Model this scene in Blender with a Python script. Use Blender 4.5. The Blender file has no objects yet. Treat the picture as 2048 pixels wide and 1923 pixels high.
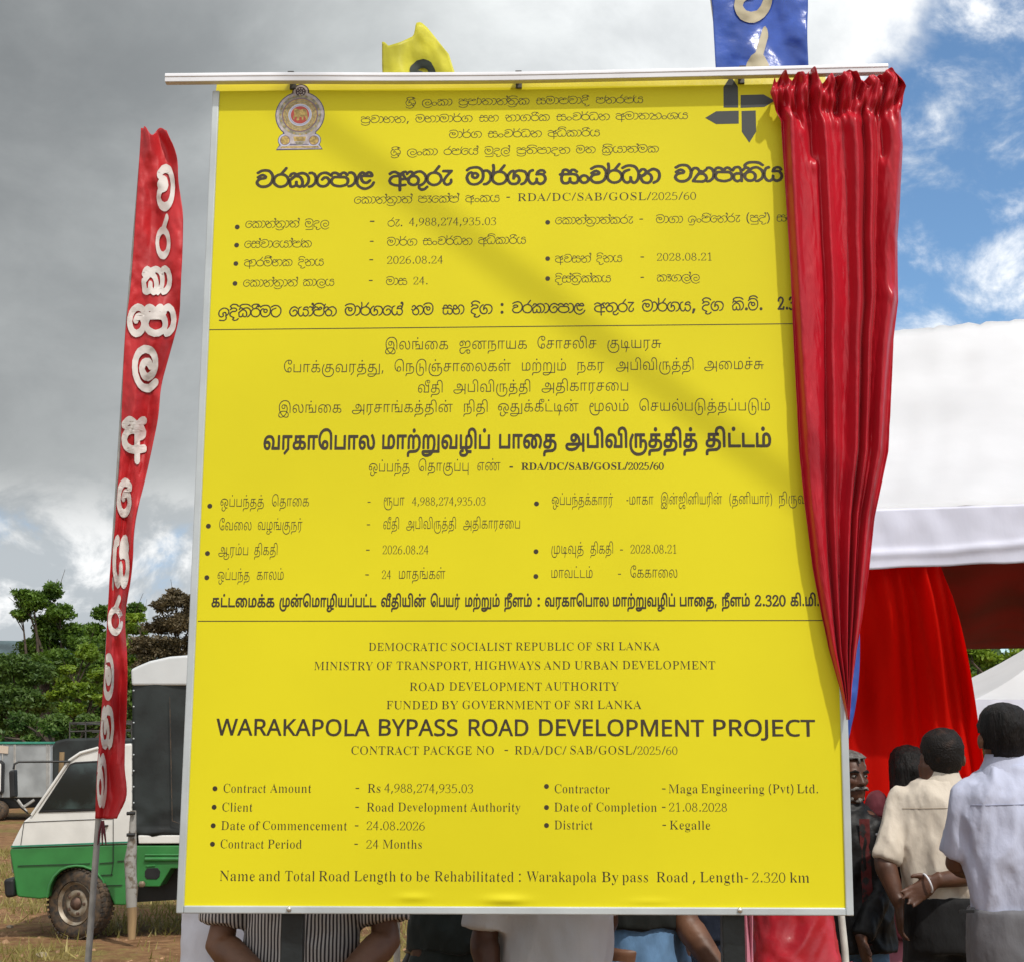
import bpy, bmesh, math, random
import numpy as np
from mathutils import Vector, Matrix, noise
from mathutils.geometry import tessellate_polygon
R = math.radians
scn = bpy.context.scene
COL = scn.collection
random.seed(7); rng = np.random.default_rng(7)

# ------------------------------------------------------------ camera
F, PITCH, ROLL = 3053.14, 0.1699, 0.00348          # focal length in photo pixels (2048 wide)
EYE = Vector((0, 0, 1.6))
_f = Vector((0, math.cos(PITCH), math.sin(PITCH))); _u = Vector((0, -math.sin(PITCH), math.cos(PITCH))); _x = Vector((1, 0, 0))
CR = _x*math.cos(ROLL)+_u*math.sin(ROLL); CU = -_x*math.sin(ROLL)+_u*math.cos(ROLL)
cam = bpy.data.objects.new('camera', bpy.data.cameras.new('camera')); COL.objects.link(cam)
cam.data.sensor_width = 36; cam.data.lens = 36*F/2048; cam.data.clip_end = 3000; cam.data.clip_start = .05
cam.matrix_world = Matrix(((CR.x, CU.x, -_f.x, EYE.x), (CR.y, CU.y, -_f.y, EYE.y), (CR.z, CU.z, -_f.z, EYE.z), (0, 0, 0, 1)))
scn.camera = cam

# ------------------------------------------------------------ light and sky
SUN = Vector((0.62, -1.0, 1.62)).normalized()     # towards the sun
sun = bpy.data.objects.new('sun', bpy.data.lights.new('sun', 'SUN')); COL.objects.link(sun)
sun.data.energy = 2.5; sun.data.angle = R(1.2); sun.data.color = (1, .95, .87)
sun.rotation_euler = SUN.to_track_quat('Z', 'Y').to_euler()
sun.location = SUN*50
scn.view_settings.view_transform = 'Standard'; scn.view_settings.look = 'None'
scn.view_settings.exposure = 0.18; scn.view_settings.gamma = 1
scn.view_settings.use_curve_mapping = False

def N(nt, typ, **kw):
    n = nt.nodes.new(typ)
    for k, v in kw.items():
        if k.startswith('i_'):
            n.inputs[k[2:].replace('_', ' ')].default_value = v
        else: setattr(n, k, v)
    return n
def mth(nt, op, a, b=None, c=None, clamp=False):
    n = nt.nodes.new('ShaderNodeMath'); n.operation = op; n.use_clamp = clamp
    for i, v in enumerate((a, b, c)):
        if v is None: continue
        if isinstance(v, (int, float)): n.inputs[i].default_value = v
        else: nt.links.new(v, n.inputs[i])
    return n.outputs[0]
def sstep(nt, v, a, b):
    n = nt.nodes.new('ShaderNodeMapRange'); n.interpolation_type = 'SMOOTHSTEP'
    nt.links.new(v, n.inputs['Value']); n.inputs['From Min'].default_value = a; n.inputs['From Max'].default_value = b
    return n.outputs[0]
def mixc(nt, f, a, b):
    n = nt.nodes.new('ShaderNodeMix'); n.data_type = 'RGBA'
    for s, v in ((n.inputs[0], f), (n.inputs[6], a), (n.inputs[7], b)):
        if isinstance(v, (int, float)): s.default_value = v
        elif isinstance(v, tuple): s.default_value = (*v, 1) if len(v) == 3 else v
        else: nt.links.new(v, s)
    return n.outputs[2]

world = bpy.data.worlds.new('World'); scn.world = world; world.use_nodes = True
wt = world.node_tree; wt.nodes.clear()
sky = N(wt, 'ShaderNodeTexSky', sky_type='NISHITA', sun_disc=False, sun_elevation=math.asin(SUN.z), sun_rotation=math.atan2(SUN.x, SUN.y), air_density=1.0, dust_density=.4, ozone_density=2.5)
tc = N(wt, 'ShaderNodeTexCoord')
sep = N(wt, 'ShaderNodeSeparateXYZ'); wt.links.new(tc.outputs['Generated'], sep.inputs[0])
X, Y, Z = sep.outputs
def wnoise(scale, detail, rough, off, zs=1.7, dist=0.0):
    mp = N(wt, 'ShaderNodeMapping'); mp.inputs['Scale'].default_value = (1, 1, zs); mp.inputs['Location'].default_value = off
    wt.links.new(tc.outputs['Generated'], mp.inputs[0])
    n = N(wt, 'ShaderNodeTexNoise'); n.inputs['Scale'].default_value = scale; n.inputs['Detail'].default_value = detail; n.inputs['Roughness'].default_value = rough; n.inputs['Distortion'].default_value = dist
    wt.links.new(mp.outputs[0], n.inputs['Vector']); return n.outputs['Fac']
az = mth(wt, 'ARCTAN2', X, Y)                      # bearing, right of the view positive
nA = wnoise(2.2, 4, .5, (.3, .1, .55), 2.2)
nB = wnoise(7, 9, .58, (.2, 4.1, .3), 1.5, .35)
nC = wnoise(15, 10, .62, (.7, 1.3, .3), 1.3, .3)
azn = mth(wt, 'ADD', az, mth(wt, 'MULTIPLY', mth(wt, 'SUBTRACT', nB, .5), .22))
# grey overcast deck: dark on the left, brightening towards the middle
dk = N(wt, 'ShaderNodeValToRGB'); wt.links.new(sstep(wt, az, -.36, .17), dk.inputs[0])
e = dk.color_ramp.elements; e[0].position = 0; e[0].color = (2.9, 3.06, 3.12, 1); e[1].position = 1; e[1].color = (8.2, 8.45, 8.55, 1)
q = e.new(.5); q.color = (5.0, 5.25, 5.3, 1)
deck = mixc(wt, sstep(wt, mth(wt, 'ADD', mth(wt, 'MULTIPLY', nA, .62), mth(wt, 'ADD', mth(wt, 'MULTIPLY', nB, .38), mth(wt, 'MULTIPLY', nC, .16))), .40, .78), (.72, .73, .745), (1.36, 1.355, 1.34))
mul = N(wt, 'ShaderNodeMix', data_type='RGBA', blend_type='MULTIPLY'); mul.inputs[0].default_value = 1
wt.links.new(dk.outputs[0], mul.inputs[6]); wt.links.new(deck, mul.inputs[7]); deckc = mul.outputs[2]
# blue sky with white cumulus
skyb = N(wt, 'ShaderNodeMix', data_type='RGBA', blend_type='MULTIPLY'); skyb.inputs[0].default_value = 1
wt.links.new(sky.outputs[0], skyb.inputs[6]); skyb.inputs[7].default_value = (1.06, 1.26, 1.34, 1)
cum = sstep(wt, mth(wt, 'ADD', mth(wt, 'MULTIPLY', nC, .62), mth(wt, 'MULTIPLY', nB, .5)), .50, .70)
cumc = mixc(wt, sstep(wt, nC, .40, .62), (6.2, 6.9, 7.6), (10.5, 10.6, 10.6))
blue = mixc(wt, cum, skyb.outputs[2], cumc)
azn = mth(wt, 'SUBTRACT', azn, mth(wt, 'MULTIPLY', mth(wt, 'MAXIMUM', mth(wt, 'SUBTRACT', Z, .375), 0), 1.7))
right = sstep(wt, azn, .150, .205)
white = mth(wt, 'MULTIPLY', sstep(wt, azn, .10, .155), mth(wt, 'SUBTRACT', 1.0, right))
base = mixc(wt, white, deckc, (9.8, 9.9, 9.9))
c1 = mixc(wt, right, base, blue)
# broken cumulus low on the left, and a pale band over the horizon
low = mth(wt, 'MULTIPLY', sstep(wt, Z, .175, .11), sstep(wt, az, .1, -.1))
lowc = mixc(wt, sstep(wt, mth(wt, 'ADD', nC, mth(wt, 'MULTIPLY', nB, .4)), .68, .86), mixc(wt, sstep(wt, nB, .38, .5), (3.6, 5.3, 7.4), (4.6, 5.0, 5.3)), (9.4, 9.5, 9.5))
c2 = mixc(wt, low, c1, lowc)
# bright cloud added to the unseen sky behind the camera, as fill light
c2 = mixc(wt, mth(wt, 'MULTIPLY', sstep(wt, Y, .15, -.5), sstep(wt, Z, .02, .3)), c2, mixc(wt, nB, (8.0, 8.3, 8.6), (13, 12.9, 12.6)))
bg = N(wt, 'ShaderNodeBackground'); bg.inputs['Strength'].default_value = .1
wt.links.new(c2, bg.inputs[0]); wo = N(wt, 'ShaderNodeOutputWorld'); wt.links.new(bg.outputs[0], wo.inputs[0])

# ------------------------------------------------------------ helpers
def ray(px, py):
    return _f + CR*((px-1024)/F) - CU*((py-961.5)/F)
def at(px, py, Y):                                   # the point seen at photo pixel (px, py), Y metres ahead
    d = ray(px, py); return EYE + d*(Y/d.y)
def tag(o, label=None, cat=None, group=None, kind=None):
    if label: o['label'] = label
    if cat: o['category'] = cat
    if group: o['group'] = group
    if kind: o['kind'] = kind
    return o
def thing(name, label, cat, loc=(0, 0, 0), group=None):
    o = bpy.data.objects.new(name, None); COL.objects.link(o); o.location = loc; o.empty_display_size = .1
    return tag(o, label, cat, group)
def wloc(o):
    v = Vector(o.location)
    while o.parent: o = o.parent; v += Vector(o.location)
    return v
def mesh(name, verts, faces, mat, parent=None, smooth=False, loc=None, mats=None, midx=None):
    """verts in world coordinates"""
    me = bpy.data.meshes.new(name)
    off = wloc(parent) if parent else Vector(loc or (0, 0, 0))
    va = np.asarray([tuple(v) for v in verts], dtype=float).reshape(-1, 3) - np.array(off)
    me.from_pydata(va.tolist(), [], [tuple(int(i) for i in f) for f in faces])
    for m in (mats or [mat]): me.materials.append(m)
    if midx is not None: me.polygons.foreach_set('material_index', np.array(midx, dtype=np.int32))
    if smooth: me.polygons.foreach_set('use_smooth', np.ones(len(me.polygons), dtype=bool))
    me.update()
    o = bpy.data.objects.new(name, me); COL.objects.link(o)
    if parent: o.parent = parent
    else: o.location = off
    return o
class G:                                             # geometry collector
    def __init__(s): s.v = []; s.f = []; s.m = []
    def add(s, v, f, m=0):
        k = len(s.v); s.v += [Vector(p) for p in v]; s.f += [tuple(i+k for i in q) for q in f]; s.m += [m]*len(f); return s
    def box(s, c, sx, sy, sz, ax=None, m=0):
        ax = ax or (Vector((1, 0, 0)), Vector((0, 1, 0)), Vector((0, 0, 1))); c = Vector(c)
        v = [c+ax[0]*(i*sx/2)+ax[1]*(j*sy/2)+ax[2]*(k*sz/2) for i in (-1, 1) for j in (-1, 1) for k in (-1, 1)]
        return s.add(v, [(0, 1, 3, 2), (4, 6, 7, 5), (0, 4, 5, 1), (2, 3, 7, 6), (0, 2, 6, 4), (1, 5, 7, 3)], m)
    def tube(s, pts, rad, n=10, cap=True, m=0, flat=1.0):
        pts = [Vector(p) for p in pts]; rad = rad if hasattr(rad, '__len__') else [rad]*len(pts)
        prev = None; rings = []
        for i, p in enumerate(pts):
            d = (pts[min(i+1, len(pts)-1)]-pts[max(i-1, 0)]).normalized()
            a = prev if prev else (Vector((0, 0, 1)) if abs(d.z) < .9 else Vector((1, 0, 0)))
            x = (a-d*a.dot(d)).normalized(); prev = x; y = d.cross(x)
            rings.append([p+(x*math.cos(2*math.pi*k/n)+y*math.sin(2*math.pi*k/n)*flat)*rad[i] for k in range(n)])
        v = [q for r in rings for q in r]; f = []
        for i in range(len(pts)-1):
            for k in range(n):
                f.append((i*n+k, i*n+(k+1) % n, (i+1)*n+(k+1) % n, (i+1)*n+k))
        if cap: f.append(tuple(range(n-1, -1, -1))); f.append(tuple((len(pts)-1)*n+k for k in range(n)))
        return s.add(v, f, m)
    def loft(s, rings, m=0, cap=True):               # rings: equal-length closed loops
        n = len(rings[0]); v = [q for r in rings for q in r]; f = []
        for i in range(len(rings)-1):
            for k in range(n): f.append((i*n+k, i*n+(k+1) % n, (i+1)*n+(k+1) % n, (i+1)*n+k))
        if cap: f.append(tuple(range(n-1, -1, -1))); f.append(tuple((len(rings)-1)*n+k for k in range(n)))
        return s.add(v, f, m)
    def ball(s, c, rx, ry=None, rz=None, n=14, m=0, rot=None):
        ry = ry or rx; rz = rz or rx; c = Vector(c); rings = []
        for i in range(1, n//2):
            a = math.pi*i/(n//2); L = []
            for k in range(n):
                p = Vector((rx*math.sin(a)*math.cos(2*math.pi*k/n), ry*math.sin(a)*math.sin(2*math.pi*k/n), -rz*math.cos(a)))
                L.append(c+(rot @ p if rot else p))
            rings.append(L)
        return s.loft(rings, m)
    def prism(s, poly, d, m=0):                      # planar polygon pushed by vector d
        n = len(poly); d = Vector(d); v = [Vector(p) for p in poly]+[Vector(p)+d for p in poly]
        return s.add(v, [tuple(range(n)), tuple(range(2*n-1, n-1, -1))]+[(i, i+n, (i+1) % n+n, (i+1) % n) for i in range(n)], m)
    def disc(s, c, ax, ay, r, n=28, m=0, r0=0):
        c = Vector(c)
        ring = lambda q: [c+ax*(q*math.cos(2*math.pi*k/n))+ay*(q*math.sin(2*math.pi*k/n)) for k in range(n)]
        if r0 <= 0: return s.add(ring(r), [tuple(range(n))], m)
        return s.add(ring(r0)+ring(r), [(k, n+k, n+(k+1) % n, (k+1) % n) for k in range(n)], m)
    def build(s, name, mat, parent=None, smooth=False, bevel=0, seg=2, loc=None, angle=40):
        mats = mat if isinstance(mat, list) else None
        o = mesh(name, s.v, s.f, mat, parent, False, loc, mats, s.m if mats else None)
        bm = bmesh.new(); bm.from_mesh(o.data); bmesh.ops.recalc_face_normals(bm, faces=bm.faces)
        if bevel:
            es = [e for e in bm.edges if len(e.link_faces) == 2 and e.calc_face_angle(0) > R(30)]
            bmesh.ops.bevel(bm, geom=es, offset=bevel, segments=seg, affect='EDGES', profile=.5, clamp_overlap=True)
        if smooth:
            for f in bm.faces: f.smooth = True
            for e in bm.edges:
                if len(e.link_faces) == 2 and e.calc_face_angle(0) > R(angle): e.smooth = False
        bm.to_mesh(o.data); bm.free(); return o
def catmull(P, n=6):
    P = [np.array(p, float) for p in P]; E = [2*P[0]-P[1]]+P+[2*P[-1]-P[-2]]; o = []
    for i in range(1, len(E)-2):
        a, b, c, d = E[i-1:i+3]
        for k in range(n):
            t = k/n; o.append(.5*(2*b+(c-a)*t+(2*a-5*b+4*c-d)*t*t+(3*b-a-3*c+d)*t**3))
    o.append(P[-1]); return o

# ------------------------------------------------------------ materials
def pbr(name, col, rough=.6, metal=0, var=.12, vscale=6, bump=0, bscale=40, spec=.5, sheen=0, trans=0, stretch=(1, 1, 1), col2=None, coat=0, alpha=1, thr=None, aniso=0):
    m = bpy.data.materials.new(name); m.use_nodes = True; nt = m.node_tree
    b = nt.nodes['Principled BSDF']; L = nt.links
    b.inputs['Roughness'].default_value = rough; b.inputs['Metallic'].default_value = metal
    b.inputs['Specular IOR Level'].default_value = spec; b.inputs['Sheen Weight'].default_value = sheen
    b.inputs['Coat Weight'].default_value = coat; b.inputs['Alpha'].default_value = alpha
    if aniso: b.inputs['Anisotropic'].default_value = aniso
    t = N(nt, 'ShaderNodeTexCoord'); mp = N(nt, 'ShaderNodeMapping'); mp.inputs['Scale'].default_value = stretch
    L.new(t.outputs['Object'], mp.inputs[0])
    n = N(nt, 'ShaderNodeTexNoise'); n.inputs['Scale'].default_value = vscale; n.inputs['Detail'].default_value = 6; L.new(mp.outputs[0], n.inputs['Vector'])
    c2 = col2 or tuple(max(0, c*(1-var*2)) for c in col); c1 = col if col2 else tuple(min(1, c*(1+var)) for c in col)
    f = sstep(nt, n.outputs['Fac'], *(thr or (.3, .7)))
    L.new(mixc(nt, f, c2, c1), b.inputs['Base Color'])
    rr = N(nt, 'ShaderNodeMapRange'); L.new(n.outputs['Fac'], rr.inputs['Value']); rr.inputs['To Min'].default_value = max(.02, rough*.82); rr.inputs['To Max'].default_value = min(1, rough*1.18)
    L.new(rr.outputs[0], b.inputs['Roughness'])
    if bump:
        n2 = N(nt, 'ShaderNodeTexNoise'); n2.inputs['Scale'].default_value = bscale; n2.inputs['Detail'].default_value = 5; L.new(mp.outputs[0], n2.inputs['Vector'])
        bp = N(nt, 'ShaderNodeBump'); bp.inputs['Strength'].default_value = 1; bp.inputs['Distance'].default_value = bump; L.new(n2.outputs['Fac'], bp.inputs['Height']); L.new(bp.outputs[0], b.inputs['Normal'])
    if trans:
        tr = N(nt, 'ShaderNodeBsdfTranslucent'); tr.inputs[0].default_value = (*[min(1, c*1.3) for c in col], 1)
        mx = N(nt, 'ShaderNodeMixShader'); mx.inputs[0].default_value = trans
        L.new(b.outputs[0], mx.inputs[1]); L.new(tr.outputs[0], mx.inputs[2]); L.new(mx.outputs[0], nt.nodes['Material Output'].inputs[0])
    return m
MY = pbr('yellow_vinyl', (.70, .622, .011), .5, var=.03, vscale=1.1, bump=.0012, bscale=2.2, spec=.22)
MYF = pbr('yellow_vinyl_fold', (.72, .60, .012), .35, var=.05, vscale=3, bump=.004, bscale=7, trans=.25)
MINK = pbr('dark_print', (.040, .027, .010), .5, var=.1)
MLOGO = pbr('charcoal_print', (.042, .047, .047), .5, var=.1)
MALU = pbr('grey_aluminium', (.50, .54, .56), .45, metal=.25, var=.07, vscale=5, bump=.0004)
MRAIL = pbr('white_rail', (.74, .74, .78), .32, var=.05, vscale=4)
MBLK = pbr('black_steel', (.012, .016, .018), .42, var=.3, vscale=9, bump=.001)
MDRK = pbr('dark_bracket', (.06, .055, .05), .5)
MRED = pbr('red_satin', (.44, .004, .016), .33, var=.08, vscale=9, bump=.0014, bscale=45, spec=.34, sheen=.05, stretch=(1, 1, .35))
MREDF = pbr('red_flag_satin', (.60, .010, .016), .5, var=.1, vscale=7, bump=.003, bscale=22, spec=.6, sheen=.1, trans=.22)
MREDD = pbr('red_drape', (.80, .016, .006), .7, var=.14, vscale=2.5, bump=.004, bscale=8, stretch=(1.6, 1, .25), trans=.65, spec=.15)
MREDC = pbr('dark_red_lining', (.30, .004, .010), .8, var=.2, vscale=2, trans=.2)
MYELF = pbr('yellow_flag_satin', (.74, .70, .06), .5, var=.12, vscale=8, bump=.003, bscale=20, trans=.35)
MBLUF = pbr('blue_flag_satin', (.07, .17, .62), .3, var=.15, vscale=6, bump=.006, bscale=14, spec=.8, trans=.4)
MWLET = pbr('cream_flag_lettering', (.70, .65, .62), .95, var=.05, spec=.1)
MGLET = pbr('gold_flag_lettering', (.46, .40, .27), .6, var=.08)
MKLET = pbr('black_flag_lettering', (.02, .03, .02), .6)
MPOLE = pbr('grey_pole', (.36, .35, .33), .5, var=.12, vscale=20, metal=.2)
MWPOLE = pbr('white_pole', (.62, .60, .55), .5, var=.1, vscale=14)
MWHITE = pbr('white_paint', (.70, .69, .66), .32, var=.05, vscale=5, coat=.3)
MGREEN = pbr('green_paint', (.030, .19, .045), .32, var=.10, vscale=5, coat=.3)
MDGREEN = pbr('green_stripe', (.02, .20, .12), .35)
MRUB = pbr('tyre_rubber', (.035, .031, .028), .8, var=.35, vscale=25, bump=.004, bscale=40, col2=(.11, .07, .04))
MRIM = pbr('dirty_rim', (.34, .30, .24), .5, metal=.35, var=.25, vscale=14, col2=(.17, .11, .06))
MGLASS = pbr('dark_glass', (.045, .075, .075), .06, var=.3, vscale=2.2, spec=.7, col2=(.006, .012, .014), thr=(.42, .58))
MCANV = pbr('black_canvas', (.014, .019, .019), .62, var=.3, vscale=4, bump=.006, bscale=6)
MTROOF = pbr('pale_canopy_roof', (.60, .62, .63), .5, var=.05, vscale=2)
MPLAS = pbr('black_plastic', (.012, .012, .013), .45, var=.3)
MGREY = pbr('grey_box_panel', (.36, .38, .39), .45, var=.14, vscale=2, metal=.2)
MTEAL = pbr('teal_trim', (.03, .22, .15), .5)
MWOOD = pbr('weathered_wood', (.30, .20, .10), .8, var=.25, vscale=9, bump=.004, bscale=18, stretch=(1, 1, .15))
MPWOOD = pbr('flaking_white_wood', (.30, .29, .27), .7, var=.2, vscale=16, col2=(.13, .10, .07), thr=(.36, .50), bump=.003, bscale=24)
MBAM = pbr('bamboo', (.34, .27, .13), .55, var=.2, vscale=5, bump=.003)
MTENT = pbr('white_tent_fabric', (.80, .81, .84), .55, var=.04, vscale=1.5, bump=.012, bscale=2.2, trans=.4)
MVAL = pbr('white_valance_fabric', (.73, .74, .88), .55, var=.05, vscale=2, bump=.010, bscale=4, stretch=(1, 1, .5), trans=.12)
MSKIN = pbr('brown_skin', (.155, .070, .036), .5, var=.14, vscale=12, bump=.0012, bscale=60, spec=.45)
MSKIND = pbr('dark_brown_skin', (.095, .040, .022), .48, var=.14, vscale=12, bump=.0012, bscale=60, spec=.45)
MSKINL = pbr('weathered_brown_skin', (.21, .10, .058), .65, var=.22, vscale=14, bump=.003, bscale=70, spec=.25)
MHAIR = pbr('black_hair', (.008, .006, .0055), .62, var=.4, vscale=40, bump=.008, bscale=130, stretch=(1, 1, .25), spec=.25)
MHAIRT = pbr('thin_dark_hair', (.010, .0075, .0065), .6, var=.3, vscale=22, bump=.006, bscale=150, col2=(.030, .017, .012), thr=(.30, .48), spec=.25)
MHAIRG = pbr('grey_hair', (.17, .16, .15), .6, var=.35, vscale=50, bump=.005, bscale=120, col2=(.05, .045, .04))
MBEARD = pbr('grey_beard', (.22, .205, .19), .85, var=.4, vscale=60, bump=.006, bscale=140)
MEYE = pbr('eye', (.30, .27, .24), .25); MIRIS = pbr('iris', (.01, .007, .005), .2)
def cloth(name, col, **k):
    d = dict(rough=.75, var=.07, vscale=5, bump=.010, bscale=13, stretch=(1, 1, .55), spec=.25, sheen=.1); d.update(k); return pbr(name, col, **d)
MCREAM = cloth('cream_cotton', (.62, .55, .46)); MBLUE = cloth('pale_blue_cotton', (.50, .53, .68)); MWSH = cloth('pale_grey_cotton', (.56, .56, .58))
MWDR = cloth('white_cotton', (.66, .67, .76)); MTRB = cloth('black_trouser_cloth', (.010, .010, .011)); MTRG = cloth('grey_trouser_cloth', (.15, .15, .165))
MTRN = cloth('dark_green_cloth', (.016, .022, .020)); MJEAN = cloth('blue_denim', (.14, .27, .46), var=.3, vscale=7); MTEE = cloth('black_jersey', (.010, .012, .010))
MLEATH = pbr('black_leather', (.011, .011, .011), .55, var=.3, vscale=8, bump=.008, bscale=12, spec=.3)
MRPR = pbr('dark_red_print_cloth', (.10, .008, .008), .7, var=.2, vscale=22, col2=(.014, .012, .012), thr=(.42, .52), bump=.004)
MPINK = cloth('pink_satin', (.60, .22, .30), rough=.4); MCOR = pbr('coral_red_satin', (.46, .010, .022), .33, var=.1, vscale=6, bump=.006, bscale=9, spec=.6)
MNAVY = cloth('navy_cloth', (.012, .018, .035)); MMAR = cloth('maroon_cloth', (.12, .02, .03))
# narrow woven stripes (vertical) of the shirt
MSTR = bpy.data.materials.new('striped_cotton'); MSTR.use_nodes = True; nt = MSTR.node_tree; b = nt.nodes['Principled BSDF']; b.inputs['Roughness'].default_value = .8
t = N(nt, 'ShaderNodeTexCoord'); nz = N(nt, 'ShaderNodeTexNoise'); nz.inputs['Scale'].default_value = 5; nt.links.new(t.outputs['Object'], nz.inputs['Vector'])
sp = N(nt, 'ShaderNodeSeparateXYZ'); nt.links.new(t.outputs['Object'], sp.inputs[0])
xx = mth(nt, 'ADD', sp.outputs[0], mth(nt, 'MULTIPLY', nz.outputs['Fac'], .018))
st = sstep(nt, mth(nt, 'SINE', mth(nt, 'MULTIPLY', xx, 2*math.pi/.0105)), -.25, .35)
nt.links.new(mixc(nt, st, (.035, .028, .032), (.50, .46, .44)), b.inputs['Base Color'])
n2 = N(nt, 'ShaderNodeTexNoise'); n2.inputs['Scale'].default_value = 10; nt.links.new(t.outputs['Object'], n2.inputs['Vector'])
bp = N(nt, 'ShaderNodeBump'); bp.inputs['Distance'].default_value = .008; nt.links.new(n2.outputs['Fac'], bp.inputs['Height']); nt.links.new(bp.outputs[0], b.inputs['Normal'])
def leafmat(name, a, bcol, trans=.35):
    m = bpy.data.materials.new(name); m.use_nodes = True; nt = m.node_tree; b = nt.nodes['Principled BSDF']; b.inputs['Roughness'].default_value = .55
    g = N(nt, 'ShaderNodeNewGeometry'); t = N(nt, 'ShaderNodeTexCoord')
    n = N(nt, 'ShaderNodeTexNoise'); n.inputs['Scale'].default_value = 1.1; n.inputs['Detail'].default_value = 4; nt.links.new(t.outputs['Object'], n.inputs['Vector'])
    f = mth(nt, 'ADD', mth(nt, 'MULTIPLY', g.outputs['Random Per Island'], .5), mth(nt, 'MULTIPLY', sstep(nt, n.outputs['Fac'], .35, .65), .5))
    c = mixc(nt, f, a, bcol); nt.links.new(c, b.inputs['Base Color'])
    tr = N(nt, 'ShaderNodeBsdfTranslucent'); nt.links.new(c, tr.inputs[0]); mx = N(nt, 'ShaderNodeMixShader'); mx.inputs[0].default_value = trans
    nt.links.new(b.outputs[0], mx.inputs[1]); nt.links.new(tr.outputs[0], mx.inputs[2]); nt.links.new(mx.outputs[0], nt.nodes['Material Output'].inputs[0]); return m
ML1 = leafmat('deep_green_leaves', (.035, .085, .012), (.15, .26, .024)); ML2 = leafmat('yellow_green_leaves', (.07, .15, .012), (.27, .38, .026))
ML3 = leafmat('brown_red_leaves', (.055, .045, .020), (.15, .11, .052), .25); ML4 = leafmat('dull_green_leaves', (.035, .08, .016), (.12, .20, .03))
MGRASS = leafmat('dry_grass', (.16, .16, .03), (.46, .37, .13), .3)
MBARK = pbr('bark', (.07, .05, .035), .9, var=.3, vscale=8, bump=.02, bscale=12)
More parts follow.
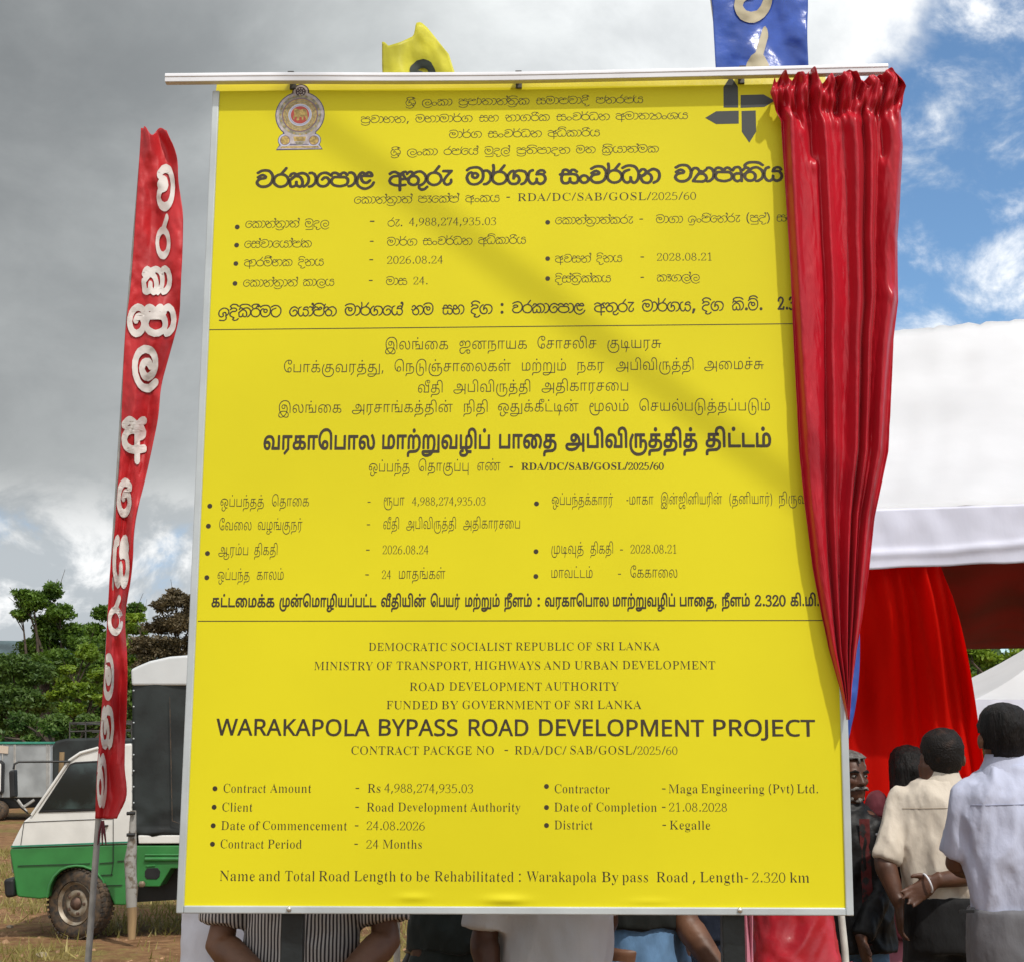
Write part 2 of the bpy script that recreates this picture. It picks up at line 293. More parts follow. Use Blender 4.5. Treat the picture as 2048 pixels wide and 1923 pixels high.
# ------------------------------------------------------------ letter outlines and lines of print (plain numbers)
GLYPHS = [[640,9,[[-3,27,1,-6,2,-8,7,-11,4,-3,4,-2,7,0,5,1,6,3,4,4,3,6,1,8,-2,9,-4,6,-5,2,-7,-4,1,8,2,4,5,6,5,2,14,-1,8,-3,3,-4,3,-8,1,-5,0,-7,-2,-6,-1,2,-11,2,-4,-3,-3,-4,-2,-7,1,-5,4,-5,3,-1,3,0,-2,-6,-3,-4,-4,-3,-6,-2,-13,-2,-7,2,-9,3,-7,9,-2,0,-1,-2,5,-9,6,-3,10,-4,8,-1,7,1,14,5,6,7,3,7,0,4,5,6,5,10,2,8,0,9,-4,12,-6,8,-9,4,-16,1,-4,-2,-4,-2,-5,-6,-3,-6,-1,-19,2,-2,2,0,1,6,6,5,2,0,3,-2,2,-4,0,-10,-3,-8,-4,-3,-7,-3,-7,1,-5,4,-6,8,-2,8,0,7,2,7,5,8,4,4,7,4,1,2,-1,2,-2,0,-4,-2,-6,10,3,4,7,4,5,2,10,1,9,-1,8,-2,-4,-2,-1,-5,2,-4,4,-2,3,-1,3,2,2,2,1,3,3,-3,2,0,2,2,-1,2,-9,8,-14,5,-17,0,-7,-1,-6,-3,-7,-5,-3,-5,1,-5,6,-8,-5,-5,-5,-8,-2,-6],[47,8,1,5,3,4,10,-2,2,1,-2,-6,-4,-5,-2,4,-3,-1,1,-6,-2,-1,-2,1],[50,66,1,1,1,1,2,-1,1,-1,-1,-2,-2,-1,-1,1]]],
[560,9,[[-2,21,1,-13,5,-11,8,-10,10,-6,11,-3,8,1,7,3,13,9,0,3,-2,1,-17,-11,-6,-1,-9,1,-6,3,-8,6,-6,9,-3,7,-2,16,3,10,3,6,4,5,5,4,7,3,7,1,12,-3,5,-2,4,-5,4,-8,1,-6,-1,-7,-4,-9,-6,-6,-7,-3,-8,0,-5,4,-3,7,-1,4,3,6,3,3,7,0,4,0,4,-7,2,1,1,2,-3,6,-3,2,-8,1,-5,-1,-5,-3,-4,-7,0,-6,3,-8,6,-7,8,-2,8,1,11,8,4,5,2,7,1,8,0,8,-5,10,-5,5,-6,4,-11,2,-8,0,-10,-4,-7,-4,-5,-6,-4,-7,-2,-8]]],
[330,9,[[-2,15,1,-6,4,-6,6,-4,6,-1,7,1,6,4,4,6,1,6,-1,6,-4,6,-6,4,-7,1,-6,-1,-6,-4,-4,-6],[3,15,1,5,3,4,4,3,4,1,5,-1,5,-3,2,-4,1,-5,-1,-5,-2,-4,-5,-3,-5,-1,-4,1,-4,3,-3,4]]],
[630,9,[[-2,26,4,-23,3,-4,5,-2,5,1,6,2,3,4,4,-4,4,-2,5,-1,4,1,4,4,3,6,0,10,-1,10,-4,6,-4,6,-7,4,-6,2,6,3,9,3,6,0,7,-2,5,-4,4,-6,2,-7,0,-8,-1,-7,-4,-7,-3,-4,-8,-6,0,-3,2,-1,9,6,6,8,3,8,1,12,-1,6,-3,8,-6,6,-4,3,-8,3,-5,0,-11,-3,-7,-3,-7,5,-4,1,-6,-2,-4,-3,-4,-8,0,-2,2,-1,2,1,3,7,5,3,4,0,5,-4,-22,-21],[3,25,18,16,11,-2,6,-5,4,-8,2,-11,-2,-9,-2,-3,-3,-1,-3,0,-4,3,-3,5,0,10,-3,1,-2,-1,0,-10,-3,-5,-6,-3,-5,1,-2,2]]],
[240,9,[[-3,-1,1,-2,7,1,4,1,5,4,7,8,4,11,0,13,-4,13,-5,6,-8,4,-9,-1,-1,-2,0,-1,2,-2,8,1,8,-6,2,-4,2,-9,0,-11,-3,-9,-4,-6,-7,-4,-8,-2]]],
[560,9,[[-2,43,1,-2,2,0,4,10,4,1,4,1,5,-2,5,-3,4,-9,-12,1,-7,-2,-3,-2,-4,-5,-3,-7,0,-6,4,-9,4,-5,8,-4,12,-3,13,1,13,6,2,-5,-2,-7,-3,-5,-5,-3,-6,-2,-11,-2,-12,3,-8,3,-4,8,-2,1,-2,-1,0,-2,4,-8,4,-3,6,-2,15,-4,15,3,8,5,4,5,3,7,0,4,-1,8,2,4,2,6,0,10,-5,7,-5,4,-7,2,-11,-1,4,10,6,4,3,-1,8,-8,3,0,1,3,-6,6,-6,4,-7,0,-6,-4,-3,-8,-4,6,-4,3,-6,3,-7,0,-8,-3,-1,-3],[2,21,1,5,3,5,4,3,5,1,29,0,5,-1,5,-5,2,-4,1,-4,-2,-8,-4,-4,-9,-5,-12,-2,-11,2,-10,4,-5,6]]],
[570,9,[[-2,43,1,-2,2,0,5,9,8,2,4,-1,4,-4,3,-7,-13,-1,-4,-1,-4,-2,-4,-5,-2,-7,0,-6,3,-8,5,-6,8,-4,12,-3,9,0,12,4,7,4,6,8,2,13,-2,15,0,6,4,14,5,11,-2,1,-2,-1,-4,-7,-4,-13,-2,-11,2,-15,-2,-12,-4,-6,-6,-3,-7,-2,-8,-1,-7,1,-8,2,-6,3,-4,4,-2,5,-1,4,3,8,5,5,6,1,20,0,1,2,-1,1,-6,1,4,9,2,3,6,-2,2,-3,-6,-5,1,-3,2,0,6,3,2,2,0,3,-2,4,-2,3,-6,2,-4,0,-4,-3,-3,-6,-3,4,-6,5,-4,2,-6,0,-4,-2,-3,-2]]],
[650,9,[[-4,23,1,-1,2,-1,4,3,0,-7,1,-6,4,-6,5,-4,4,-2,6,-1,9,2,7,5,3,6,2,6,-1,8,-4,7,-5,5,-6,3,-8,0,4,5,12,7,9,1,7,-2,6,-5,5,-6,3,-7,0,-8,-2,-8,-3,-6,-9,-8,-9,-2,-1,-3,2,-1,10,2,10,9,5,10,2,12,-2,9,-3,6,-7,7,-8,5,-6,1,-8,-1,-5,-2,-8,-5,-6,6,-6,1,-6,-1,-3,-3,-5,-7,0,-2,3,0,5,6,5,2,4,0,5,-5,-13,-14,-10,-8],[7,19,1,6,4,5,5,4,7,1,6,-1,5,-4,3,-5,1,-6,-1,-6,-4,-6,-5,-3,-6,-2,-7,2,-4,4,-4,5]]],
[650,9,[[-5,31,0,-1,6,-4,1,-14,3,-7,3,-4,4,-3,6,-3,6,0,6,1,5,3,4,4,3,8,1,9,-1,5,-4,7,-10,8,7,7,6,3,7,2,6,-2,5,-3,3,-4,-1,-8,2,-2,3,1,0,-10,-3,-10,-3,-5,-3,-4,-11,-5,-1,-2,1,-2,2,0,11,5,3,3,4,5,5,14,0,11,-3,10,5,19,1,7,-2,6,-3,3,-5,1,-3,-1,-2,-4,0,-3,1,-3,6,-3,3,0,-5,-17,-10,6,-9,1,-11,-4,-11,-11,0,7,-4,6,-5,2,-7,0,-5,-4,-4,-6,0,-3,2,-1,2,1,5,8,7,0,3,-2,2,-3,-2,-7,-3,-4,-5,-5,0,-2,-3,0,-8,5,-2,0],[6,23,7,2,12,11,9,-6,4,-7,1,-8,-4,-9,-4,-4,-6,-2,-6,0,-5,2,-4,4,-3,5],[63,72,1,3,2,0,2,-2,1,-4]]],
[650,9,[[-4,23,1,-1,1,-1,5,3,0,-7,1,-6,3,-5,5,-5,5,-2,5,-1,9,1,6,4,5,7,2,7,-1,8,-3,7,-6,5,-7,3,-7,0,4,6,14,6,9,1,9,-5,5,-4,3,-6,2,-6,0,-7,-3,-10,-4,-6,-2,-2,-1,2,-3,0,-1,-2,0,-4,-8,-2,-2,-1,0,-2,2,-1,10,2,-2,-7,-4,-5,-4,-3,-6,-2,-7,-2,-7,0,-15,5,-3,2,-4,7,-2,0,-1,-2,5,-9,6,-3,10,-4,8,-1,7,1,14,5,6,7,3,7,0,7,8,8,3,8,2,12,-4,12,-6,8,-10,7,-6,1,-10,-2,-11,-6,-6,6,-6,1,-4,7,4,4,6,4,15,3,9,-1,10,-3,12,-9,2,1,0,3,-9,8,-14,5,-17,0,-13,-4,-5,-3,-4,-5,-1,-5,4,-6,-5,-4,-4,-7,1,-1,2,-1,5,7,6,2,3,0,4,-5,-12,-14,-10,-8],[7,19,2,6,3,6,5,3,7,1,6,-1,5,-4,3,-5,1,-6,-1,-6,-3,-6,-6,-3,-6,-2,-6,2,-5,3,-4,6]]],
[580,9,[[-7,35,2,-2,6,0,-2,-7,-1,-13,3,-9,5,-6,5,-2,9,1,4,1,6,6,7,-6,5,-1,5,0,8,3,4,5,2,5,1,8,-2,8,-3,6,-3,3,-5,2,-16,2,2,9,4,4,5,-1,10,-8,2,1,0,3,-9,8,-6,2,-5,-2,-4,-3,-2,-6,-3,5,-6,4,-6,2,-6,-1,-4,-3,-1,-3,-2,-10,1,-2,-8,-1],[3,18,1,9,3,6,32,1,9,-1,4,-3,4,-5,1,-9,-1,-7,-4,-6,-5,-1,-6,0,-5,2,-3,5,0,10,-2,2,-1,0,-2,-2,0,-11,-6,-6,-8,-1,-5,1,-3,2,-3,7],[5,38,4,12,6,2,4,-1,4,-3,4,-9]]],
[540,9,[[-4,27,2,-7,3,-10,4,-6,4,-4,6,-2,8,-1,8,0,8,3,7,5,4,4,6,11,1,9,1,12,-2,8,-2,7,-4,6,-7,7,-6,2,-6,1,-12,-1,-9,-2,-6,-3,-7,-8,0,-2,3,0,10,8,7,2,11,1,10,-1,4,-3,5,-4,4,-8,2,-6,0,-12,-1,-9,-2,-5,-3,-6,-10,-9,-7,-2,-6,-1,-12,3,-3,3,-4,5,-4,13,1,6,3,8,3,4,5,3,4,-3,-2,-4,0,-4,1,-5,3,-3,3,-3,4,-1,8,2,4,4,2,7,-2,6,-5,4,-6,2,-6,-2,-7,5,-6,-2,-3,-2,-4,-6,-3,-6],[20,36,2,5,5,2,6,-2,2,-5,-2,-6,-6,-2,-5,2]]],
[540,9,[[0,17,1,-5,5,-7,4,-4,7,-3,8,0,8,1,7,2,7,5,6,6,3,6,2,7,1,11,0,6,-3,9,-7,12,-5,4,-5,2,-8,1,-6,0,-11,-3,-11,-8,-1,-2,1,-2,2,0,11,8,12,3,10,-1,8,-5,3,-5,4,-8,2,-11,-4,-17,-2,-4,-5,-5,-10,-6,-11,-2,-10,3,-7,7,-1,3,-1,4,2,4,3,4,6,4,13,2,6,5,0,3,-3,5,-4,3,-5,1,-6,0,-4,-2,-9,-7,0,-3,3,-1,9,7,5,2,6,-2,3,-3,0,-2,-4,-2,-11,-1,-6,-4,-6,-6]]],
[460,9,[[-1,14,2,-7,4,-4,10,-6,8,-3,-6,-7,0,-3,2,-4,4,-3,7,-2,10,2,5,2,7,8,0,3,-3,1,-8,-8,-3,-2,-8,-1,-5,1,-4,4,6,7,0,4,-2,2,-8,3,-9,5,-3,3,-1,3,1,8,7,7,6,4,12,-1,3,1,7,5,2,7,-3,7,-6,4,-12,2,-9,-2,-1,2,-5,7,0,2,4,5,6,3,6,2,9,-1,5,-2,-2,-1,-2,-4,0,-3,1,-3,4,-2,4,0,3,1,2,3,3,-1,1,2,-5,8,-4,3,-11,4,-11,0,-8,-3,-8,-7,-2,-4,0,-3,6,-9,2,-1,-8,-7,1,-3,3,-1,9,9,7,1,6,0,6,-2,3,-2,2,-4,-2,-4,-5,-4,-13,0,-9,-4,-8,-9],[36,66,1,1,2,1,2,-1,1,-1,-1,-2,-2,-1,-2,1]]],
[650,9,[[-5,31,0,-1,6,-4,1,-12,4,-11,6,-5,9,-3,7,1,7,3,4,4,3,8,1,9,-2,8,-4,6,-9,6,9,8,9,4,4,0,4,-2,8,-7,4,-10,0,-9,-4,-13,-5,-5,-11,-6,-1,-2,1,-2,3,0,8,4,7,6,5,10,2,10,-1,11,-4,9,-4,4,-5,4,-9,2,-6,0,-8,-4,-11,-11,-1,8,-4,5,-5,2,-8,-1,-3,-3,-4,-6,0,-3,2,-1,2,1,5,8,6,0,3,-1,2,-3,1,-3,-1,-4,-3,-5,-6,-5,0,-2,-3,0,-8,5,-2,0],[6,23,7,2,12,11,9,-6,4,-7,1,-8,-4,-9,-4,-4,-6,-2,-6,0,-5,2,-4,4,-3,5]]],
[490,9,[[-2,25,1,-8,4,-8,5,-6,7,-4,9,-2,8,1,8,3,6,5,5,7,2,8,0,6,-1,8,-4,7,-5,5,-7,4,-7,2,15,21,0,3,-4,0,-16,-24,-11,-3,-8,-6,-5,-9],[2,25,2,9,5,7,8,5,8,2,9,-2,7,-4,6,-8,2,-9,-2,-8,-5,-8,-8,-5,-9,-2,-9,2,-7,5,-5,8]]],
[580,9,[[-3,28,1,-10,3,-8,6,-9,6,-4,5,0,4,1,8,7,4,-5,4,-3,5,0,5,1,4,2,4,4,4,6,2,5,0,5,-1,7,-2,6,-3,4,-4,2,-6,2,-13,1,2,4,1,3,4,2,6,2,5,-1,5,-8,3,0,1,2,-4,7,-2,3,-4,1,-8,0,-9,-5,-3,-4,-2,-10,2,-3,10,2,7,-1,4,-2,4,-4,2,-6,0,-8,-4,-8,-5,-5,-7,-2,-5,4,-4,4,0,11,-2,2,-3,-1,0,-11,-3,-4,-5,-4,-3,-1,-3,1,-6,7,-3,5,-2,8,1,15,5,12,2,2,8,2,0,2,-1,2,-9,-2,-4,-3,-5,-11]]],
[650,9,[[-3,21,3,-12,3,-5,4,-4,6,-2,8,-1,8,1,5,2,4,4,3,5,2,5,0,5,-3,10,-3,4,-5,4,9,14,7,2,6,-2,6,-4,4,-4,2,-7,1,-9,-3,-10,-4,-8,-3,-3,-10,-6,0,-3,3,0,12,7,5,8,4,14,-1,14,-3,6,-3,4,-11,7,-8,0,-6,-2,-12,-15,-3,8,-4,5,-5,3,-4,0,-7,-3,-3,-4],[2,21,1,11,8,-4,6,-1,3,1,7,6,5,-2,4,-5,2,-6,1,-4,-2,-7,-4,-5,-7,-3,-7,-1,-7,2,-5,3,-4,7],[4,37,2,11,3,2,4,2,3,-2,4,-5,3,-8,-7,-6]]],
[268,5,[[10,-24,10,0,13,34,3,10,0,2,-17,-1]]],
[490,9,[[-2,25,1,-8,4,-8,5,-6,7,-4,9,-2,8,1,8,3,6,5,5,7,2,8,0,6,-1,8,-4,7,-5,5,-7,4,-7,2,15,21,0,3,-4,0,-16,-24,-11,-3,-8,-6,3,23,-3,12,-1,1,-2,-1,-1,-1,2,-16],[2,25,2,9,5,7,8,5,8,2,9,-2,7,-4,6,-8,2,-9,-2,-8,-5,-8,-8,-5,-9,-2,-9,2,-7,5,-5,8]]],
[640,9,[[-3,27,1,-9,2,-5,4,-8,4,-4,5,-3,5,-1,6,0,6,1,6,3,3,4,3,8,1,5,-3,10,-5,7,-5,2,-7,-4,1,7,2,4,4,5,6,3,11,0,9,-3,3,-3,4,-7,2,-7,0,-8,-3,-10,-3,-6,-4,-3,-9,-5,0,-2,2,-1,11,4,5,6,5,13,1,12,-4,12,-3,6,-5,3,-7,3,-9,1,-7,0,-4,-2,-8,-6,-3,-8,-2,-19,2,-2,2,0,1,5,6,7,2,0,4,-4,2,-6,1,-4,-1,-5,-3,-7,-4,-3,-10,-2,-7,2,-4,4,-5,7,-2,8,0,7,2,8,5,7,4,4,7,5,0,2,-2,1,-8,-4,-5,-6,-6,-10]]],
[490,9,[[-2,25,1,-8,4,-8,5,-6,7,-4,9,-2,8,1,8,3,6,5,5,7,2,8,0,6,-1,8,-4,7,-5,5,-7,4,-7,2,13,17,7,-8,2,0,1,1,0,3,-8,8,0,3,-2,1,-2,-1,-11,3,-9,-1,-8,-3,-7,-5,-3,-4,0,-5,6,-9,1,-1,2,1,1,2,-6,9,7,7,5,3,7,1,8,-1,4,-1,-13,-20,-11,-3,-9,-8,-5,-8],[2,25,2,9,5,7,8,5,8,2,9,-2,7,-4,6,-8,2,-9,-2,-8,-5,-8,-8,-5,-9,-2,-9,2,-7,5,-5,8]]],
[540,9,[[-4,24,1,-6,3,-9,4,-7,6,-4,5,-2,4,1,9,6,5,-5,5,-1,4,0,4,2,4,4,4,7,3,7,1,10,-1,14,-4,12,-4,7,-4,6,-5,3,-15,3,-9,-1,-6,-2,-13,-8,0,-1,0,-2,3,-1,12,8,13,2,12,-2,7,-5,7,-13,2,-8,1,-9,-3,-15,-4,-8,-4,-4,-2,-2,-3,0,-6,5,-2,5,-1,11,-1,1,-2,0,-1,-2,1,-13,-9,-6,-4,-1,-4,3,-4,5,-2,5,-2,5,0,8,3,11,3,4,4,4,13,4,1,2,-2,2,-14,-4,-6,-5,-5,-9]]],
[560,9,[[-2,18,1,-5,2,-5,6,-6,13,-5,15,0,0,-19,1,-1,3,0,1,2,0,18,17,2,2,2,0,1,-2,1,-17,-1,0,19,11,2,6,4,0,5,-6,10,-2,8,9,2,1,2,0,2,-2,1,-9,-2,-4,-2,-5,-6,-2,2,-2,-2,-8,6,-7,4,-8,0,-5,-3,-9,-6,0,-2,1,-1,2,0,11,7,6,0,4,-1,5,-3,5,-4,3,-4,-16,-1,-10,-2,-4,-4,-4,-4,-3,-6],[2,18,3,8,6,7,12,2,12,-1,0,-33,-13,1,-10,3,-7,5],[40,27,0,13,5,6,1,-6,7,-10,-2,-2,-3,-1]]],
[470,9,[[-2,45,1,-2,2,-1,6,9,6,1,4,-2,8,-11,-16,-22,-8,-15,1,-3,32,-3,6,1,7,6,4,6,1,4,-1,5,-2,6,-5,5,-4,3,-13,2,3,3,6,-1,5,2,9,8,0,3,-3,1,-9,-8,-5,-1,-2,3,-3,-1,-1,1,-8,11,-4,2,-5,0,-7,-3],[7,3,8,15,9,12,14,-2,5,-4,3,-5,1,-5,0,-3,-4,-6,-5,-3,-7,-1]]],
[640,9,[[-3,27,1,-6,2,-8,7,-11,4,-3,4,-2,7,0,5,1,6,3,4,4,3,7,1,7,-1,9,-5,6,-5,2,-7,-4,1,8,2,4,4,5,6,3,11,0,8,-3,4,-3,4,-7,2,-5,0,-7,-2,-10,-1,3,-11,2,-4,-3,-3,-4,-2,-7,1,-5,4,-5,4,-1,7,3,7,7,4,13,1,12,-2,9,-3,6,-7,7,-7,2,-9,1,-7,0,-4,-2,-8,-6,-3,-8,-2,-19,1,-2,3,0,1,1,0,4,7,6,2,0,3,-3,1,-5,0,-10,-3,-6,-6,-4,-5,-2,-7,1,-5,4,-6,8,-2,8,0,7,2,8,5,7,4,4,7,5,0,2,-2,1,-8,-4,-5,-6,-6,-10],[47,8,1,5,3,4,12,-1,-4,-9,-5,-5,-4,-1]]],
[540,9,[[-4,24,1,-9,4,-8,4,-6,5,-4,5,-1,4,1,9,6,5,-5,5,-1,4,0,6,4,3,4,4,8,2,7,1,10,-2,14,-6,16,-5,6,-8,4,-9,2,-6,0,-13,-3,-2,4,3,4,6,4,6,2,8,1,8,-1,6,-3,9,-8,2,-1,1,1,1,2,-7,7,-6,4,-11,3,-8,0,-9,-2,-7,-3,-4,-5,-3,-4,0,-2,3,-6,-8,-5,0,-1,0,-2,3,-1,8,5,1,-1,2,0,2,4,12,2,12,-2,7,-5,7,-13,2,-8,1,-9,-3,-15,-6,-11,-3,-2,-3,-1,-6,4,-3,4,-1,13,-1,1,-2,0,-1,-2,1,-13,-9,-6,-4,-1,-4,3,-6,9,-2,11,2,13,7,8,14,5,1,2,-2,2,-14,-4,-6,-5,-5,-9]]],
[440,9,[[-3,25,1,-8,2,-7,7,-8,6,-3,5,-2,5,0,8,2,8,7,5,9,1,5,-1,6,-5,8,-5,4,-8,0,-5,-2,-5,-7,0,-3,3,0,6,7,7,1,5,-4,3,-7,-1,-8,-5,-8,-5,-3,-9,-2,-4,0,-5,3,-6,5,-3,12,1,12,4,8,3,5,4,3,6,3,6,1,6,-2,12,-8,2,1,0,3,-8,7,-7,2,-7,1,-10,-3,-7,-5,-4,-5,-5,-12]]],
[580,9,[[-3,28,1,-10,3,-8,5,-8,5,-4,4,-1,5,0,10,8,4,-5,5,-3,6,0,7,3,7,8,3,10,-1,9,-5,10,1,6,3,2,-1,4,4,14,0,9,-2,5,-3,2,-4,1,-3,-1,-2,-4,0,-3,1,-3,6,-3,3,0,-4,-12,-3,3,-5,0,-5,0,-6,-3,-5,-5,-3,-11,2,-3,10,2,7,-1,4,-2,4,-4,2,-6,0,-8,-3,-7,-5,-5,-6,-3,-6,2,-5,6,0,11,-2,2,-3,-1,0,-11,-3,-4,-5,-4,-3,-1,-3,1,-6,7,-3,5,-2,8,1,15,5,12,2,2,8,2,0,2,-1,2,-9,-2,-4,-3,-5,-11],[33,42,2,6,7,4,8,0,4,-4,-3,-8,-9,2],[53,72,1,3,2,0,2,-2,1,-3]]],
[540,9,[[1,-21,2,-2,21,-1,21,0,9,2,3,2,1,5,-1,22,-2,1,-2,-2,1,-18,-1,-5,-1,-1,-16,-2,-33,1],[-4,27,1,-7,4,-9,4,-8,4,-3,6,-2,8,-1,8,0,8,3,7,5,4,5,6,10,1,9,1,12,-1,8,-3,7,-4,6,-7,6,-6,3,-6,1,-12,-1,-9,-2,-6,-3,-7,-7,0,-3,3,0,10,8,7,2,11,1,10,-1,5,-3,4,-4,4,-8,2,-7,0,-11,-1,-9,-2,-5,-3,-6,-10,-9,-12,-3,-6,1,-7,2,-3,3,-3,4,-3,8,-2,6,1,6,3,8,3,4,5,3,4,-3,-2,-4,0,-4,1,-5,3,-3,3,-3,4,-1,8,2,4,5,2,6,-2,6,-5,4,-6,2,-6,-2,-7,5,-5,-2,-4,-2,-4,-5,-3,-7],[20,35,2,6,5,2,6,-2,2,-6,-2,-5,-6,-2,-5,2]]],
[460,9,[[-1,14,2,-7,4,-4,10,-6,8,-3,-6,-7,0,-3,2,-4,4,-3,7,-2,10,2,6,4,6,7,0,3,-3,0,-8,-8,-3,-2,-8,-1,-5,1,-4,4,6,7,1,3,-1,2,-17,8,-4,3,-1,3,-1,4,1,5,7,7,6,4,15,0,5,3,3,4,1,5,-1,4,-3,4,-5,3,-9,2,-9,-1,-5,-3,-8,-7,-1,-3,3,-1,10,9,10,1,9,-2,3,-3,2,-3,-2,-4,-5,-4,-13,0,-9,-4,-8,-9]]],
[560,9,[[-2,21,1,-13,5,-11,8,-10,10,-6,11,-3,8,1,6,3,13,8,1,3,-3,1,-13,-8,-8,-3,-7,0,-9,3,-8,7,-6,9,-3,7,-2,12,3,14,3,6,4,5,6,4,9,3,6,1,7,-2,7,-3,5,-5,-1,-8,1,-2,3,0,1,2,0,-10,-3,-9,-5,-7,-7,-5,-6,0,-6,2,-4,5,-3,6,1,5,3,4,4,2,7,0,2,-1,3,-6,2,0,2,2,-4,8,-4,2,-6,0,-7,-2,-4,-4,-3,-7,0,-6,6,-10,7,-5,6,0,6,1,8,6,7,8,3,10,0,12,-3,7,5,19,0,9,-2,5,-3,2,-5,1,-2,-1,-2,-4,0,-4,2,-3,6,-3,2,3,-1,-6,-4,-13,-7,5,-10,4,-11,0,-11,-4,-9,-7,-4,-6,-3,-8],[53,72,1,3,2,0,2,-2,1,-4]]],
[650,9,[[-4,23,1,-1,2,-1,4,3,0,-7,1,-6,4,-6,5,-4,4,-2,6,-1,9,2,7,5,3,6,2,6,-1,8,-4,7,-5,5,-6,3,-8,0,4,5,11,6,8,2,6,-1,7,-4,6,-6,2,-5,2,-7,-1,-11,-5,-9,-8,-7,-8,-2,-2,-1,1,-3,1,0,10,2,10,9,5,10,2,7,-1,8,-1,6,-3,6,-10,9,-8,3,-6,1,-7,-2,-11,-6,-6,6,-6,1,-4,7,4,4,7,4,15,3,10,-1,11,-3,11,-9,3,1,0,2,-10,9,-15,5,-17,0,-7,-1,-6,-3,-5,-3,-4,-5,-1,-5,3,-6,-5,-4,-4,-7,1,-2,2,1,5,6,5,2,4,0,5,-5,-13,-14,-10,-8],[7,19,1,6,4,5,5,4,7,1,6,-1,5,-4,3,-5,1,-6,-1,-6,-4,-6,-5,-3,-6,-2,-7,2,-4,4,-4,5]]],
[560,9,[[-2,43,1,-2,2,0,4,9,4,2,4,1,5,-2,5,-3,4,-9,-12,1,-7,-2,-5,-4,-4,-6,-1,-7,1,-6,4,-8,7,-5,12,-4,13,0,8,2,8,3,4,3,4,5,2,7,0,6,-1,5,-4,5,-5,4,-3,1,-15,0,3,10,3,2,4,2,3,-1,9,-9,2,1,0,3,-9,9,-5,2,-6,-3,-5,-4,-2,-6,-4,6,-6,4,-6,2,-7,0,-4,-2,-2,-2],[2,21,2,5,2,5,6,4,32,0,5,-1,4,-3,3,-5,1,-5,-2,-8,-4,-4,-9,-5,-12,-2,-11,2,-10,4,-5,6]]],
[630,9,[[-2,26,4,-23,3,-4,5,-2,5,1,5,2,4,4,4,-4,4,-2,4,-1,4,1,5,4,3,6,0,10,-1,9,-3,7,-6,6,-6,4,-7,1,7,5,12,3,8,-2,5,-3,5,-6,2,-6,1,-13,-2,-8,-5,-7,-1,-1,-1,1,-2,1,-2,-2,1,-4,-4,-2,0,-2,2,-2,2,1,0,-2,-2,-5,-3,-4,-10,-5,-7,-2,-7,0,-15,5,-3,2,-4,7,-2,0,-1,-2,5,-9,6,-3,10,-4,8,-1,7,1,14,5,6,7,3,7,0,6,5,6,5,9,2,15,-3,11,-6,9,-8,4,-7,2,-6,0,-8,-3,-7,-3,-7,5,-6,1,-4,7,4,4,6,4,15,3,9,-1,10,-3,12,-9,2,1,0,3,-9,8,-14,5,-17,0,-13,-4,-7,-5,-3,-5,1,-5,4,-5,-5,-4,-3,-8,1,-2,3,0,4,8,4,3,4,0,5,-4],[3,24,18,17,11,-2,6,-5,4,-8,2,-11,-2,-9,-2,-3,-3,-1,-7,3,-3,4,0,10,-3,2,-2,-1,0,-11,-3,-4,-6,-3,-5,1,-2,2]]],
[650,9,[[-4,23,1,-1,2,-1,4,3,0,-7,1,-6,4,-6,5,-4,4,-2,6,-1,9,2,7,5,3,6,2,6,-1,8,-4,7,-5,5,-6,3,-8,0,4,5,11,6,8,2,6,-1,7,-4,6,-6,-2,-7,2,-2,3,1,1,-9,-2,-8,-4,-7,-8,-7,-8,-2,-2,-2,1,-2,2,0,6,1,5,2,6,5,4,5,4,11,0,12,-3,10,6,20,0,7,-2,6,-3,3,-4,1,-4,-1,-1,-3,-1,-4,2,-3,6,-4,2,1,0,2,0,-6,-5,-14,-7,6,-8,3,-6,1,-7,-2,-11,-6,-8,7,-6,0,-6,-2,-6,-9,1,-3,3,1,5,7,4,1,4,0,5,-5,-13,-14,-10,-8],[7,19,1,6,4,5,5,4,7,1,6,-1,5,-4,3,-5,1,-6,-1,-6,-4,-6,-5,-3,-6,-2,-7,2,-4,4,-4,5],[63,72,1,3,1,0,3,-2,0,-4]]],
[540,9,[[-4,17,2,-7,5,-7,5,-4,8,-4,9,-1,9,1,8,3,8,6,5,6,4,6,2,9,2,11,-1,6,-2,8,-4,9,-5,6,-5,5,-6,2,-9,1,-6,0,-10,-2,-5,-3,-10,-7,-2,-3,2,-4,4,-2,2,0,12,8,8,2,11,-1,6,-3,7,-12,1,-10,-3,-15,-6,-9,-9,-5,-12,-1,-7,2,-6,7,0,6,5,5,5,2,12,2,4,2,3,5,0,5,-2,4,-6,5,-7,3,-9,-2,-12,-9,-2,-3,1,-2,1,-3,3,-1,-6,-9],[13,39,6,3,4,0,2,-2]]],
[490,9,[[-6,25,2,-9,4,-9,6,-6,8,-5,9,-2,9,1,9,3,7,6,5,6,3,8,1,7,-1,8,-4,8,-4,5,-7,6,-6,3,12,18,1,4,-2,3,-4,1,-3,-1,-17,-24,-10,-3,-9,-7,-6,-9],[6,25,1,7,4,7,7,5,8,1,8,-2,6,-4,4,-7,2,-7,-2,-7,-4,-7,-6,-4,-8,-2,-8,1,-6,5,-5,6]]],
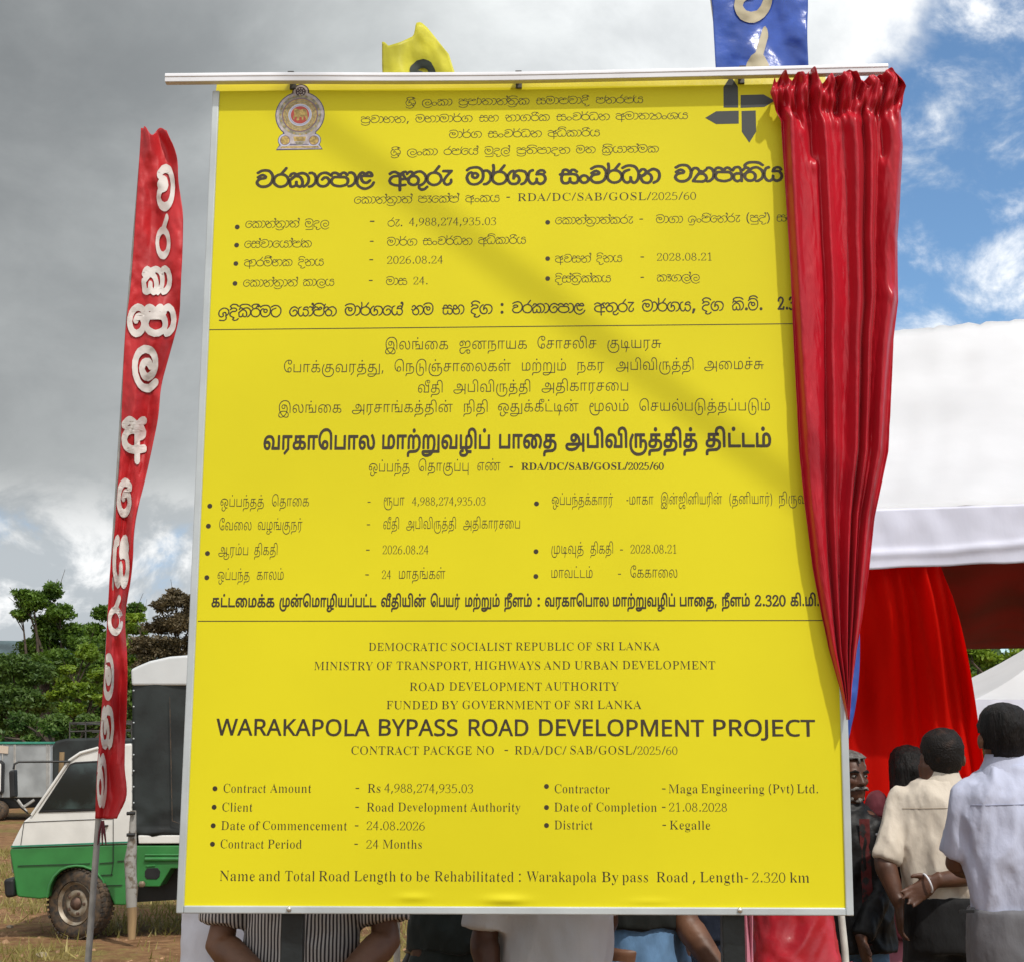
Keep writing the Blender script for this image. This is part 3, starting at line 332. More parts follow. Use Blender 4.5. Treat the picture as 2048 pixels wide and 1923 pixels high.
[630,9,[[-5,25,4,-23,1,-3,3,-3,4,-2,6,0,6,2,5,3,10,-5,6,0,6,3,2,-2,3,-1,3,1,8,6,7,8,3,9,1,13,-1,7,-4,8,-5,7,-6,4,-8,3,-6,1,-12,-3,-6,-3,-6,4,-5,1,-9,-3,-5,-5,-3,-9,1,-3,3,-2,2,0,3,1,5,9,3,1,2,-1,-9,-9,-10,-10],[7,23,15,14,9,-1,5,-5,3,-6,2,-10,-2,-8,-3,-2,-5,3,-1,3,0,10,-3,3,-3,0,-3,-1,-2,-2,0,-11,-2,-3,-4,-2,-4,0],[34,47,9,2,7,-1,6,-4,5,-7,1,-9,-1,-9,-5,-9,-5,-4,1,12,-3,13,-6,10]]],
[240,9,[[-7,0,2,-4,3,-2,9,1,5,2,10,10,5,11,1,14,-3,14,-5,9,-10,6,-5,0,-7,-1,-3,-3,0,-4,3,-4,2,0,7,1,6,-5,4,-11,-1,-13,-2,-6,-4,-5,-5,-4,-9,-2]]],
[440,9,[[-6,25,1,-8,2,-8,3,-5,5,-5,7,-4,6,-1,6,0,8,2,6,4,4,4,5,10,1,11,-5,9,-5,6,-7,2,-9,-1,-5,-5,-5,-7,1,-4,2,-2,3,-1,2,1,7,7,3,1,3,-2,4,-7,-1,-6,-4,-6,-4,-3,-7,-2,-8,2,-6,6,-2,10,1,10,6,11,7,5,6,1,5,-1,4,-1,8,-6,3,-1,4,3,1,2,-1,3,-8,8,-9,4,-8,0,-11,-3,-8,-5,-5,-7,-5,-13]]],
[560,9,[[-6,43,1,-2,2,-2,3,-1,2,0,-4,-6,-3,-7,-1,-4,1,-7,6,-9,7,-6,13,-4,14,-1,10,3,8,3,5,4,4,6,2,7,0,10,-3,7,-7,6,5,1,2,3,0,3,-6,8,-5,4,-6,2,-6,-1,-5,-3,-4,-4,-5,4,-7,3,-5,1,-6,-1,-4,-2,-4,-4],[6,21,3,8,2,2,4,1,31,-1,5,-3,2,-7,-1,-6,-2,-4,-9,-4,-11,-2,-10,2,-9,3,-4,6],[5,41,2,7,3,1,4,0,4,-2,4,-4,-11,0],[37,43,2,5,5,2,8,-9,-7,2]]],
[560,9,[[-6,20,3,-14,6,-10,10,-8,5,-3,8,-2,6,0,7,2,12,7,7,7,6,14,0,3,-2,2,-3,1,-3,-1,-2,-2,-4,-9,-4,-5,-7,-5,-8,-3,-7,1,-7,3,-6,5,-4,7,-1,12,4,13,0,-7,3,-8,5,-7,5,-4,8,-2,7,1,5,3,7,8,1,3,0,3,-2,2,-3,1,-4,-2,-8,-7,-5,0,-4,3,-4,8,0,6,27,-1,5,0,4,3,1,3,0,4,-3,9,-5,5,-7,2,-6,0,-7,-6,-6,4,-3,2,-6,-1,-5,-3,-5,-6,-5,-10,-4,-11],[16,47,3,2,3,-2,-4,-1],[37,47,5,3,3,-1,1,-3]]],
[560,9,[[-6,18,3,-10,3,-4,5,-4,12,-5,14,-2,1,-17,4,-2,4,0,3,4,0,16,15,2,4,4,0,4,-4,2,-15,-1,0,13,10,2,4,3,3,4,0,6,-6,10,-1,5,8,2,2,4,-1,3,-4,3,-8,-1,-6,-2,-5,-5,-4,0,-8,5,-6,3,-7,0,-8,-2,-11,-8,0,-4,2,-4,2,-1,3,0,10,7,4,1,5,-1,7,-5,-14,-1,-9,-4,-5,-5,-3,-5],[5,18,3,6,5,6,10,2,8,0,1,-28,-10,1,-9,3,-5,4],[43,30,0,9,6,-8]]],
[650,9,[[-7,24,2,-5,4,-1,2,-8,3,-6,9,-7,7,-2,7,0,7,2,5,3,-1,-9,1,-5,4,-5,6,-5,7,-1,8,2,6,4,8,9,0,3,-1,3,-4,2,-4,-2,-6,-7,-4,-2,-6,0,-4,3,1,4,4,1,6,4,8,9,4,9,2,10,-1,10,-5,10,-7,7,-9,6,-7,1,-8,-1,-6,-2,-7,-4,-4,4,-4,2,-7,0,-6,-3,-4,-3,-4,-6,0,-4,1,-3,3,-1,4,1,5,7,2,1,3,0,2,-2,-10,-12,-11,-8],[28,43,9,6,10,1,7,-4,5,-6,4,-10,-1,-10,-4,-8,-8,-6,-7,-2,3,6,1,7,0,7,-3,7,-7,8],[11,19,1,5,2,4,5,3,4,1,6,-1,4,-3,2,-4,1,-5,-1,-5,-2,-4,-4,-3,-6,-1,-4,1,-5,3,-3,4]]],
[800,9,[[-6,25,2,-9,4,-9,6,-6,9,-5,6,-2,7,0,11,3,9,7,7,10,2,-9,6,-7,7,-3,8,1,7,4,6,8,1,5,-1,10,-4,3,-5,-2,-1,-3,0,-9,-4,-4,-3,-2,-3,0,-3,2,-2,4,0,4,3,7,8,13,15,17,1,5,-2,3,-3,1,-30,0,-4,-2,-2,-5,4,-4,19,-1,-11,-14,-7,-13,-2,11,-4,9,-7,7,-9,5,13,19,0,3,-2,3,-2,1,-4,0,-2,-2,-16,-23,-12,-4,-9,-7,-5,-11],[6,25,1,7,4,7,7,5,8,1,8,-2,6,-4,4,-7,2,-7,-2,-7,-4,-7,-6,-4,-8,-2,-8,1,-6,5,-5,6]]],
[540,9,[[-7,27,1,-8,4,-10,3,-5,5,-5,6,-3,8,-2,9,0,9,2,7,5,6,4,4,6,4,8,2,10,0,12,-1,8,-3,8,-4,7,-8,7,-7,3,-7,1,-12,-1,-12,-3,-5,-3,-8,-8,0,-5,5,-3,3,1,9,8,12,3,14,-1,7,-6,4,-7,1,-6,1,-11,-1,-8,-5,-10,-5,-5,-6,-4,-9,-2,-7,1,-5,3,-5,8,-3,12,3,9,5,6,1,-1,-1,-5,0,-5,2,-5,3,-3,5,-3,5,-1,5,1,4,2,5,6,2,8,-3,7,-6,5,-6,2,-7,-1,-7,4,-7,-2,-6,-4,-3,-5,-3,-7],[23,36,1,3,3,1,3,-1,2,-3,-2,-4,-3,-1,-3,2]]],
[490,9,[[-6,25,2,-9,4,-9,6,-6,8,-5,9,-2,9,1,9,3,7,6,5,6,3,8,1,7,-1,8,-4,8,-4,5,-7,6,-6,3,12,18,1,4,-2,3,-3,1,-4,-1,-17,-24,-12,-4,1,13,-2,15,-2,2,-3,1,-2,0,-3,-2,-1,-4,2,-14],[6,25,1,7,4,7,7,5,8,1,8,-2,6,-4,4,-7,2,-7,-2,-7,-4,-7,-6,-4,-8,-2,-8,1,-6,5,-5,6]]],
[640,9,[[-6,27,1,-9,2,-7,5,-8,4,-5,6,-3,5,-1,8,0,5,1,8,4,4,5,4,8,0,7,-2,8,-4,7,-5,5,-3,1,-4,0,0,1,4,6,4,2,11,-1,7,-2,4,-3,2,-5,2,-6,0,-5,-2,-9,-4,-9,-3,-2,-8,-4,-2,-2,-1,-3,1,-2,3,-2,2,-1,12,5,6,7,6,12,1,15,-1,7,-5,9,-4,6,-4,2,-10,3,-11,1,-8,-2,-6,-3,-2,3,-4,1,-10,-4,-6,-7,-6,-11],[5,27,1,6,4,7,4,5,4,2,-2,-8,-1,-19,3,-3,5,0,3,3,0,4,5,4,3,-4,1,-6,-3,-8,-2,-3,-5,-2,-6,0,-5,1,-3,3,-4,7]]],
[580,9,[[-6,28,2,-13,4,-10,5,-7,8,-4,8,0,9,6,4,-4,4,-2,5,-1,6,2,5,2,4,4,5,8,2,6,0,6,-1,7,-3,6,-4,6,5,2,1,3,0,2,-6,10,-7,3,-9,0,-10,-6,-4,-5,-3,-11,1,-3,3,-2,14,1,6,-1,3,-3,3,-7,0,-6,-3,-7,-5,-4,-5,-1,-6,5,0,12,-2,2,-3,1,-3,0,-2,-2,-1,-12,-6,-6,-2,0,-3,1,-5,7,-3,10,1,13,4,11,9,3,2,3,0,4,-3,3,-3,1,-8,-3,-5,-4,-6,-12],[38,45,4,4,6,0,2,0,3,-6,-9,2]]],
[580,9,[[-10,35,2,-4,4,-2,-1,-13,2,-11,5,-8,5,-3,7,-1,6,0,6,2,4,4,9,-5,6,-1,6,1,7,3,5,9,2,13,-2,8,-3,6,-3,4,-4,2,-6,2,-10,1,2,5,2,2,3,-1,9,-8,3,0,3,3,1,3,-1,3,-8,7,-5,3,-9,0,-4,-2,-4,-4,-6,5,-5,2,-5,0,-5,-1,-5,-3,-2,-3,-3,-12,-5,-1],[6,18,1,8,2,4,30,1,6,-1,5,-2,3,-5,1,-7,-1,-6,-3,-4,-4,-1,-4,0,-4,2,-2,3,0,9,-1,3,-2,2,-4,0,-2,-1,-2,-2,-1,-12,-4,-4,-6,-1,-4,1,-1,2,-3,6],[10,41,1,7,4,1,5,-2,3,-5]]],
[330,9,[[-5,15,1,-8,5,-6,6,-5,8,-2,8,2,7,4,5,7,1,8,-1,7,-5,7,-7,5,-8,2,-8,-2,-6,-5,-5,-7],[6,15,1,3,2,3,3,3,3,0,4,0,3,-2,2,-4,1,-3,-1,-4,-2,-3,-3,-2,-4,0,-3,0,-3,3]]],
[540,9,[[-7,24,1,-7,3,-9,5,-8,5,-4,5,-2,5,-1,4,2,7,4,4,-4,5,-2,4,0,5,2,6,5,4,6,4,10,1,10,-1,15,-4,12,-4,9,-5,6,-6,4,-9,2,-7,1,-10,-1,-7,-2,-12,-8,-3,-4,2,-4,4,-2,3,1,11,7,9,2,12,-2,7,-4,7,-12,2,-7,0,-9,-2,-14,-4,-7,-3,-4,-3,0,-4,4,-1,14,-4,3,-4,0,-3,-2,0,-3,0,-12,-6,-4,-3,0,-3,2,-5,10,-1,9,2,9,6,7,14,6,2,5,-4,4,-3,0,-10,-3,-6,-3,-4,-3,-6,-11]]],
[650,9,[[-8,31,1,-3,5,-4,1,-13,5,-10,6,-6,11,-3,8,0,8,4,5,5,3,7,2,9,-2,9,-4,8,-8,7,6,4,7,3,7,-1,7,-6,3,-9,-1,-11,-4,-10,-3,-3,-10,-5,-2,-2,0,-4,2,-4,5,0,11,6,5,4,6,11,2,12,-1,11,-4,11,-5,5,-6,4,-10,3,-7,-1,-5,-3,-10,-7,-4,6,-5,3,-6,1,-7,-1,-5,-4,-4,-7,-1,-3,1,-3,3,-2,4,0,7,9,2,0,2,0,2,-2,1,-2,-1,-3,-3,-4,-6,-5,-6,4,-3,1,-4,-2],[9,20,8,4,8,8,6,-3,2,-3,2,-5,0,-5,-2,-7,-2,-4,-5,-2,-5,0,-5,2,-3,3,-3,6]]],
[470,9,[[-6,44,3,-4,4,-1,3,2,5,8,4,0,2,-1,6,-9,-10,-14,-13,-21,0,-5,2,-3,18,-2,19,-1,7,3,7,7,4,8,-1,8,-4,9,-8,7,11,10,1,4,-2,3,-3,1,-3,0,-10,-9,-3,3,-4,0,-5,8,-3,3,-6,2,-6,0,-5,-1,-3,-2,-6,-10],[12,5,8,14,6,7,11,-1,4,-4,2,-4,1,-3,-1,-3,-3,-4,-3,-2,-6,-1]]],
[310,9,[[-7,44,2,-5,4,-1,4,2,6,10,6,2,4,-2,2,-6,1,-8,-11,1,-4,-2,-5,-3,-3,-5,-3,-6,0,-6,1,-7,4,-8,7,-5,7,-2,8,4,4,-3,5,1,2,4,-1,40,-2,10,-4,8,-4,4,-6,2,-6,-1,-5,-1,-4,-2,-4,-4],[7,17,1,5,4,3,11,0,0,-16,-7,-4,-4,0,-4,4]]],
[650,9,[[-7,24,2,-5,4,-1,2,-8,4,-6,4,-4,5,-4,6,-1,7,0,7,2,5,3,1,-4,3,-2,8,0,4,2,12,9,3,6,2,6,2,7,-1,9,-1,7,-3,6,-8,8,-10,6,-6,1,-8,-1,-6,-2,-7,-4,-5,4,-5,2,-2,4,4,3,6,3,9,1,9,0,14,-3,10,-8,3,-1,5,3,1,2,-1,3,-11,10,-6,3,-10,2,-18,0,-8,-1,-7,-3,-5,-4,-5,-5,-2,-6,2,-6,-7,-9,-1,-3,3,-4,4,-1,3,2,5,6,4,1,2,-2,-10,-12,-11,-8],[28,43,9,6,10,1,7,-4,5,-6,4,-10,-1,-10,-4,-8,-8,-6,-7,-2,3,6,1,7,0,7,-3,7,-7,8],[11,19,1,5,2,4,5,3,4,1,6,-1,4,-3,2,-4,1,-5,-1,-5,-2,-4,-4,-3,-6,-1,-4,1,-5,3,-3,4]]],
[650,9,[[-4,23,1,-1,1,-1,5,3,0,-7,1,-6,3,-5,5,-5,8,-3,9,1,7,3,5,6,3,7,0,8,-4,8,-5,5,-7,4,-8,0,4,6,11,5,8,2,4,0,5,-2,6,-5,4,-4,4,-10,0,-7,-1,-6,-3,-7,-5,-5,-2,2,-2,0,-1,-2,0,-4,-8,-2,-2,-1,0,-2,2,-1,10,2,-3,-8,-4,-6,-12,-4,-11,-1,-15,5,-3,2,-4,7,-2,0,-1,-1,0,-2,4,-6,4,-4,13,-5,12,0,14,4,8,6,4,9,0,7,6,5,4,8,2,9,1,6,-2,9,-3,6,-7,6,-6,4,-5,2,-8,0,-8,-2,-8,-5,-7,6,-5,1,-6,-1,-3,-3,-5,-6,0,-3,3,0,5,6,5,2,4,0,4,-5,-12,-14,-10,-8],[7,19,2,6,3,6,5,3,7,1,6,-1,5,-4,3,-5,1,-6,-1,-6,-3,-6,-6,-3,-6,-2,-6,2,-5,3,-4,6]]],
[270,9,[[-2,55,0,-2,2,-1,22,1,-15,-14,-2,-4,2,-4,10,-3,4,-4,2,-7,-2,-7,-2,-4,-2,-2,-13,2,-2,-3,1,-2,9,-2,5,0,3,1,4,5,3,6,1,6,-1,5,-2,5,-4,4,-10,4,14,16,2,4,-4,3,-4,0,-20,-1]]],
[630,9,[[-2,26,4,-23,3,-4,5,-2,5,1,6,2,3,4,4,-4,4,-2,5,-1,4,1,4,4,3,6,0,10,-1,10,-4,6,-4,6,-7,4,-6,2,6,3,9,3,6,0,7,-2,6,-6,-1,-9,1,-1,2,-1,2,4,1,-9,-1,-8,-2,-7,-5,-6,-8,-7,1,-2,2,0,10,7,4,6,3,8,1,15,-4,11,5,18,0,7,-1,6,-3,3,-5,1,-3,-1,-2,-4,-1,-3,2,-3,6,-4,3,2,-1,-5,-4,-12,-6,4,-10,3,-10,-1,-11,-5,-9,6,-4,0,-5,-3,-3,-2,-4,-8,0,-2,1,-1,3,1,3,7,5,3,4,0,5,-4,-22,-21],[3,25,18,16,11,-2,6,-5,4,-8,2,-11,-2,-9,-2,-3,-3,-1,-3,0,-4,3,-3,5,0,10,-3,1,-2,-1,0,-10,-3,-5,-6,-3,-5,1,-2,2],[61,72,1,3,2,0,2,-2,1,-3]]],
[570,9,[[-2,43,1,-2,2,0,5,9,8,2,4,-1,4,-4,3,-7,-13,-1,-4,-1,-4,-2,-4,-5,-2,-7,0,-6,3,-8,5,-6,8,-4,12,-3,9,0,12,4,7,4,6,8,2,13,-2,15,0,6,4,14,5,11,-3,1,-3,-2,-2,6,-5,3,-4,0,-3,-4,0,-4,1,-3,6,-3,3,0,-8,-30,1,-2,2,-1,1,1,1,2,1,-12,-3,-12,-3,-4,-6,-3,-7,-2,-8,-1,-7,1,-8,2,-6,3,-4,4,-2,5,-1,4,3,8,5,5,6,1,20,0,1,2,-1,1,-6,1,4,9,2,3,6,-2,2,-3,-6,-5,1,-3,2,0,6,3,2,2,0,3,-2,4,-2,3,-6,2,-4,0,-4,-3,-3,-6,-3,4,-6,5,-4,2,-6,0,-4,-2,-3,-2],[53,72,1,3,2,0,2,-2,1,-3]]],
[322,5,[[10,48,44,-1,1,1,0,12,-45,0]]],
[704,5,[[14,0,48,0,0,5,-5,1,-5,1,-2,3,-1,4,-1,10,0,39,1,0,18,0,33,-51,3,-4,3,-3,3,-5,26,0,-1,5,-5,1,-5,6,-34,50,-1,1,-2,0,-2,3,7,4,7,0,8,5,6,7,4,8,1,10,-1,9,-3,7,-4,6,-3,2,-4,3,-6,1,-9,4,-16,3,-57,0,0,-4,9,-2,3,-5,1,-12,0,-42,4,-1,0,-5,-4,-1,0,-39,-1,-12,-2,-4,-2,-1,-8,-2],[48,115,2,11,3,2,25,0,7,-2,5,-4,5,-9,2,-13,-1,-11,-3,-6,-4,-6,-6,-4,-6,-3,-6,0,-1,0,-22,0]]],
[738,5,[[14,135,0,-4,8,-1,3,-2,2,-7,1,-9,0,-90,-1,-10,-1,-5,-10,-2,0,-5,50,0,0,1,15,1,16,5,5,1,12,7,6,8,6,9,5,15,2,21,-1,12,-2,12,-3,9,-8,13,-6,6,-7,5,-8,4,-4,0,-13,5,-20,2,-46,0],[48,114,1,9,0,3,2,2,3,1,12,0,14,-1,7,-3,8,-5,5,-6,7,-13,3,-14,1,-19,-1,-14,-2,-14,-3,-10,-4,-7,-4,-6,-7,-6,-8,-3,-6,0,-2,-1,-18,0,-4,1,-3,3,-1,10]]],
[650,5,[[5,0,25,0,0,5,-7,2,-2,3,-1,2,1,6,8,20,-1,1,-5,0,-10,-26,-5,-6,-3,-2],[31,40,50,-1,9,-21,1,-7,-3,-4,-10,-2,0,-5,44,0,0,5,-5,2,-2,3,-12,29,-4,1,-3,7,0,1,3,0,-19,44,-2,1,-12,45,-4,0,-10,-42,0,-2,-1,-1,2,1,1,-1,6,-1,18,-44,-43,0,-1,-2],[27,48,5,0,18,45,-5,0,-1,-1]]],
[372,5,[[4,2,14,0,52,139,-13,0,-1,-1]]],
[697,5,[[14,68,3,-20,5,-16,8,-12,7,-7,5,-3,5,-3,2,0,17,-9,9,-1,10,1,19,9,4,0,4,2,9,7,10,10,-4,5,-2,-5,-9,-8,-6,-4,-11,-5,-9,-2,-17,0,-10,2,-8,5,-9,10,-5,9,-3,11,-2,24,1,20,4,15,6,13,7,8,8,6,10,2,19,-1,4,-1,4,-1,6,-3,6,-5,6,-9,5,-9,4,-11,2,0,1,0,-2,21,-4,16,4,1,2,8,-3,0,-2,-5,-3,-3,-2,0,-8,0,-9,2,-5,0,-13,6,-7,1,-9,-1,-11,-6,-5,0,-6,-2,-8,-6,-8,-8,-8,-12,-4,-10,-2,-10]]],
[581,5,[[14,-3,3,0,3,6,-5,0],[14,46,1,-22,2,-11,2,-7,3,-1,1,-2,14,0,14,-5,9,-1,8,2,10,6,6,0,3,1,6,6,4,5,4,8,1,7,0,7,-3,9,-8,15,-8,8,-8,6,-20,10,-14,9,-6,5,-2,5,-1,7,1,5,2,5,4,4,5,3,4,2,8,0,12,0,5,-1,7,-4,6,-6,4,-7,4,-7,3,-11,3,-1,-2,21,-4,15,-3,2,-15,0,-15,5,-10,0,-3,0,-7,-6,-5,0,-7,-4,-6,-9,-4,-12,2,-11,12,-21,7,-7,8,-6,26,-14,6,-4,4,-5,2,-6,1,-8,-2,-8,-5,-6,-4,-4,-8,-2,-21,0,-5,1,-6,3,-7,6,-5,9,-4,11,-3,12,-2,0],[94,133,5,0,1,6,-3,0]]],
[659,5,[[14,135,1,-4,8,-1,2,-3,2,-3,1,-14,0,-34,4,-1,0,-6,-4,-1,0,-44,-1,-12,-2,-4,-10,-3,-1,-5,58,0,12,2,11,5,4,0,6,3,6,6,3,5,3,10,1,8,-1,7,-3,9,-5,6,-9,6,-9,2,-4,2,-8,2,-1,1,4,1,5,0,8,3,5,3,7,7,4,8,1,8,-2,10,-4,8,-9,7,-4,0,-9,4,-12,2,-57,1],[48,20,0,48,20,1,1,-1,6,0,9,-3,5,-4,3,-5,3,-6,1,-11,-1,-14,-2,-5,-3,-5,-4,-5,-6,-2,-5,0,0,-1,-19,0,-5,1,-2,2],[48,116,1,10,3,3,23,0,7,-3,3,-2,4,-8,2,-13,-1,-10,-2,-6,-4,-5,-6,-4,-6,-2,-5,-1,-19,0]]],
[756,5,[[15,68,1,-13,2,-11,6,-15,5,-8,8,-9,12,-7,7,-1,15,-6,10,-1,10,1,20,6,5,0,9,4,2,3,1,37,1,3,2,2,8,1,0,5,-47,0,0,-5,10,-1,4,-3,1,-2,1,-10,0,-17,-2,-9,-3,-5,-8,-3,-23,0,-5,1,-8,4,-6,5,-6,8,-4,8,-3,11,-3,13,0,14,1,20,3,14,4,10,3,5,7,8,10,6,14,1,11,-1,5,-1,4,0,6,-3,6,-6,5,-7,6,-10,4,-12,3,0,-2,20,-1,9,-3,8,5,1,1,8,-3,1,-4,-7,-3,-2,-8,0,-5,1,-6,0,-16,7,-8,1,-8,-1,-13,-7,-5,0,-4,-1,-8,-6,-6,-7,-9,-12,-6,-17]]],
[782,5,[[15,68,1,-16,4,-12,6,-13,6,-9,12,-10,8,-4,5,0,12,-6,8,-1,9,1,13,6,5,0,5,2,6,4,9,8,7,10,6,12,3,12,2,16,-2,15,-3,13,-6,13,-8,10,-10,9,-5,2,-4,2,-5,0,-11,6,-7,1,-12,-1,-11,-6,-5,0,-4,-2,-9,-5,-7,-7,-8,-10,-6,-12,-3,-12],[37,68,1,20,3,15,6,13,7,8,9,6,9,2,17,-1,8,-3,9,-9,7,-11,4,-12,2,-14,1,-14,-2,-20,-3,-15,-6,-14,-8,-9,-7,-4,-3,-1,-4,-1,-17,0,-5,1,-6,3,-10,10,-6,11,-3,11,-2,8]]],
[635,5,[[14,0,96,0,1,8,4,2,4,7,7,28,0,1,-3,0,-5,-13,-5,-9,-6,-7,-8,-5,-11,-3,-15,-1,-20,1,-4,3,-1,12,1,97,1,6,4,3,11,1,-1,5,-49,0,-1,-1,1,-4,9,-3,2,-2,2,-5,0,-9,0,-88,0,-9,-2,-6,1,-1,-4,-2,-8,-1]]],
[475,5,[[3,4,1,-3,3,-1,4,1,57,0,5,-2,5,3,8,22,-2,4,-4,1,-5,-3,-7,-19,-53,0,46,57,16,29,2,11,-2,11,-6,8,-13,8,-11,3,-15,-1,-17,-11,-7,-8,-3,-20,3,-4,5,0,3,3,6,25,13,10,10,1,9,-4,9,-7,2,-6,1,-14,-3,-12,-10,-19]]],
[475,5,[[2,66,2,-21,4,-14,8,-16,8,-9,11,-7,12,-2,11,4,8,7,8,11,7,17,4,31,-2,20,-4,13,-7,17,-8,9,-9,6,-11,3,-12,-3,-9,-6,-7,-9,-8,-17,-5,-18],[15,66,4,33,4,11,7,11,8,7,7,1,8,-4,8,-9,6,-13,4,-17,0,-35,-2,-14,-5,-15,-7,-11,-6,-6,-7,-2,-6,1,-12,12,-8,21]]],
[475,5,[[1,13,5,-8,4,-3,12,-4,13,-1,26,7,5,4,8,9,7,18,2,12,-2,13,-5,11,-11,9,-15,5,-10,1,-17,-5,7,46,44,0,2,2,-2,3,-44,0,-5,3,-5,-1,-2,-3,-8,-55,1,-5,6,-2,5,5,23,6,11,-3,7,-5,6,-13,1,-19,-3,-14,-6,-10,-9,-9,-21,-4,-15,3,-10,11,-4,-1]]],
[475,5,[[2,48,1,-13,5,-13,10,-14,8,-6,14,-5,12,1,13,6,7,7,9,16,2,13,-4,17,-10,15,-12,6,-12,1,-12,-2,-16,-8,7,18,14,21,13,10,22,10,2,3,-2,2,-3,0,-28,-13,-16,-13,-12,-17,-6,-12],[15,40,0,7,13,20,12,6,12,0,8,-3,6,-10,4,-14,-1,-18,-3,-9,-6,-10,-10,-5,-12,0,-10,5,-5,7,-6,14]]],
[475,5,[[1,41,1,-3,3,-2,5,2,42,0,1,-40,5,-5,7,3,1,42,18,0,2,3,-2,3,-18,0,0,88,-3,6,-5,1,-5,-3,-1,-7],[13,44,39,67,0,-67]]],
[268,5,[[10,-24,10,0,13,34,3,10,0,2,-17,-1]]],
[475,5,[[2,92,3,-12,5,-11,6,-9,8,-5,20,-2,12,4,12,6,-6,-18,-10,-16,-13,-12,-27,-13,-1,-4,4,-2,29,14,11,8,9,11,11,17,4,13,4,15,0,15,-6,19,-9,15,-13,7,-13,3,-14,-3,-12,-8,-9,-13],[15,92,3,16,6,12,8,7,12,2,11,-4,7,-8,7,-15,1,-16,-13,-21,-11,-6,-9,-1,-9,3,-5,4,-5,12]]],
[475,5,[[4,34,2,-11,7,-11,10,-9,11,-5,13,-1,12,3,10,7,9,10,5,14,-2,14,-9,15,-15,9,8,6,7,9,4,12,0,8,-5,15,-13,12,-12,4,-13,-2,-9,-5,-9,-12,-4,-12,2,-14,7,-13,10,-8,-10,-5,-9,-10,-5,-9],[17,34,1,12,4,9,8,7,9,3,11,0,9,-5,7,-7,3,-9,1,-16,-3,-10,-7,-10,-12,-5,-12,1,-10,6,-7,10],[24,96,2,20,9,11,5,2,7,0,5,-3,6,-5,5,-12,0,-15,-3,-10,-7,-9,-9,-4,-10,4,-8,10]]],
[475,5,[[3,106,1,-4,3,-2,4,0,3,2,4,23,54,0,-18,-44,-25,-80,2,-5,5,-1,4,3,25,81,19,50,-5,4,-6,-2,-55,0,-3,3,-4,0,-5,-4]]],
[475,5,[[3,13,5,-9,5,-3,28,-4,18,5,9,5,7,8,6,16,0,13,-12,19,-8,6,-9,3,13,11,10,17,1,10,-1,6,-3,6,-6,6,-22,7,-17,-3,-8,-3,-6,-6,-6,-17,3,-5,5,0,8,21,10,6,14,1,10,-4,4,-4,2,-5,0,-16,-6,-12,-10,-11,-16,-3,-2,-2,2,-3,22,-3,11,-11,4,-8,1,-10,-1,-11,-5,-12,-8,-7,-15,-5,-21,3,-11,12,-4,-1]]],
[268,5,[[16,11,1,-5,2,-4,4,-2,4,-1,4,1,3,2,3,4,1,4,-1,6,-3,4,-3,2,-4,1,-4,-1,-4,-2,-2,-3]]],
[800,9,[[-2,25,1,-8,4,-8,5,-6,7,-4,9,-2,8,1,8,3,6,5,5,7,2,8,0,6,-1,8,-4,7,-5,5,-7,4,-7,2,15,21,0,3,-4,0,-16,-24,-11,-3,-8,-6,-5,-9],[55,56,2,-2,25,0,-16,-20,-5,-10,-3,-8,1,-8,5,-7,5,-3,8,1,7,4,4,6,1,5,-1,8,-3,0,-1,-1,0,-8,-1,-3,-5,-5,-4,-2,-5,0,-4,3,-2,5,0,6,4,8,6,9,17,21,0,2,-2,1,-30,0],[2,25,2,9,5,7,8,5,8,2,9,-2,7,-4,6,-8,2,-9,-2,-8,-5,-8,-8,-5,-9,-2,-9,2,-7,5,-5,8]]],
[268,5,[[16,11,1,-5,2,-4,4,-2,4,-1,4,1,3,2,3,4,1,4,-1,6,-3,4,-3,2,-4,1,-4,-1,-4,-2,-2,-3]]],
[550,9,[[-2,20,1,-10,5,-8,5,-3,8,-2,7,3,4,6,1,5,-3,8,0,2,3,3,4,1,4,-2,2,-4,0,-14,1,-12,0,-4,-2,-4,-4,-3,-5,-2,-6,0,-17,1,-2,0,-1,-2,2,-2,18,-2,8,1,8,4,5,7,1,6,-1,12,8,7,3,5,4,9,0,9,-4,9,-8,8,-11,4,-12,0,-11,-6,-9,-9,-5,-10],[2,20,1,10,4,9,9,7,10,5,9,0,9,-3,7,-6,3,-8,1,-5,-3,-8,-2,-4,-6,-6,-1,11,-4,6,-6,2,-4,-1,-5,-3,-3,-4,0,-3,3,-10,-2,-4,-4,-3,-6,0,-5,3,-3,6]]],
[570,9,[[-2,43,1,-2,2,0,5,9,8,2,4,-1,4,-4,3,-7,-13,-1,-4,-1,-4,-2,-4,-5,-2,-7,0,-6,3,-8,5,-6,8,-4,12,-3,9,0,12,4,7,4,6,8,2,13,-2,15,0,6,4,14,5,11,-2,1,-2,-1,-4,-7,-4,-13,-2,-11,2,-15,-2,-12,-4,-6,-6,-3,-7,-2,-8,-1,-7,1,-8,2,-6,3,-4,4,-2,5,-1,4,3,8,5,5,6,1,20,0,1,2,-1,1,-6,1,6,11,5,0,3,-4,0,-1,-6,-4,0,-2,1,-1,2,0,6,3,2,3,0,4,-3,4,-4,3,-4,0,-5,-1,-5,-8,-3,4,-4,4,-4,2,-6,1,-4,6,2,4,5,4,4,2,8,2,8,0,12,-4,9,-8,2,-1,2,1,0,3,-8,8,-8,4,-11,2,-12,-2,-8,-3,-5,-4,-4,-4,0,-5,3,-6,-5,-4]]],
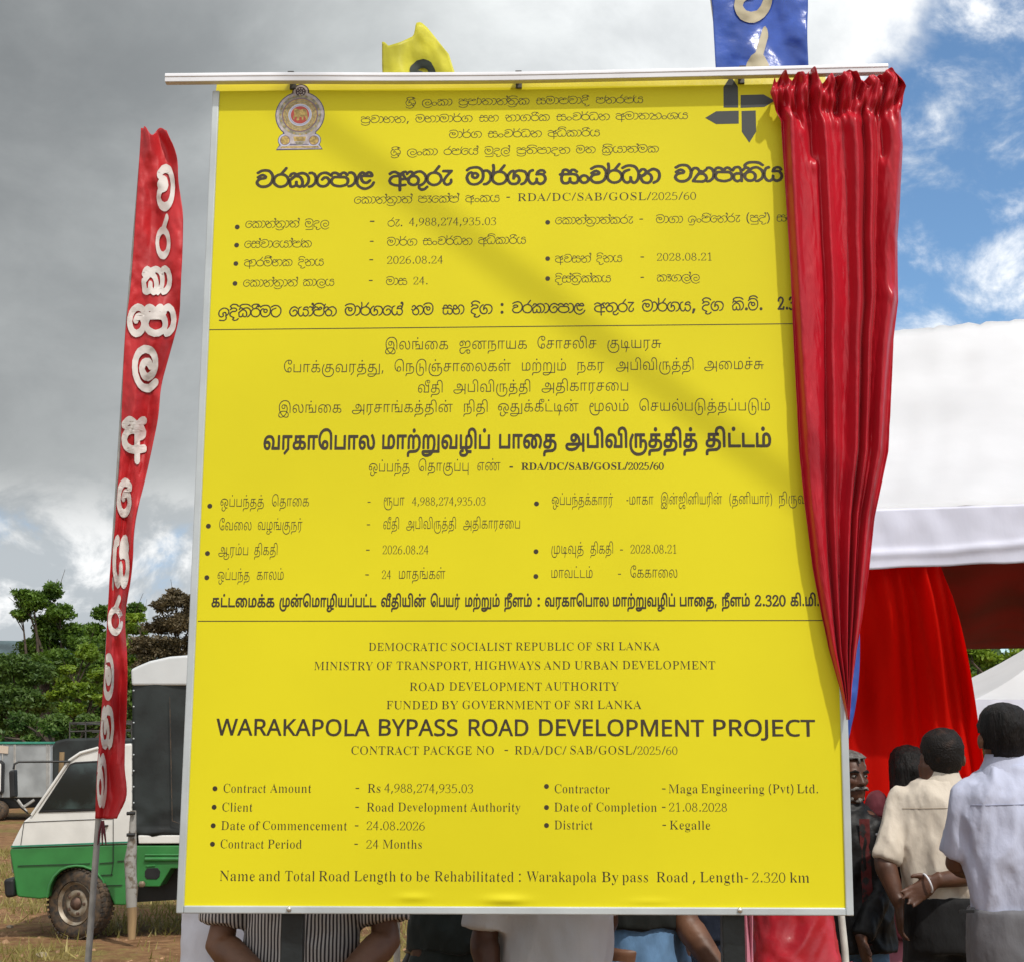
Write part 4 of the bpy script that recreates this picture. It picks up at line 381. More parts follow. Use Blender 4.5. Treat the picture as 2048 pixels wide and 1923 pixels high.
[300,5,[[10,55,1,-17,2,-15,4,-14,5,-15,8,-12,8,-12,13,0,-7,10,-7,14,-6,15,-5,24,-2,22,1,15,2,12,4,20,6,15,7,14,6,9,0,1,-12,0,-8,-11,-8,-14,-5,-14,-4,-15,-2,-15]]],
[560,9,[[-2,43,1,-2,2,0,4,10,4,1,4,1,5,-2,5,-3,4,-9,-16,0,-4,-1,-4,-4,-4,-7,-1,-6,2,-9,4,-6,9,-5,13,-4,13,1,14,6,1,-13,-1,-8,-2,-2,-19,-1,-29,1,-2,-2,1,-2,17,-1,22,0,10,1,5,1,2,3,0,4,-1,22,2,4,2,6,-1,10,-4,7,-5,4,-7,2,-11,-1,4,10,6,4,3,-1,8,-8,3,0,1,3,-6,6,-6,4,-7,0,-6,-4,-3,-8,-4,6,-4,3,-6,3,-7,0,-8,-3,-1,-3],[2,21,1,5,3,5,4,3,5,1,29,0,5,-1,5,-5,2,-4,1,-4,-2,-8,-4,-4,-9,-5,-12,-2,-11,2,-10,4,-5,6]]],
[460,9,[[-1,14,2,-7,4,-4,10,-6,8,-3,-6,-7,0,-3,2,-4,4,-3,7,-2,10,2,6,4,6,7,0,3,-3,0,-8,-8,-3,-2,-8,-1,-5,1,-4,4,6,7,1,3,-1,2,-17,8,-4,3,-1,3,-1,4,1,5,7,7,6,4,15,0,5,3,3,4,1,5,-1,4,-3,4,-5,3,-9,2,-9,-1,-5,-3,-8,-7,-1,-3,3,-1,10,9,10,1,9,-2,3,-3,2,-3,-2,-4,-5,-4,-13,0,-9,-4,-8,-9],[40,72,0,-2,2,-2,5,-2,3,1,0,-1,-8,-30,1,-2,2,-1,2,2,3,14,4,12,1,9,-3,7,-5,3,-3,0,-2,-1],[44,72,1,4,3,-1,1,-3,1,-3]]],
[300,5,[[9,141,7,-11,5,-9,7,-18,4,-16,3,-21,1,-13,-2,-21,-5,-22,-7,-17,-6,-12,-7,-11,12,0,2,1,9,14,6,10,5,14,4,15,3,15,0,15,0,16,-3,16,-4,16,-5,13,-7,14,-9,12]]],
[580,9,[[-7,35,2,-2,6,0,-2,-7,-1,-13,3,-9,5,-6,5,-2,9,1,4,1,6,6,5,-5,4,-2,8,0,6,2,6,5,3,11,-2,11,-4,8,8,29,0,7,-1,6,-4,3,-4,1,-3,-1,-2,-4,-1,-3,2,-3,6,-4,3,2,-1,-5,-4,-13,-8,6,-7,2,-4,-2,-3,-2,-3,-7,-3,5,-5,4,-5,2,-6,-1,-4,-1,-3,-4,-2,-11,1,-2,-8,-1],[3,18,1,9,3,6,32,1,9,-1,4,-3,4,-5,1,-9,-1,-7,-4,-6,-5,-1,-6,0,-5,2,-3,5,0,10,-2,2,-1,0,-2,-2,0,-11,-6,-6,-8,-1,-5,1,-3,2,-3,7],[33,39,2,9,4,4,5,-1,9,-8,-2,-7,-8,2],[5,38,4,12,6,2,4,-1,4,-3,4,-9],[54,72,1,3,1,0,3,-2,0,-3]]],
[240,9,[[-3,-1,0,-1,2,-1,7,2,6,3,7,7,5,10,1,13,-3,14,4,15,1,9,-2,6,-6,4,-3,0,-2,-1,-2,-7,0,-2,2,-2,6,-3,2,1,-4,-14,-6,5,-4,1,-9,-1,-1,-3,2,-2,8,1,8,-6,1,-1,-3,-11,1,-1,2,-1,3,3,0,-8,-1,-8,-2,-7,-4,-5,-7,-4,-8,-2],[17,72,0,3,2,0,2,-2,1,-3]]],
[780,9,[[-2,18,1,-5,2,-5,6,-6,13,-5,15,0,0,-19,3,-1,2,2,0,18,16,2,3,-2,7,1,8,5,5,6,4,7,2,9,0,7,-2,10,-5,10,-5,5,-4,1,-21,-3,-4,-2,-5,-6,-2,2,-2,-2,-7,6,-6,3,-6,1,-4,0,-5,-3,-8,-6,-1,-1,1,-2,2,0,11,7,6,0,4,-1,5,-3,5,-4,3,-4,-16,-1,-10,-2,-4,-4,-4,-4,-3,-6],[2,18,3,8,6,7,12,2,12,-1,0,-33,-13,1,-10,3,-7,5],[40,2,0,19,11,2,5,3,1,3,0,4,-7,9,-1,9,18,3,4,-1,6,-7,3,-12,0,-11,-3,-10,-6,-6,-6,-4,-6,-1,-2,1,-17,-1],[40,27,0,13,5,6,1,-6,7,-10,-2,-2,-3,-1]]],
[540,9,[[-4,27,2,-9,4,-10,5,-6,6,-3,10,-2,8,0,8,3,9,7,7,10,3,16,-1,12,-2,8,-3,6,-7,8,4,2,3,4,2,-2,3,2,-1,2,-5,6,-7,4,-11,3,-11,0,-9,-3,-6,-4,-4,-5,-1,-5,3,-5,-8,-8,0,-2,3,0,8,7,1,-2,2,0,1,1,1,3,9,2,14,-1,5,-1,4,-4,6,-10,2,-14,-2,-16,-3,-6,-3,-5,-6,-4,-6,-3,-7,-2,-7,1,-7,2,-3,2,-6,13,-2,8,1,6,5,9,5,4,5,-3,-2,-5,0,-4,2,-5,3,-3,4,-2,4,-1,5,1,3,3,3,5,0,6,-2,6,-5,3,-6,1,-5,-2,-7,5,-6,-2,-5,-4,-3,-5,-3,-7],[20,36,2,5,5,2,6,-2,2,-5,-2,-6,-6,-2,-5,2],[7,73,5,6,8,4,11,1,11,-3,-5,-4,1,-6,-16,1,-13,-3],[42,74,1,2,2,1,1,-1,1,-2,-1,-1,-1,-1,-2,1]]],
[650,9,[[-3,21,3,-12,3,-5,4,-4,6,-2,8,-1,8,1,5,2,4,4,3,5,2,5,0,5,-3,10,-3,4,-5,4,5,7,4,7,7,2,6,-2,6,-4,4,-4,2,-7,1,-9,-3,-10,-4,-8,-3,-3,-10,-6,0,-3,3,0,12,7,5,8,4,14,-1,14,-3,6,-3,4,-11,7,-5,0,-5,-1,-4,-1,-4,-4,-3,4,-2,1,-4,-2,-3,-4,-6,6,-6,0,-7,-3,-3,-4],[2,21,1,11,8,-4,6,-1,3,1,7,6,5,-2,4,-5,2,-6,1,-4,-2,-7,-4,-5,-7,-3,-7,-1,-7,2,-5,3,-4,7],[4,37,2,11,3,2,4,2,3,-2,4,-5,3,-8,-7,-6],[25,46,5,5,3,-5,-6,-6]]],
[460,9,[[-1,14,2,-7,4,-4,10,-6,8,-3,-6,-7,0,-3,2,-4,4,-3,7,-2,10,2,5,2,7,8,0,3,-3,1,-8,-8,-3,-2,-8,-1,-5,1,-4,4,6,7,0,4,-2,2,-8,3,-9,5,-3,3,-1,3,1,8,7,7,6,4,12,-1,3,1,7,5,2,7,-3,7,-6,4,-12,2,-9,-2,-1,1,-5,8,1,4,5,4,4,2,7,2,6,0,11,-4,7,-8,2,-1,2,1,0,2,-7,9,-11,5,-11,0,-10,-2,-8,-8,-2,-4,0,-3,5,-9,2,-1,-8,-7,1,-3,3,-1,9,9,7,1,6,0,6,-2,3,-2,2,-4,-2,-4,-5,-4,-13,0,-9,-4,-8,-9]]],
[475,5,[[12,111,2,-3,3,0,22,15,0,-120,-19,0,-2,-4,3,-2,17,0,7,-4,7,4,19,1,1,2,-2,3,-18,1,-1,131,-4,4,-5,-1,-4,-6,-24,-18]]],
[270,9,[[-2,55,0,-2,2,-1,22,1,-8,-9,-12,-1,-2,-2,2,-2,7,0,-3,-6,0,-4,3,-2,10,-2,3,-5,1,-4,-2,-7,-3,-5,-3,0,-11,2,-2,-2,0,-2,2,-1,11,-2,5,1,4,4,3,6,1,5,-1,5,-6,9,-11,3,5,7,10,0,1,1,1,2,-1,1,-6,0,6,8,1,4,-4,3,-4,0,-20,-1]]],
[550,9,[[-4,20,2,-10,5,-9,6,-4,8,-1,8,3,5,7,0,5,-3,9,6,4,3,-2,2,-4,-1,-12,2,-13,0,-4,-2,-3,-3,-3,-5,-2,-6,0,-18,2,-2,-1,-1,-3,1,-2,2,-2,17,-1,9,0,9,5,6,7,1,7,-2,11,9,9,4,5,3,10,-1,7,-4,10,-9,8,-11,4,-12,0,-12,-6,-9,-9,-5,-11],[4,20,1,10,4,8,8,7,9,5,9,0,8,-3,6,-6,4,-7,0,-5,-1,-5,-3,-6,-3,-4,-2,9,-2,4,-4,3,-4,1,-3,0,-8,-4,-3,-4,-1,-4,4,-10,-2,-3,-3,-2,-5,0,-5,2,-3,6]]],
[460,9,[[-2,14,1,-5,3,-6,12,-7,6,-3,-4,-5,-1,-4,3,-5,4,-3,8,-2,10,2,5,2,8,8,1,3,-1,2,-4,2,-10,-10,-7,-2,-6,2,-3,2,6,6,0,3,0,3,-3,2,-8,3,-9,5,-2,3,-1,3,1,6,6,7,6,3,11,0,4,1,7,5,3,7,-2,6,-6,6,-5,3,-7,0,-11,-1,-5,7,0,2,4,4,4,3,7,1,6,0,10,-3,8,-9,3,0,2,2,1,3,-8,9,-5,3,-7,2,-11,1,-11,-3,-8,-8,-3,-4,0,-4,7,-10,-7,-7,0,-3,1,-2,4,0,10,8,6,2,10,-1,4,-3,1,-3,-1,-3,-4,-3,-14,0,-9,-5,-4,-4,-4,-5]]],
[630,9,[[-3,25,3,-23,4,-5,5,-1,6,0,5,2,4,4,5,-4,5,-2,7,1,5,4,3,4,1,10,-1,10,-3,8,-4,6,-7,5,-6,2,5,3,9,2,10,-2,5,-4,3,-5,2,-5,1,-7,-1,-8,-3,-7,-4,-5,-8,-7,1,-5,4,0,10,8,4,7,3,7,1,7,0,9,-4,12,-6,7,-10,5,-5,1,-6,-1,-9,-2,-6,-3,-6,4,-6,1,-3,6,3,3,6,4,14,2,10,0,10,-3,12,-9,3,1,1,4,-10,10,-15,4,-18,0,-7,-1,-6,-3,-8,-5,-3,-5,0,-5,4,-5,-4,-5,-3,-9,2,-2,3,0,5,8,4,3,2,-1,4,-2,-21,-20],[5,24,16,15,10,-1,6,-5,4,-7,1,-10,-1,-10,-2,-2,-3,-1,-6,3,-2,5,0,9,-1,2,-3,1,-2,-1,-1,-2,-1,-10,-2,-4,-5,-2,-5,0,-1,1]]],
[490,9,[[-4,25,1,-8,4,-8,6,-7,8,-4,9,-2,8,0,8,3,7,6,4,6,3,7,1,7,-1,8,-3,7,-5,6,-6,5,-8,3,3,5,5,-2,3,0,3,2,2,2,3,0,2,2,0,3,-7,9,-1,3,-14,3,-11,-1,-8,-2,-8,-6,-3,-4,-1,-6,6,-10,3,-1,3,1,1,2,0,2,-5,8,4,5,3,2,6,2,7,0,7,-1,-12,-18,-12,-3,-8,-8,-5,-9],[4,25,1,8,5,7,7,5,9,2,9,-2,6,-5,5,-7,1,-8,-1,-8,-5,-7,-6,-5,-9,-2,-9,2,-7,4,-5,8],[40,65,1,2,1,-2,-1,-1]]],
[540,9,[[-5,27,1,-7,4,-10,4,-7,5,-4,6,-3,9,-1,8,1,7,3,6,3,6,6,6,12,2,9,0,12,-1,8,-3,7,-4,7,-7,7,-7,2,-6,1,-12,0,-11,-3,-5,-3,-8,-8,1,-4,4,-1,9,8,3,1,8,2,10,1,10,-3,6,-5,4,-7,1,-7,0,-11,-1,-9,-2,-6,-3,-5,-9,-8,-6,-2,-6,0,-7,1,-5,2,-3,3,-3,6,-3,12,1,6,2,6,3,4,4,1,2,-1,-1,-5,0,-6,4,-6,3,-3,5,-1,5,0,4,2,4,5,2,7,-2,7,-5,5,-6,1,-7,-1,-7,4,-6,-1,-5,-4,-4,-5,-3,-7],[21,36,2,4,4,2,5,-2,1,-4,-1,-5,-5,-2,-4,2]]],
[530,9,[[-4,27,1,-8,2,-8,7,-9,7,-5,7,-2,6,-1,7,1,5,2,6,5,6,6,4,8,3,8,1,10,-1,14,-7,12,-11,9,-12,3,-9,0,-7,-2,-14,-8,-1,-3,1,-2,2,-2,2,0,11,7,5,2,10,1,9,-3,8,-7,6,-9,1,-12,-2,-12,-3,-6,-5,-6,-5,-5,-6,-3,-6,0,-5,1,-7,4,-4,4,-5,13,0,5,2,5,3,5,3,3,17,7,1,4,-3,2,-15,-5,-7,-4,-6,-9]]],
[440,9,[[-5,25,1,-8,3,-7,3,-5,4,-4,6,-4,6,-1,6,0,8,2,5,3,3,4,6,10,0,5,-1,6,-5,9,-6,5,-7,0,-6,-2,-6,-8,0,-4,1,-2,2,0,3,1,5,7,6,1,4,-4,2,-6,0,-7,-5,-7,-5,-4,-7,-2,-8,2,-6,6,-4,12,1,10,7,12,8,6,6,1,6,-1,13,-8,4,2,0,3,-10,8,-7,3,-7,1,-10,-3,-8,-6,-4,-6,-6,-12]]],
[580,9,[[-4,28,1,-13,4,-9,5,-7,7,-3,7,0,10,7,3,-4,5,-3,5,-1,5,1,5,3,4,4,4,7,2,5,1,6,-2,6,-2,6,-3,4,-4,3,-4,2,-14,1,2,4,2,2,8,2,4,-1,5,-8,2,0,2,1,1,3,-3,8,-4,3,-4,2,-9,-1,-9,-5,-3,-4,-3,-11,1,-3,3,-1,10,2,7,-1,3,-2,3,-3,3,-7,0,-6,-4,-8,-5,-5,-6,-1,-4,3,-4,4,0,11,-3,3,-3,-1,-1,-2,-1,-11,-6,-6,-3,-1,-3,1,-5,6,-4,12,0,15,5,11,10,5,1,3,-2,2,-10,-2,-5,-3,-5,-12]]],
[240,9,[[-5,0,1,-3,3,-1,12,3,8,7,6,10,1,9,0,7,-3,15,5,14,0,9,-2,7,-6,4,-4,0,-3,-1,-2,-7,1,-5,9,-4,-3,-9,-7,4,-4,1,-9,-2,-2,-3,2,-4,10,1,4,-3,3,-3,-2,-11,2,-3,4,0,0,-6,-2,-8,-2,-5,-5,-5,-4,-3,-9,-2],[18,73,1,1,1,-2]]],
[570,9,[[-4,43,2,-3,4,0,1,1,4,8,6,2,6,-3,4,-7,-11,0,-5,-1,-4,-3,-4,-6,-2,-6,0,-8,3,-8,5,-6,8,-4,13,-3,8,0,13,3,8,5,4,5,2,4,2,13,-1,15,0,6,4,14,4,9,0,3,-2,2,-3,-1,-5,-7,-9,8,-10,5,-12,1,-10,-1,-5,-2,-8,-5,-4,-5,-1,-6,3,-5,-5,-5],[4,21,2,7,4,5,6,1,19,-1,2,1,1,3,3,-1,6,4,3,4,0,4,-2,3,-2,3,-4,2,-4,1,-5,-1,-5,-7,-7,7,-4,2,-5,0,-4,6,5,5,4,2,6,2,14,0,9,-3,8,-9,4,0,-4,-16,2,-21,-2,-9,-4,-6,-6,-3,-10,-3,-8,0,-7,2,-6,3,-5,3,-3,4],[32,41,5,8,3,-1,3,-2,-6,-3,-1,-3]]],
[650,9,[[-5,24,2,-4,4,1,1,-7,2,-5,3,-5,4,-4,5,-3,6,-1,5,1,6,1,6,4,4,7,2,7,0,8,-3,8,-5,5,-6,3,-8,2,2,2,12,6,8,2,6,-2,6,-5,5,-5,2,-8,0,-7,-2,-10,-4,-5,-7,-6,-8,-2,-2,-1,0,-4,4,-2,10,3,10,9,6,11,1,12,-2,10,-3,5,-5,6,-8,6,-6,2,-9,0,-7,-3,-8,-4,-6,5,-7,1,-5,-1,-4,-3,-5,-7,0,-3,2,-2,3,0,5,7,4,2,3,0,4,-4,-11,-13,-11,-8],[9,19,1,5,3,6,5,3,5,1,6,-1,5,-4,3,-5,1,-5,-1,-6,-3,-5,-5,-3,-6,-1,-5,1,-5,3,-3,5]]],
[240,9,[[-5,0,1,-3,3,-1,8,1,4,2,10,9,4,11,1,13,-1,10,-3,6,-6,7,-8,5,-10,-2,-1,-2,-1,-3,4,-2,8,1,7,-6,4,-12,-1,-13,-3,-7,-3,-5,-6,-4,-9,-2]]],
[490,9,[[-4,25,1,-8,4,-8,6,-7,8,-4,9,-2,8,0,8,3,7,6,4,6,3,7,1,7,-1,8,-3,7,-5,6,-6,5,-8,3,14,20,0,2,-1,2,-3,1,-2,-1,-17,-24,-8,-2,-8,-4,2,14,-1,10,-2,9,-3,1,-3,-2,0,-3,2,-15],[4,25,1,8,5,7,7,5,9,2,9,-2,6,-5,5,-7,1,-8,-1,-8,-5,-7,-6,-5,-9,-2,-9,2,-7,4,-5,8]]],
[640,9,[[-4,27,1,-9,2,-6,4,-8,4,-4,5,-3,6,-2,7,0,5,2,7,3,3,5,4,8,0,6,-2,8,-3,6,-3,3,-4,2,-3,0,-4,-2,1,6,5,6,5,3,11,-1,8,-2,3,-3,4,-6,2,-7,0,-6,-2,-9,-5,-9,-2,-2,-9,-4,-2,-2,1,-3,3,-2,11,5,6,6,5,14,1,12,-1,7,-4,8,-4,6,-4,2,-6,2,-10,1,-7,0,-5,-1,-6,-5,-6,-10,-1,-7,0,-13,2,-3,3,0,2,2,1,4,5,6,4,-4,2,-5,1,-5,-1,-4,-3,-6,-4,-3,-7,-1,-8,1,-4,4,-4,7,-2,7,-1,7,2,7,5,7,3,4,9,5,-1,4,-3,2,-9,-5,-5,-5,-7,-12]]],
[580,9,[[-4,28,1,-10,3,-9,4,-8,6,-4,5,-2,5,1,10,7,5,-6,5,-2,6,1,7,3,7,9,3,9,-1,10,-4,10,0,4,3,4,-1,4,5,14,0,7,-2,7,-3,3,-4,1,-3,0,-3,-1,-2,-4,-1,-6,3,-3,7,-3,-2,-7,-9,2,-11,-3,-3,-3,-3,-4,-3,-11,1,-2,2,-2,9,2,7,-1,5,-1,3,-4,3,-7,0,-6,-4,-8,-4,-4,-7,-2,-4,2,-4,5,0,11,-3,3,-3,-1,-1,-2,-1,-11,-6,-6,-2,-1,-3,1,-6,6,-4,12,0,15,5,11,10,5,1,3,-2,2,-10,-2,-5,-3,-5,-12],[35,43,2,4,6,4,7,0,2,-3,-2,-6,-8,1],[55,73,0,1,2,-2]]],
[650,9,[[-7,31,1,-2,6,-4,1,-14,4,-9,6,-5,10,-3,8,0,7,4,4,4,4,9,1,9,-3,8,-4,7,-7,5,7,7,8,3,7,-1,8,-7,4,-9,0,-9,-4,-12,-5,-5,-11,-6,-1,-3,2,-3,3,0,8,4,8,6,5,10,3,11,-1,11,-5,10,-4,5,-6,3,-9,3,-6,-1,-6,-2,-5,-4,-6,-6,-2,6,-5,5,-7,2,-6,-2,-4,-3,-4,-7,0,-4,2,-1,3,0,6,8,5,1,2,-1,2,-3,-1,-5,-3,-5,-6,-7,-9,6,-3,-1],[7,21,8,4,10,9,8,-5,3,-6,1,-6,-2,-9,-3,-4,-5,-2,-6,-1,-5,2,-4,2,-3,5,-1,5]]],
[580,9,[[-8,35,2,-3,5,-1,-2,-10,0,-11,4,-9,5,-4,5,-2,9,0,5,2,5,5,4,-4,5,-2,9,-1,8,4,4,5,2,6,1,8,-1,8,-3,6,-4,4,-5,2,-16,2,3,8,4,2,3,0,9,-8,2,0,2,1,1,2,0,3,-11,9,-5,1,-5,-1,-4,-2,-3,-5,-4,4,-6,4,-5,0,-6,-1,-4,-3,-2,-2,-3,-13,-6,-1],[4,18,1,8,3,6,31,0,8,-1,4,-2,3,-5,2,-8,-2,-7,-3,-4,-4,-2,-6,0,-4,2,-3,4,0,2,0,9,-2,2,-2,1,-3,-3,-1,-11,-5,-6,-7,-1,-4,1,-3,2,-2,7],[8,40,2,9,5,2,4,-1,3,-3,3,-7]]],
[650,9,[[-4,21,3,-13,3,-5,4,-4,6,-3,6,-1,8,1,6,1,5,3,4,5,3,6,1,5,-1,6,-2,6,-4,6,-4,4,8,12,6,1,5,-1,6,-4,3,-4,3,-6,0,-9,-2,-9,-4,-8,-14,-10,1,-4,4,-1,13,8,6,9,4,14,-2,14,-2,6,-4,5,-6,5,-6,2,-8,0,-7,-2,-10,-14,-2,6,-6,7,-5,3,-5,-1,-7,-3,-3,-4],[4,21,1,9,6,-4,6,-1,4,2,6,6,4,-2,3,-4,3,-6,0,-4,-2,-6,-3,-5,-7,-3,-6,0,-7,1,-4,4,-3,5],[5,38,2,9,6,3,2,-1,4,-4,2,-7,-5,-5]]],
[268,5,[[11,11,1,-8,3,-4,5,-4,7,-1,6,1,6,4,3,4,1,7,-1,8,-3,5,-7,4,-5,1,-7,-1,-5,-4,-3,-5],[11,97,1,-8,3,-5,5,-4,7,-1,6,1,6,4,3,5,1,8,-1,7,-3,5,-6,3,-6,2,-7,-1,-5,-4,-3,-5]]],
[540,9,[[-2,17,2,-6,5,-7,4,-4,8,-3,8,-1,9,1,7,3,7,5,6,6,3,6,2,8,2,11,-2,13,-5,9,-4,6,-5,4,-6,2,-8,2,-6,-1,-12,-3,-11,-8,-2,-2,1,-4,4,0,12,7,12,3,9,-1,7,-4,7,-13,1,-10,-3,-16,-7,-9,-9,-6,-7,-1,-6,0,-8,3,-7,7,0,3,1,4,4,6,6,3,12,2,3,2,3,3,0,4,-2,5,-5,4,-6,2,-6,-1,-5,-1,-9,-8,0,-4,2,-2,2,0,9,7,4,1,5,0,4,-4,-3,-2,-11,-1,-7,-4,-6,-7]]],
[490,9,[[-4,25,1,-8,4,-8,6,-7,8,-4,9,-2,8,0,8,3,7,6,4,6,3,7,1,7,-1,8,-3,7,-5,6,-6,5,-8,3,14,20,0,2,-1,2,-3,1,-2,-1,-17,-24,-10,-3,-9,-6,-6,-9],[4,25,1,8,5,7,7,5,9,2,9,-2,6,-5,5,-7,1,-8,-1,-8,-5,-7,-6,-5,-9,-2,-9,2,-7,4,-5,8]]],
[630,9,[[-3,25,3,-23,4,-5,5,-1,6,0,5,2,4,4,5,-4,5,-2,7,1,5,4,3,4,1,10,-1,10,-3,8,-4,6,-7,5,-6,2,5,3,9,2,10,-2,5,-4,3,-5,2,-5,1,-7,-1,-8,-3,-7,-4,-5,-8,-7,0,-4,3,-1,10,6,6,9,3,8,1,12,-1,6,-3,8,-5,7,-6,4,-7,2,-6,1,-12,-3,-6,-3,-6,4,-5,1,-7,-1,-4,-4,-4,-8,0,-4,2,-1,3,0,5,8,3,2,3,1,4,-3,-21,-20],[5,24,16,15,10,-1,6,-5,4,-7,1,-10,-1,-10,-2,-2,-3,-1,-6,3,-2,5,0,9,-1,2,-3,1,-2,-1,-1,-2,-1,-10,-2,-4,-5,-2,-5,0,-1,1]]],
[560,9,[[-4,43,2,-3,4,0,1,2,3,7,7,2,8,-3,4,-7,-10,0,-8,-1,-5,-5,-4,-7,-2,-7,1,-7,5,-8,7,-5,12,-4,14,-1,9,2,8,4,4,3,4,5,3,7,0,7,-2,6,-4,5,-5,4,-4,2,-13,0,3,8,6,2,2,-1,8,-8,2,0,2,1,1,2,0,3,-10,9,-5,2,-6,-1,-6,-4,-2,-5,-5,5,-7,4,-4,1,-7,-1,-5,-2,-3,-3],[4,21,1,4,2,5,3,3,5,1,33,-1,5,-4,2,-8,-1,-7,-3,-4,-9,-4,-12,-3,-11,2,-9,4,-5,6]]],
[560,9,[[-4,20,2,-13,7,-10,9,-8,13,-4,5,0,6,2,12,7,7,6,6,13,-2,4,-4,-1,-7,-12,-3,-3,-8,-6,-8,-2,-8,0,-7,4,-6,5,-5,8,-1,6,0,8,2,8,5,10,2,-16,3,-8,6,-6,7,-3,8,1,5,3,6,7,1,2,0,2,-4,2,-10,-9,-3,0,-4,0,-5,4,-4,9,0,10,3,-2,26,-2,4,1,3,2,2,3,0,3,-4,8,-3,4,-7,2,-7,-1,-6,-5,-6,5,-3,1,-5,-1,-4,-2,-6,-6,-6,-12,-3,-11],[11,43,4,6,4,2,7,-5,-5,-1,-3,-2,-3,2],[34,46,6,6,2,0,4,-2,3,-6]]],
[560,9,[[-4,18,1,-6,3,-5,6,-6,14,-5,13,-1,1,-17,2,-3,3,1,2,3,0,17,17,1,2,3,0,3,-3,2,-16,-2,0,17,11,1,3,3,3,3,1,5,-7,11,-1,6,8,2,2,3,-1,2,-2,2,-8,-1,-5,-2,-6,-5,-2,0,-2,0,-9,6,-6,2,-8,0,-6,-3,-9,-6,-1,-3,2,-3,4,0,9,7,6,1,7,-3,8,-7,-15,-1,-11,-3,-4,-5,-4,-5],[4,18,2,7,6,6,10,2,11,0,0,-30,-11,0,-10,3,-6,5],[41,28,0,12,3,3,2,-5,5,-8,-3,-2]]],
[650,9,[[-5,24,2,-4,4,1,1,-7,2,-5,3,-5,4,-4,5,-3,6,-1,5,1,6,1,6,4,4,7,2,7,0,8,-3,8,-5,5,-6,3,-8,2,2,2,12,6,6,1,6,0,6,-4,6,-6,3,-7,0,-9,-2,-10,-4,-5,-7,-6,-8,-2,-2,-1,-1,-9,0,-6,3,-4,5,-3,6,-2,5,0,8,4,9,10,0,3,-3,2,-3,-1,-7,-8,-4,-2,-6,0,-6,4,1,7,5,1,4,2,6,5,4,5,4,8,1,7,-1,12,-4,9,-7,8,-9,5,-6,1,-8,-1,-5,-2,-8,-4,-8,6,-6,0,-6,-2,-4,-3,-3,-6,-1,-3,2,-2,4,0,5,7,4,2,3,0,4,-4,-11,-13,-11,-8],[9,19,1,5,3,6,5,3,5,1,6,-1,5,-4,3,-5,1,-5,-1,-6,-3,-5,-5,-3,-6,-1,-5,1,-5,3,-3,5]]],
[800,9,[[-4,25,1,-8,4,-8,6,-7,8,-4,9,-2,8,0,8,3,7,6,4,6,3,7,1,7,-1,8,-3,7,-5,6,-6,5,-8,3,14,20,0,2,-1,2,-3,1,-2,-1,-17,-24,-10,-3,-9,-6,-6,-9],[54,56,1,-3,2,-1,22,0,-9,-11,-7,-10,-5,-10,-1,-7,1,-9,6,-6,7,-2,8,1,6,5,5,6,0,4,-1,10,-3,1,-3,-2,-1,-2,1,-8,-3,-4,-5,-3,-5,-1,-2,2,-3,4,-1,5,2,6,6,9,8,12,11,12,0,3,-3,3,-30,0,-3,-1],[4,25,1,8,5,7,7,5,9,2,9,-2,6,-5,5,-7,1,-8,-1,-8,-5,-7,-6,-5,-9,-2,-9,2,-7,4,-5,8]]],
[268,5,[[5,-25,1,-4,3,0,12,0,4,2,10,24,6,20,1,6,-4,3,-19,1,-4,-2]]],
[268,5,[[11,11,1,-8,3,-4,5,-4,7,-1,6,1,6,4,3,4,1,7,-1,8,-3,5,-7,4,-5,1,-7,-1,-5,-4,-3,-5]]],
[540,9,[[-5,27,2,-10,4,-10,5,-6,6,-4,11,-2,9,1,8,3,9,7,7,10,3,13,-1,20,-4,11,-8,8,-9,4,-15,1,-12,-2,-2,1,3,4,5,4,7,2,8,0,6,-1,7,-2,8,-9,3,0,2,1,1,3,-6,8,-7,5,-11,3,-12,-1,-9,-2,-7,-5,-4,-5,-1,-6,2,-4,-7,-7,-1,-2,1,-3,4,-1,7,6,3,0,2,0,2,4,11,2,11,-1,4,-2,3,-3,7,-10,2,-13,-2,-15,-3,-6,-3,-5,-6,-4,-6,-3,-6,-1,-7,0,-6,2,-3,3,-6,12,-1,7,1,6,3,7,5,4,3,-1,-1,-6,0,-5,2,-4,3,-4,4,-2,5,0,5,1,4,3,4,6,0,7,-4,6,-5,4,-6,0,-5,-1,-7,4,-6,-1,-5,-4,-4,-5,-3,-7],[21,36,2,4,4,2,5,-2,1,-4,-1,-5,-5,-2,-4,2]]],
[475,5,[[-4,4,3,-8,7,-3,61,1,7,-2,6,2,4,4,8,26,-2,7,-6,4,-7,0,-6,-3,-7,-18,-33,0,36,46,10,16,6,16,2,13,-3,13,-6,9,-15,10,-13,5,-14,-1,-16,-7,-13,-13,-4,-11,-3,-16,3,-6,5,-4,7,-1,7,4,7,26,13,8,7,-1,11,-6,1,-5,0,-10,-2,-10,-10,-18,-49,-60]]],
[475,5,[[-4,14,2,-7,9,-11,12,-5,17,-2,12,1,15,5,10,7,7,9,7,19,0,15,-8,17,-13,12,13,19,3,18,-3,13,-10,10,-14,6,-10,2,-21,-3,-9,-4,-6,-5,-5,-9,-4,-15,4,-9,10,-3,8,5,9,20,12,3,13,-6,0,-14,-5,-11,-7,-7,-18,-4,-4,-4,-1,-5,1,-5,4,-4,25,-4,7,-7,4,-6,1,-7,-1,-10,-4,-10,-12,-7,-14,-1,-10,2,-9,10,-7,2,-7,-3]]],
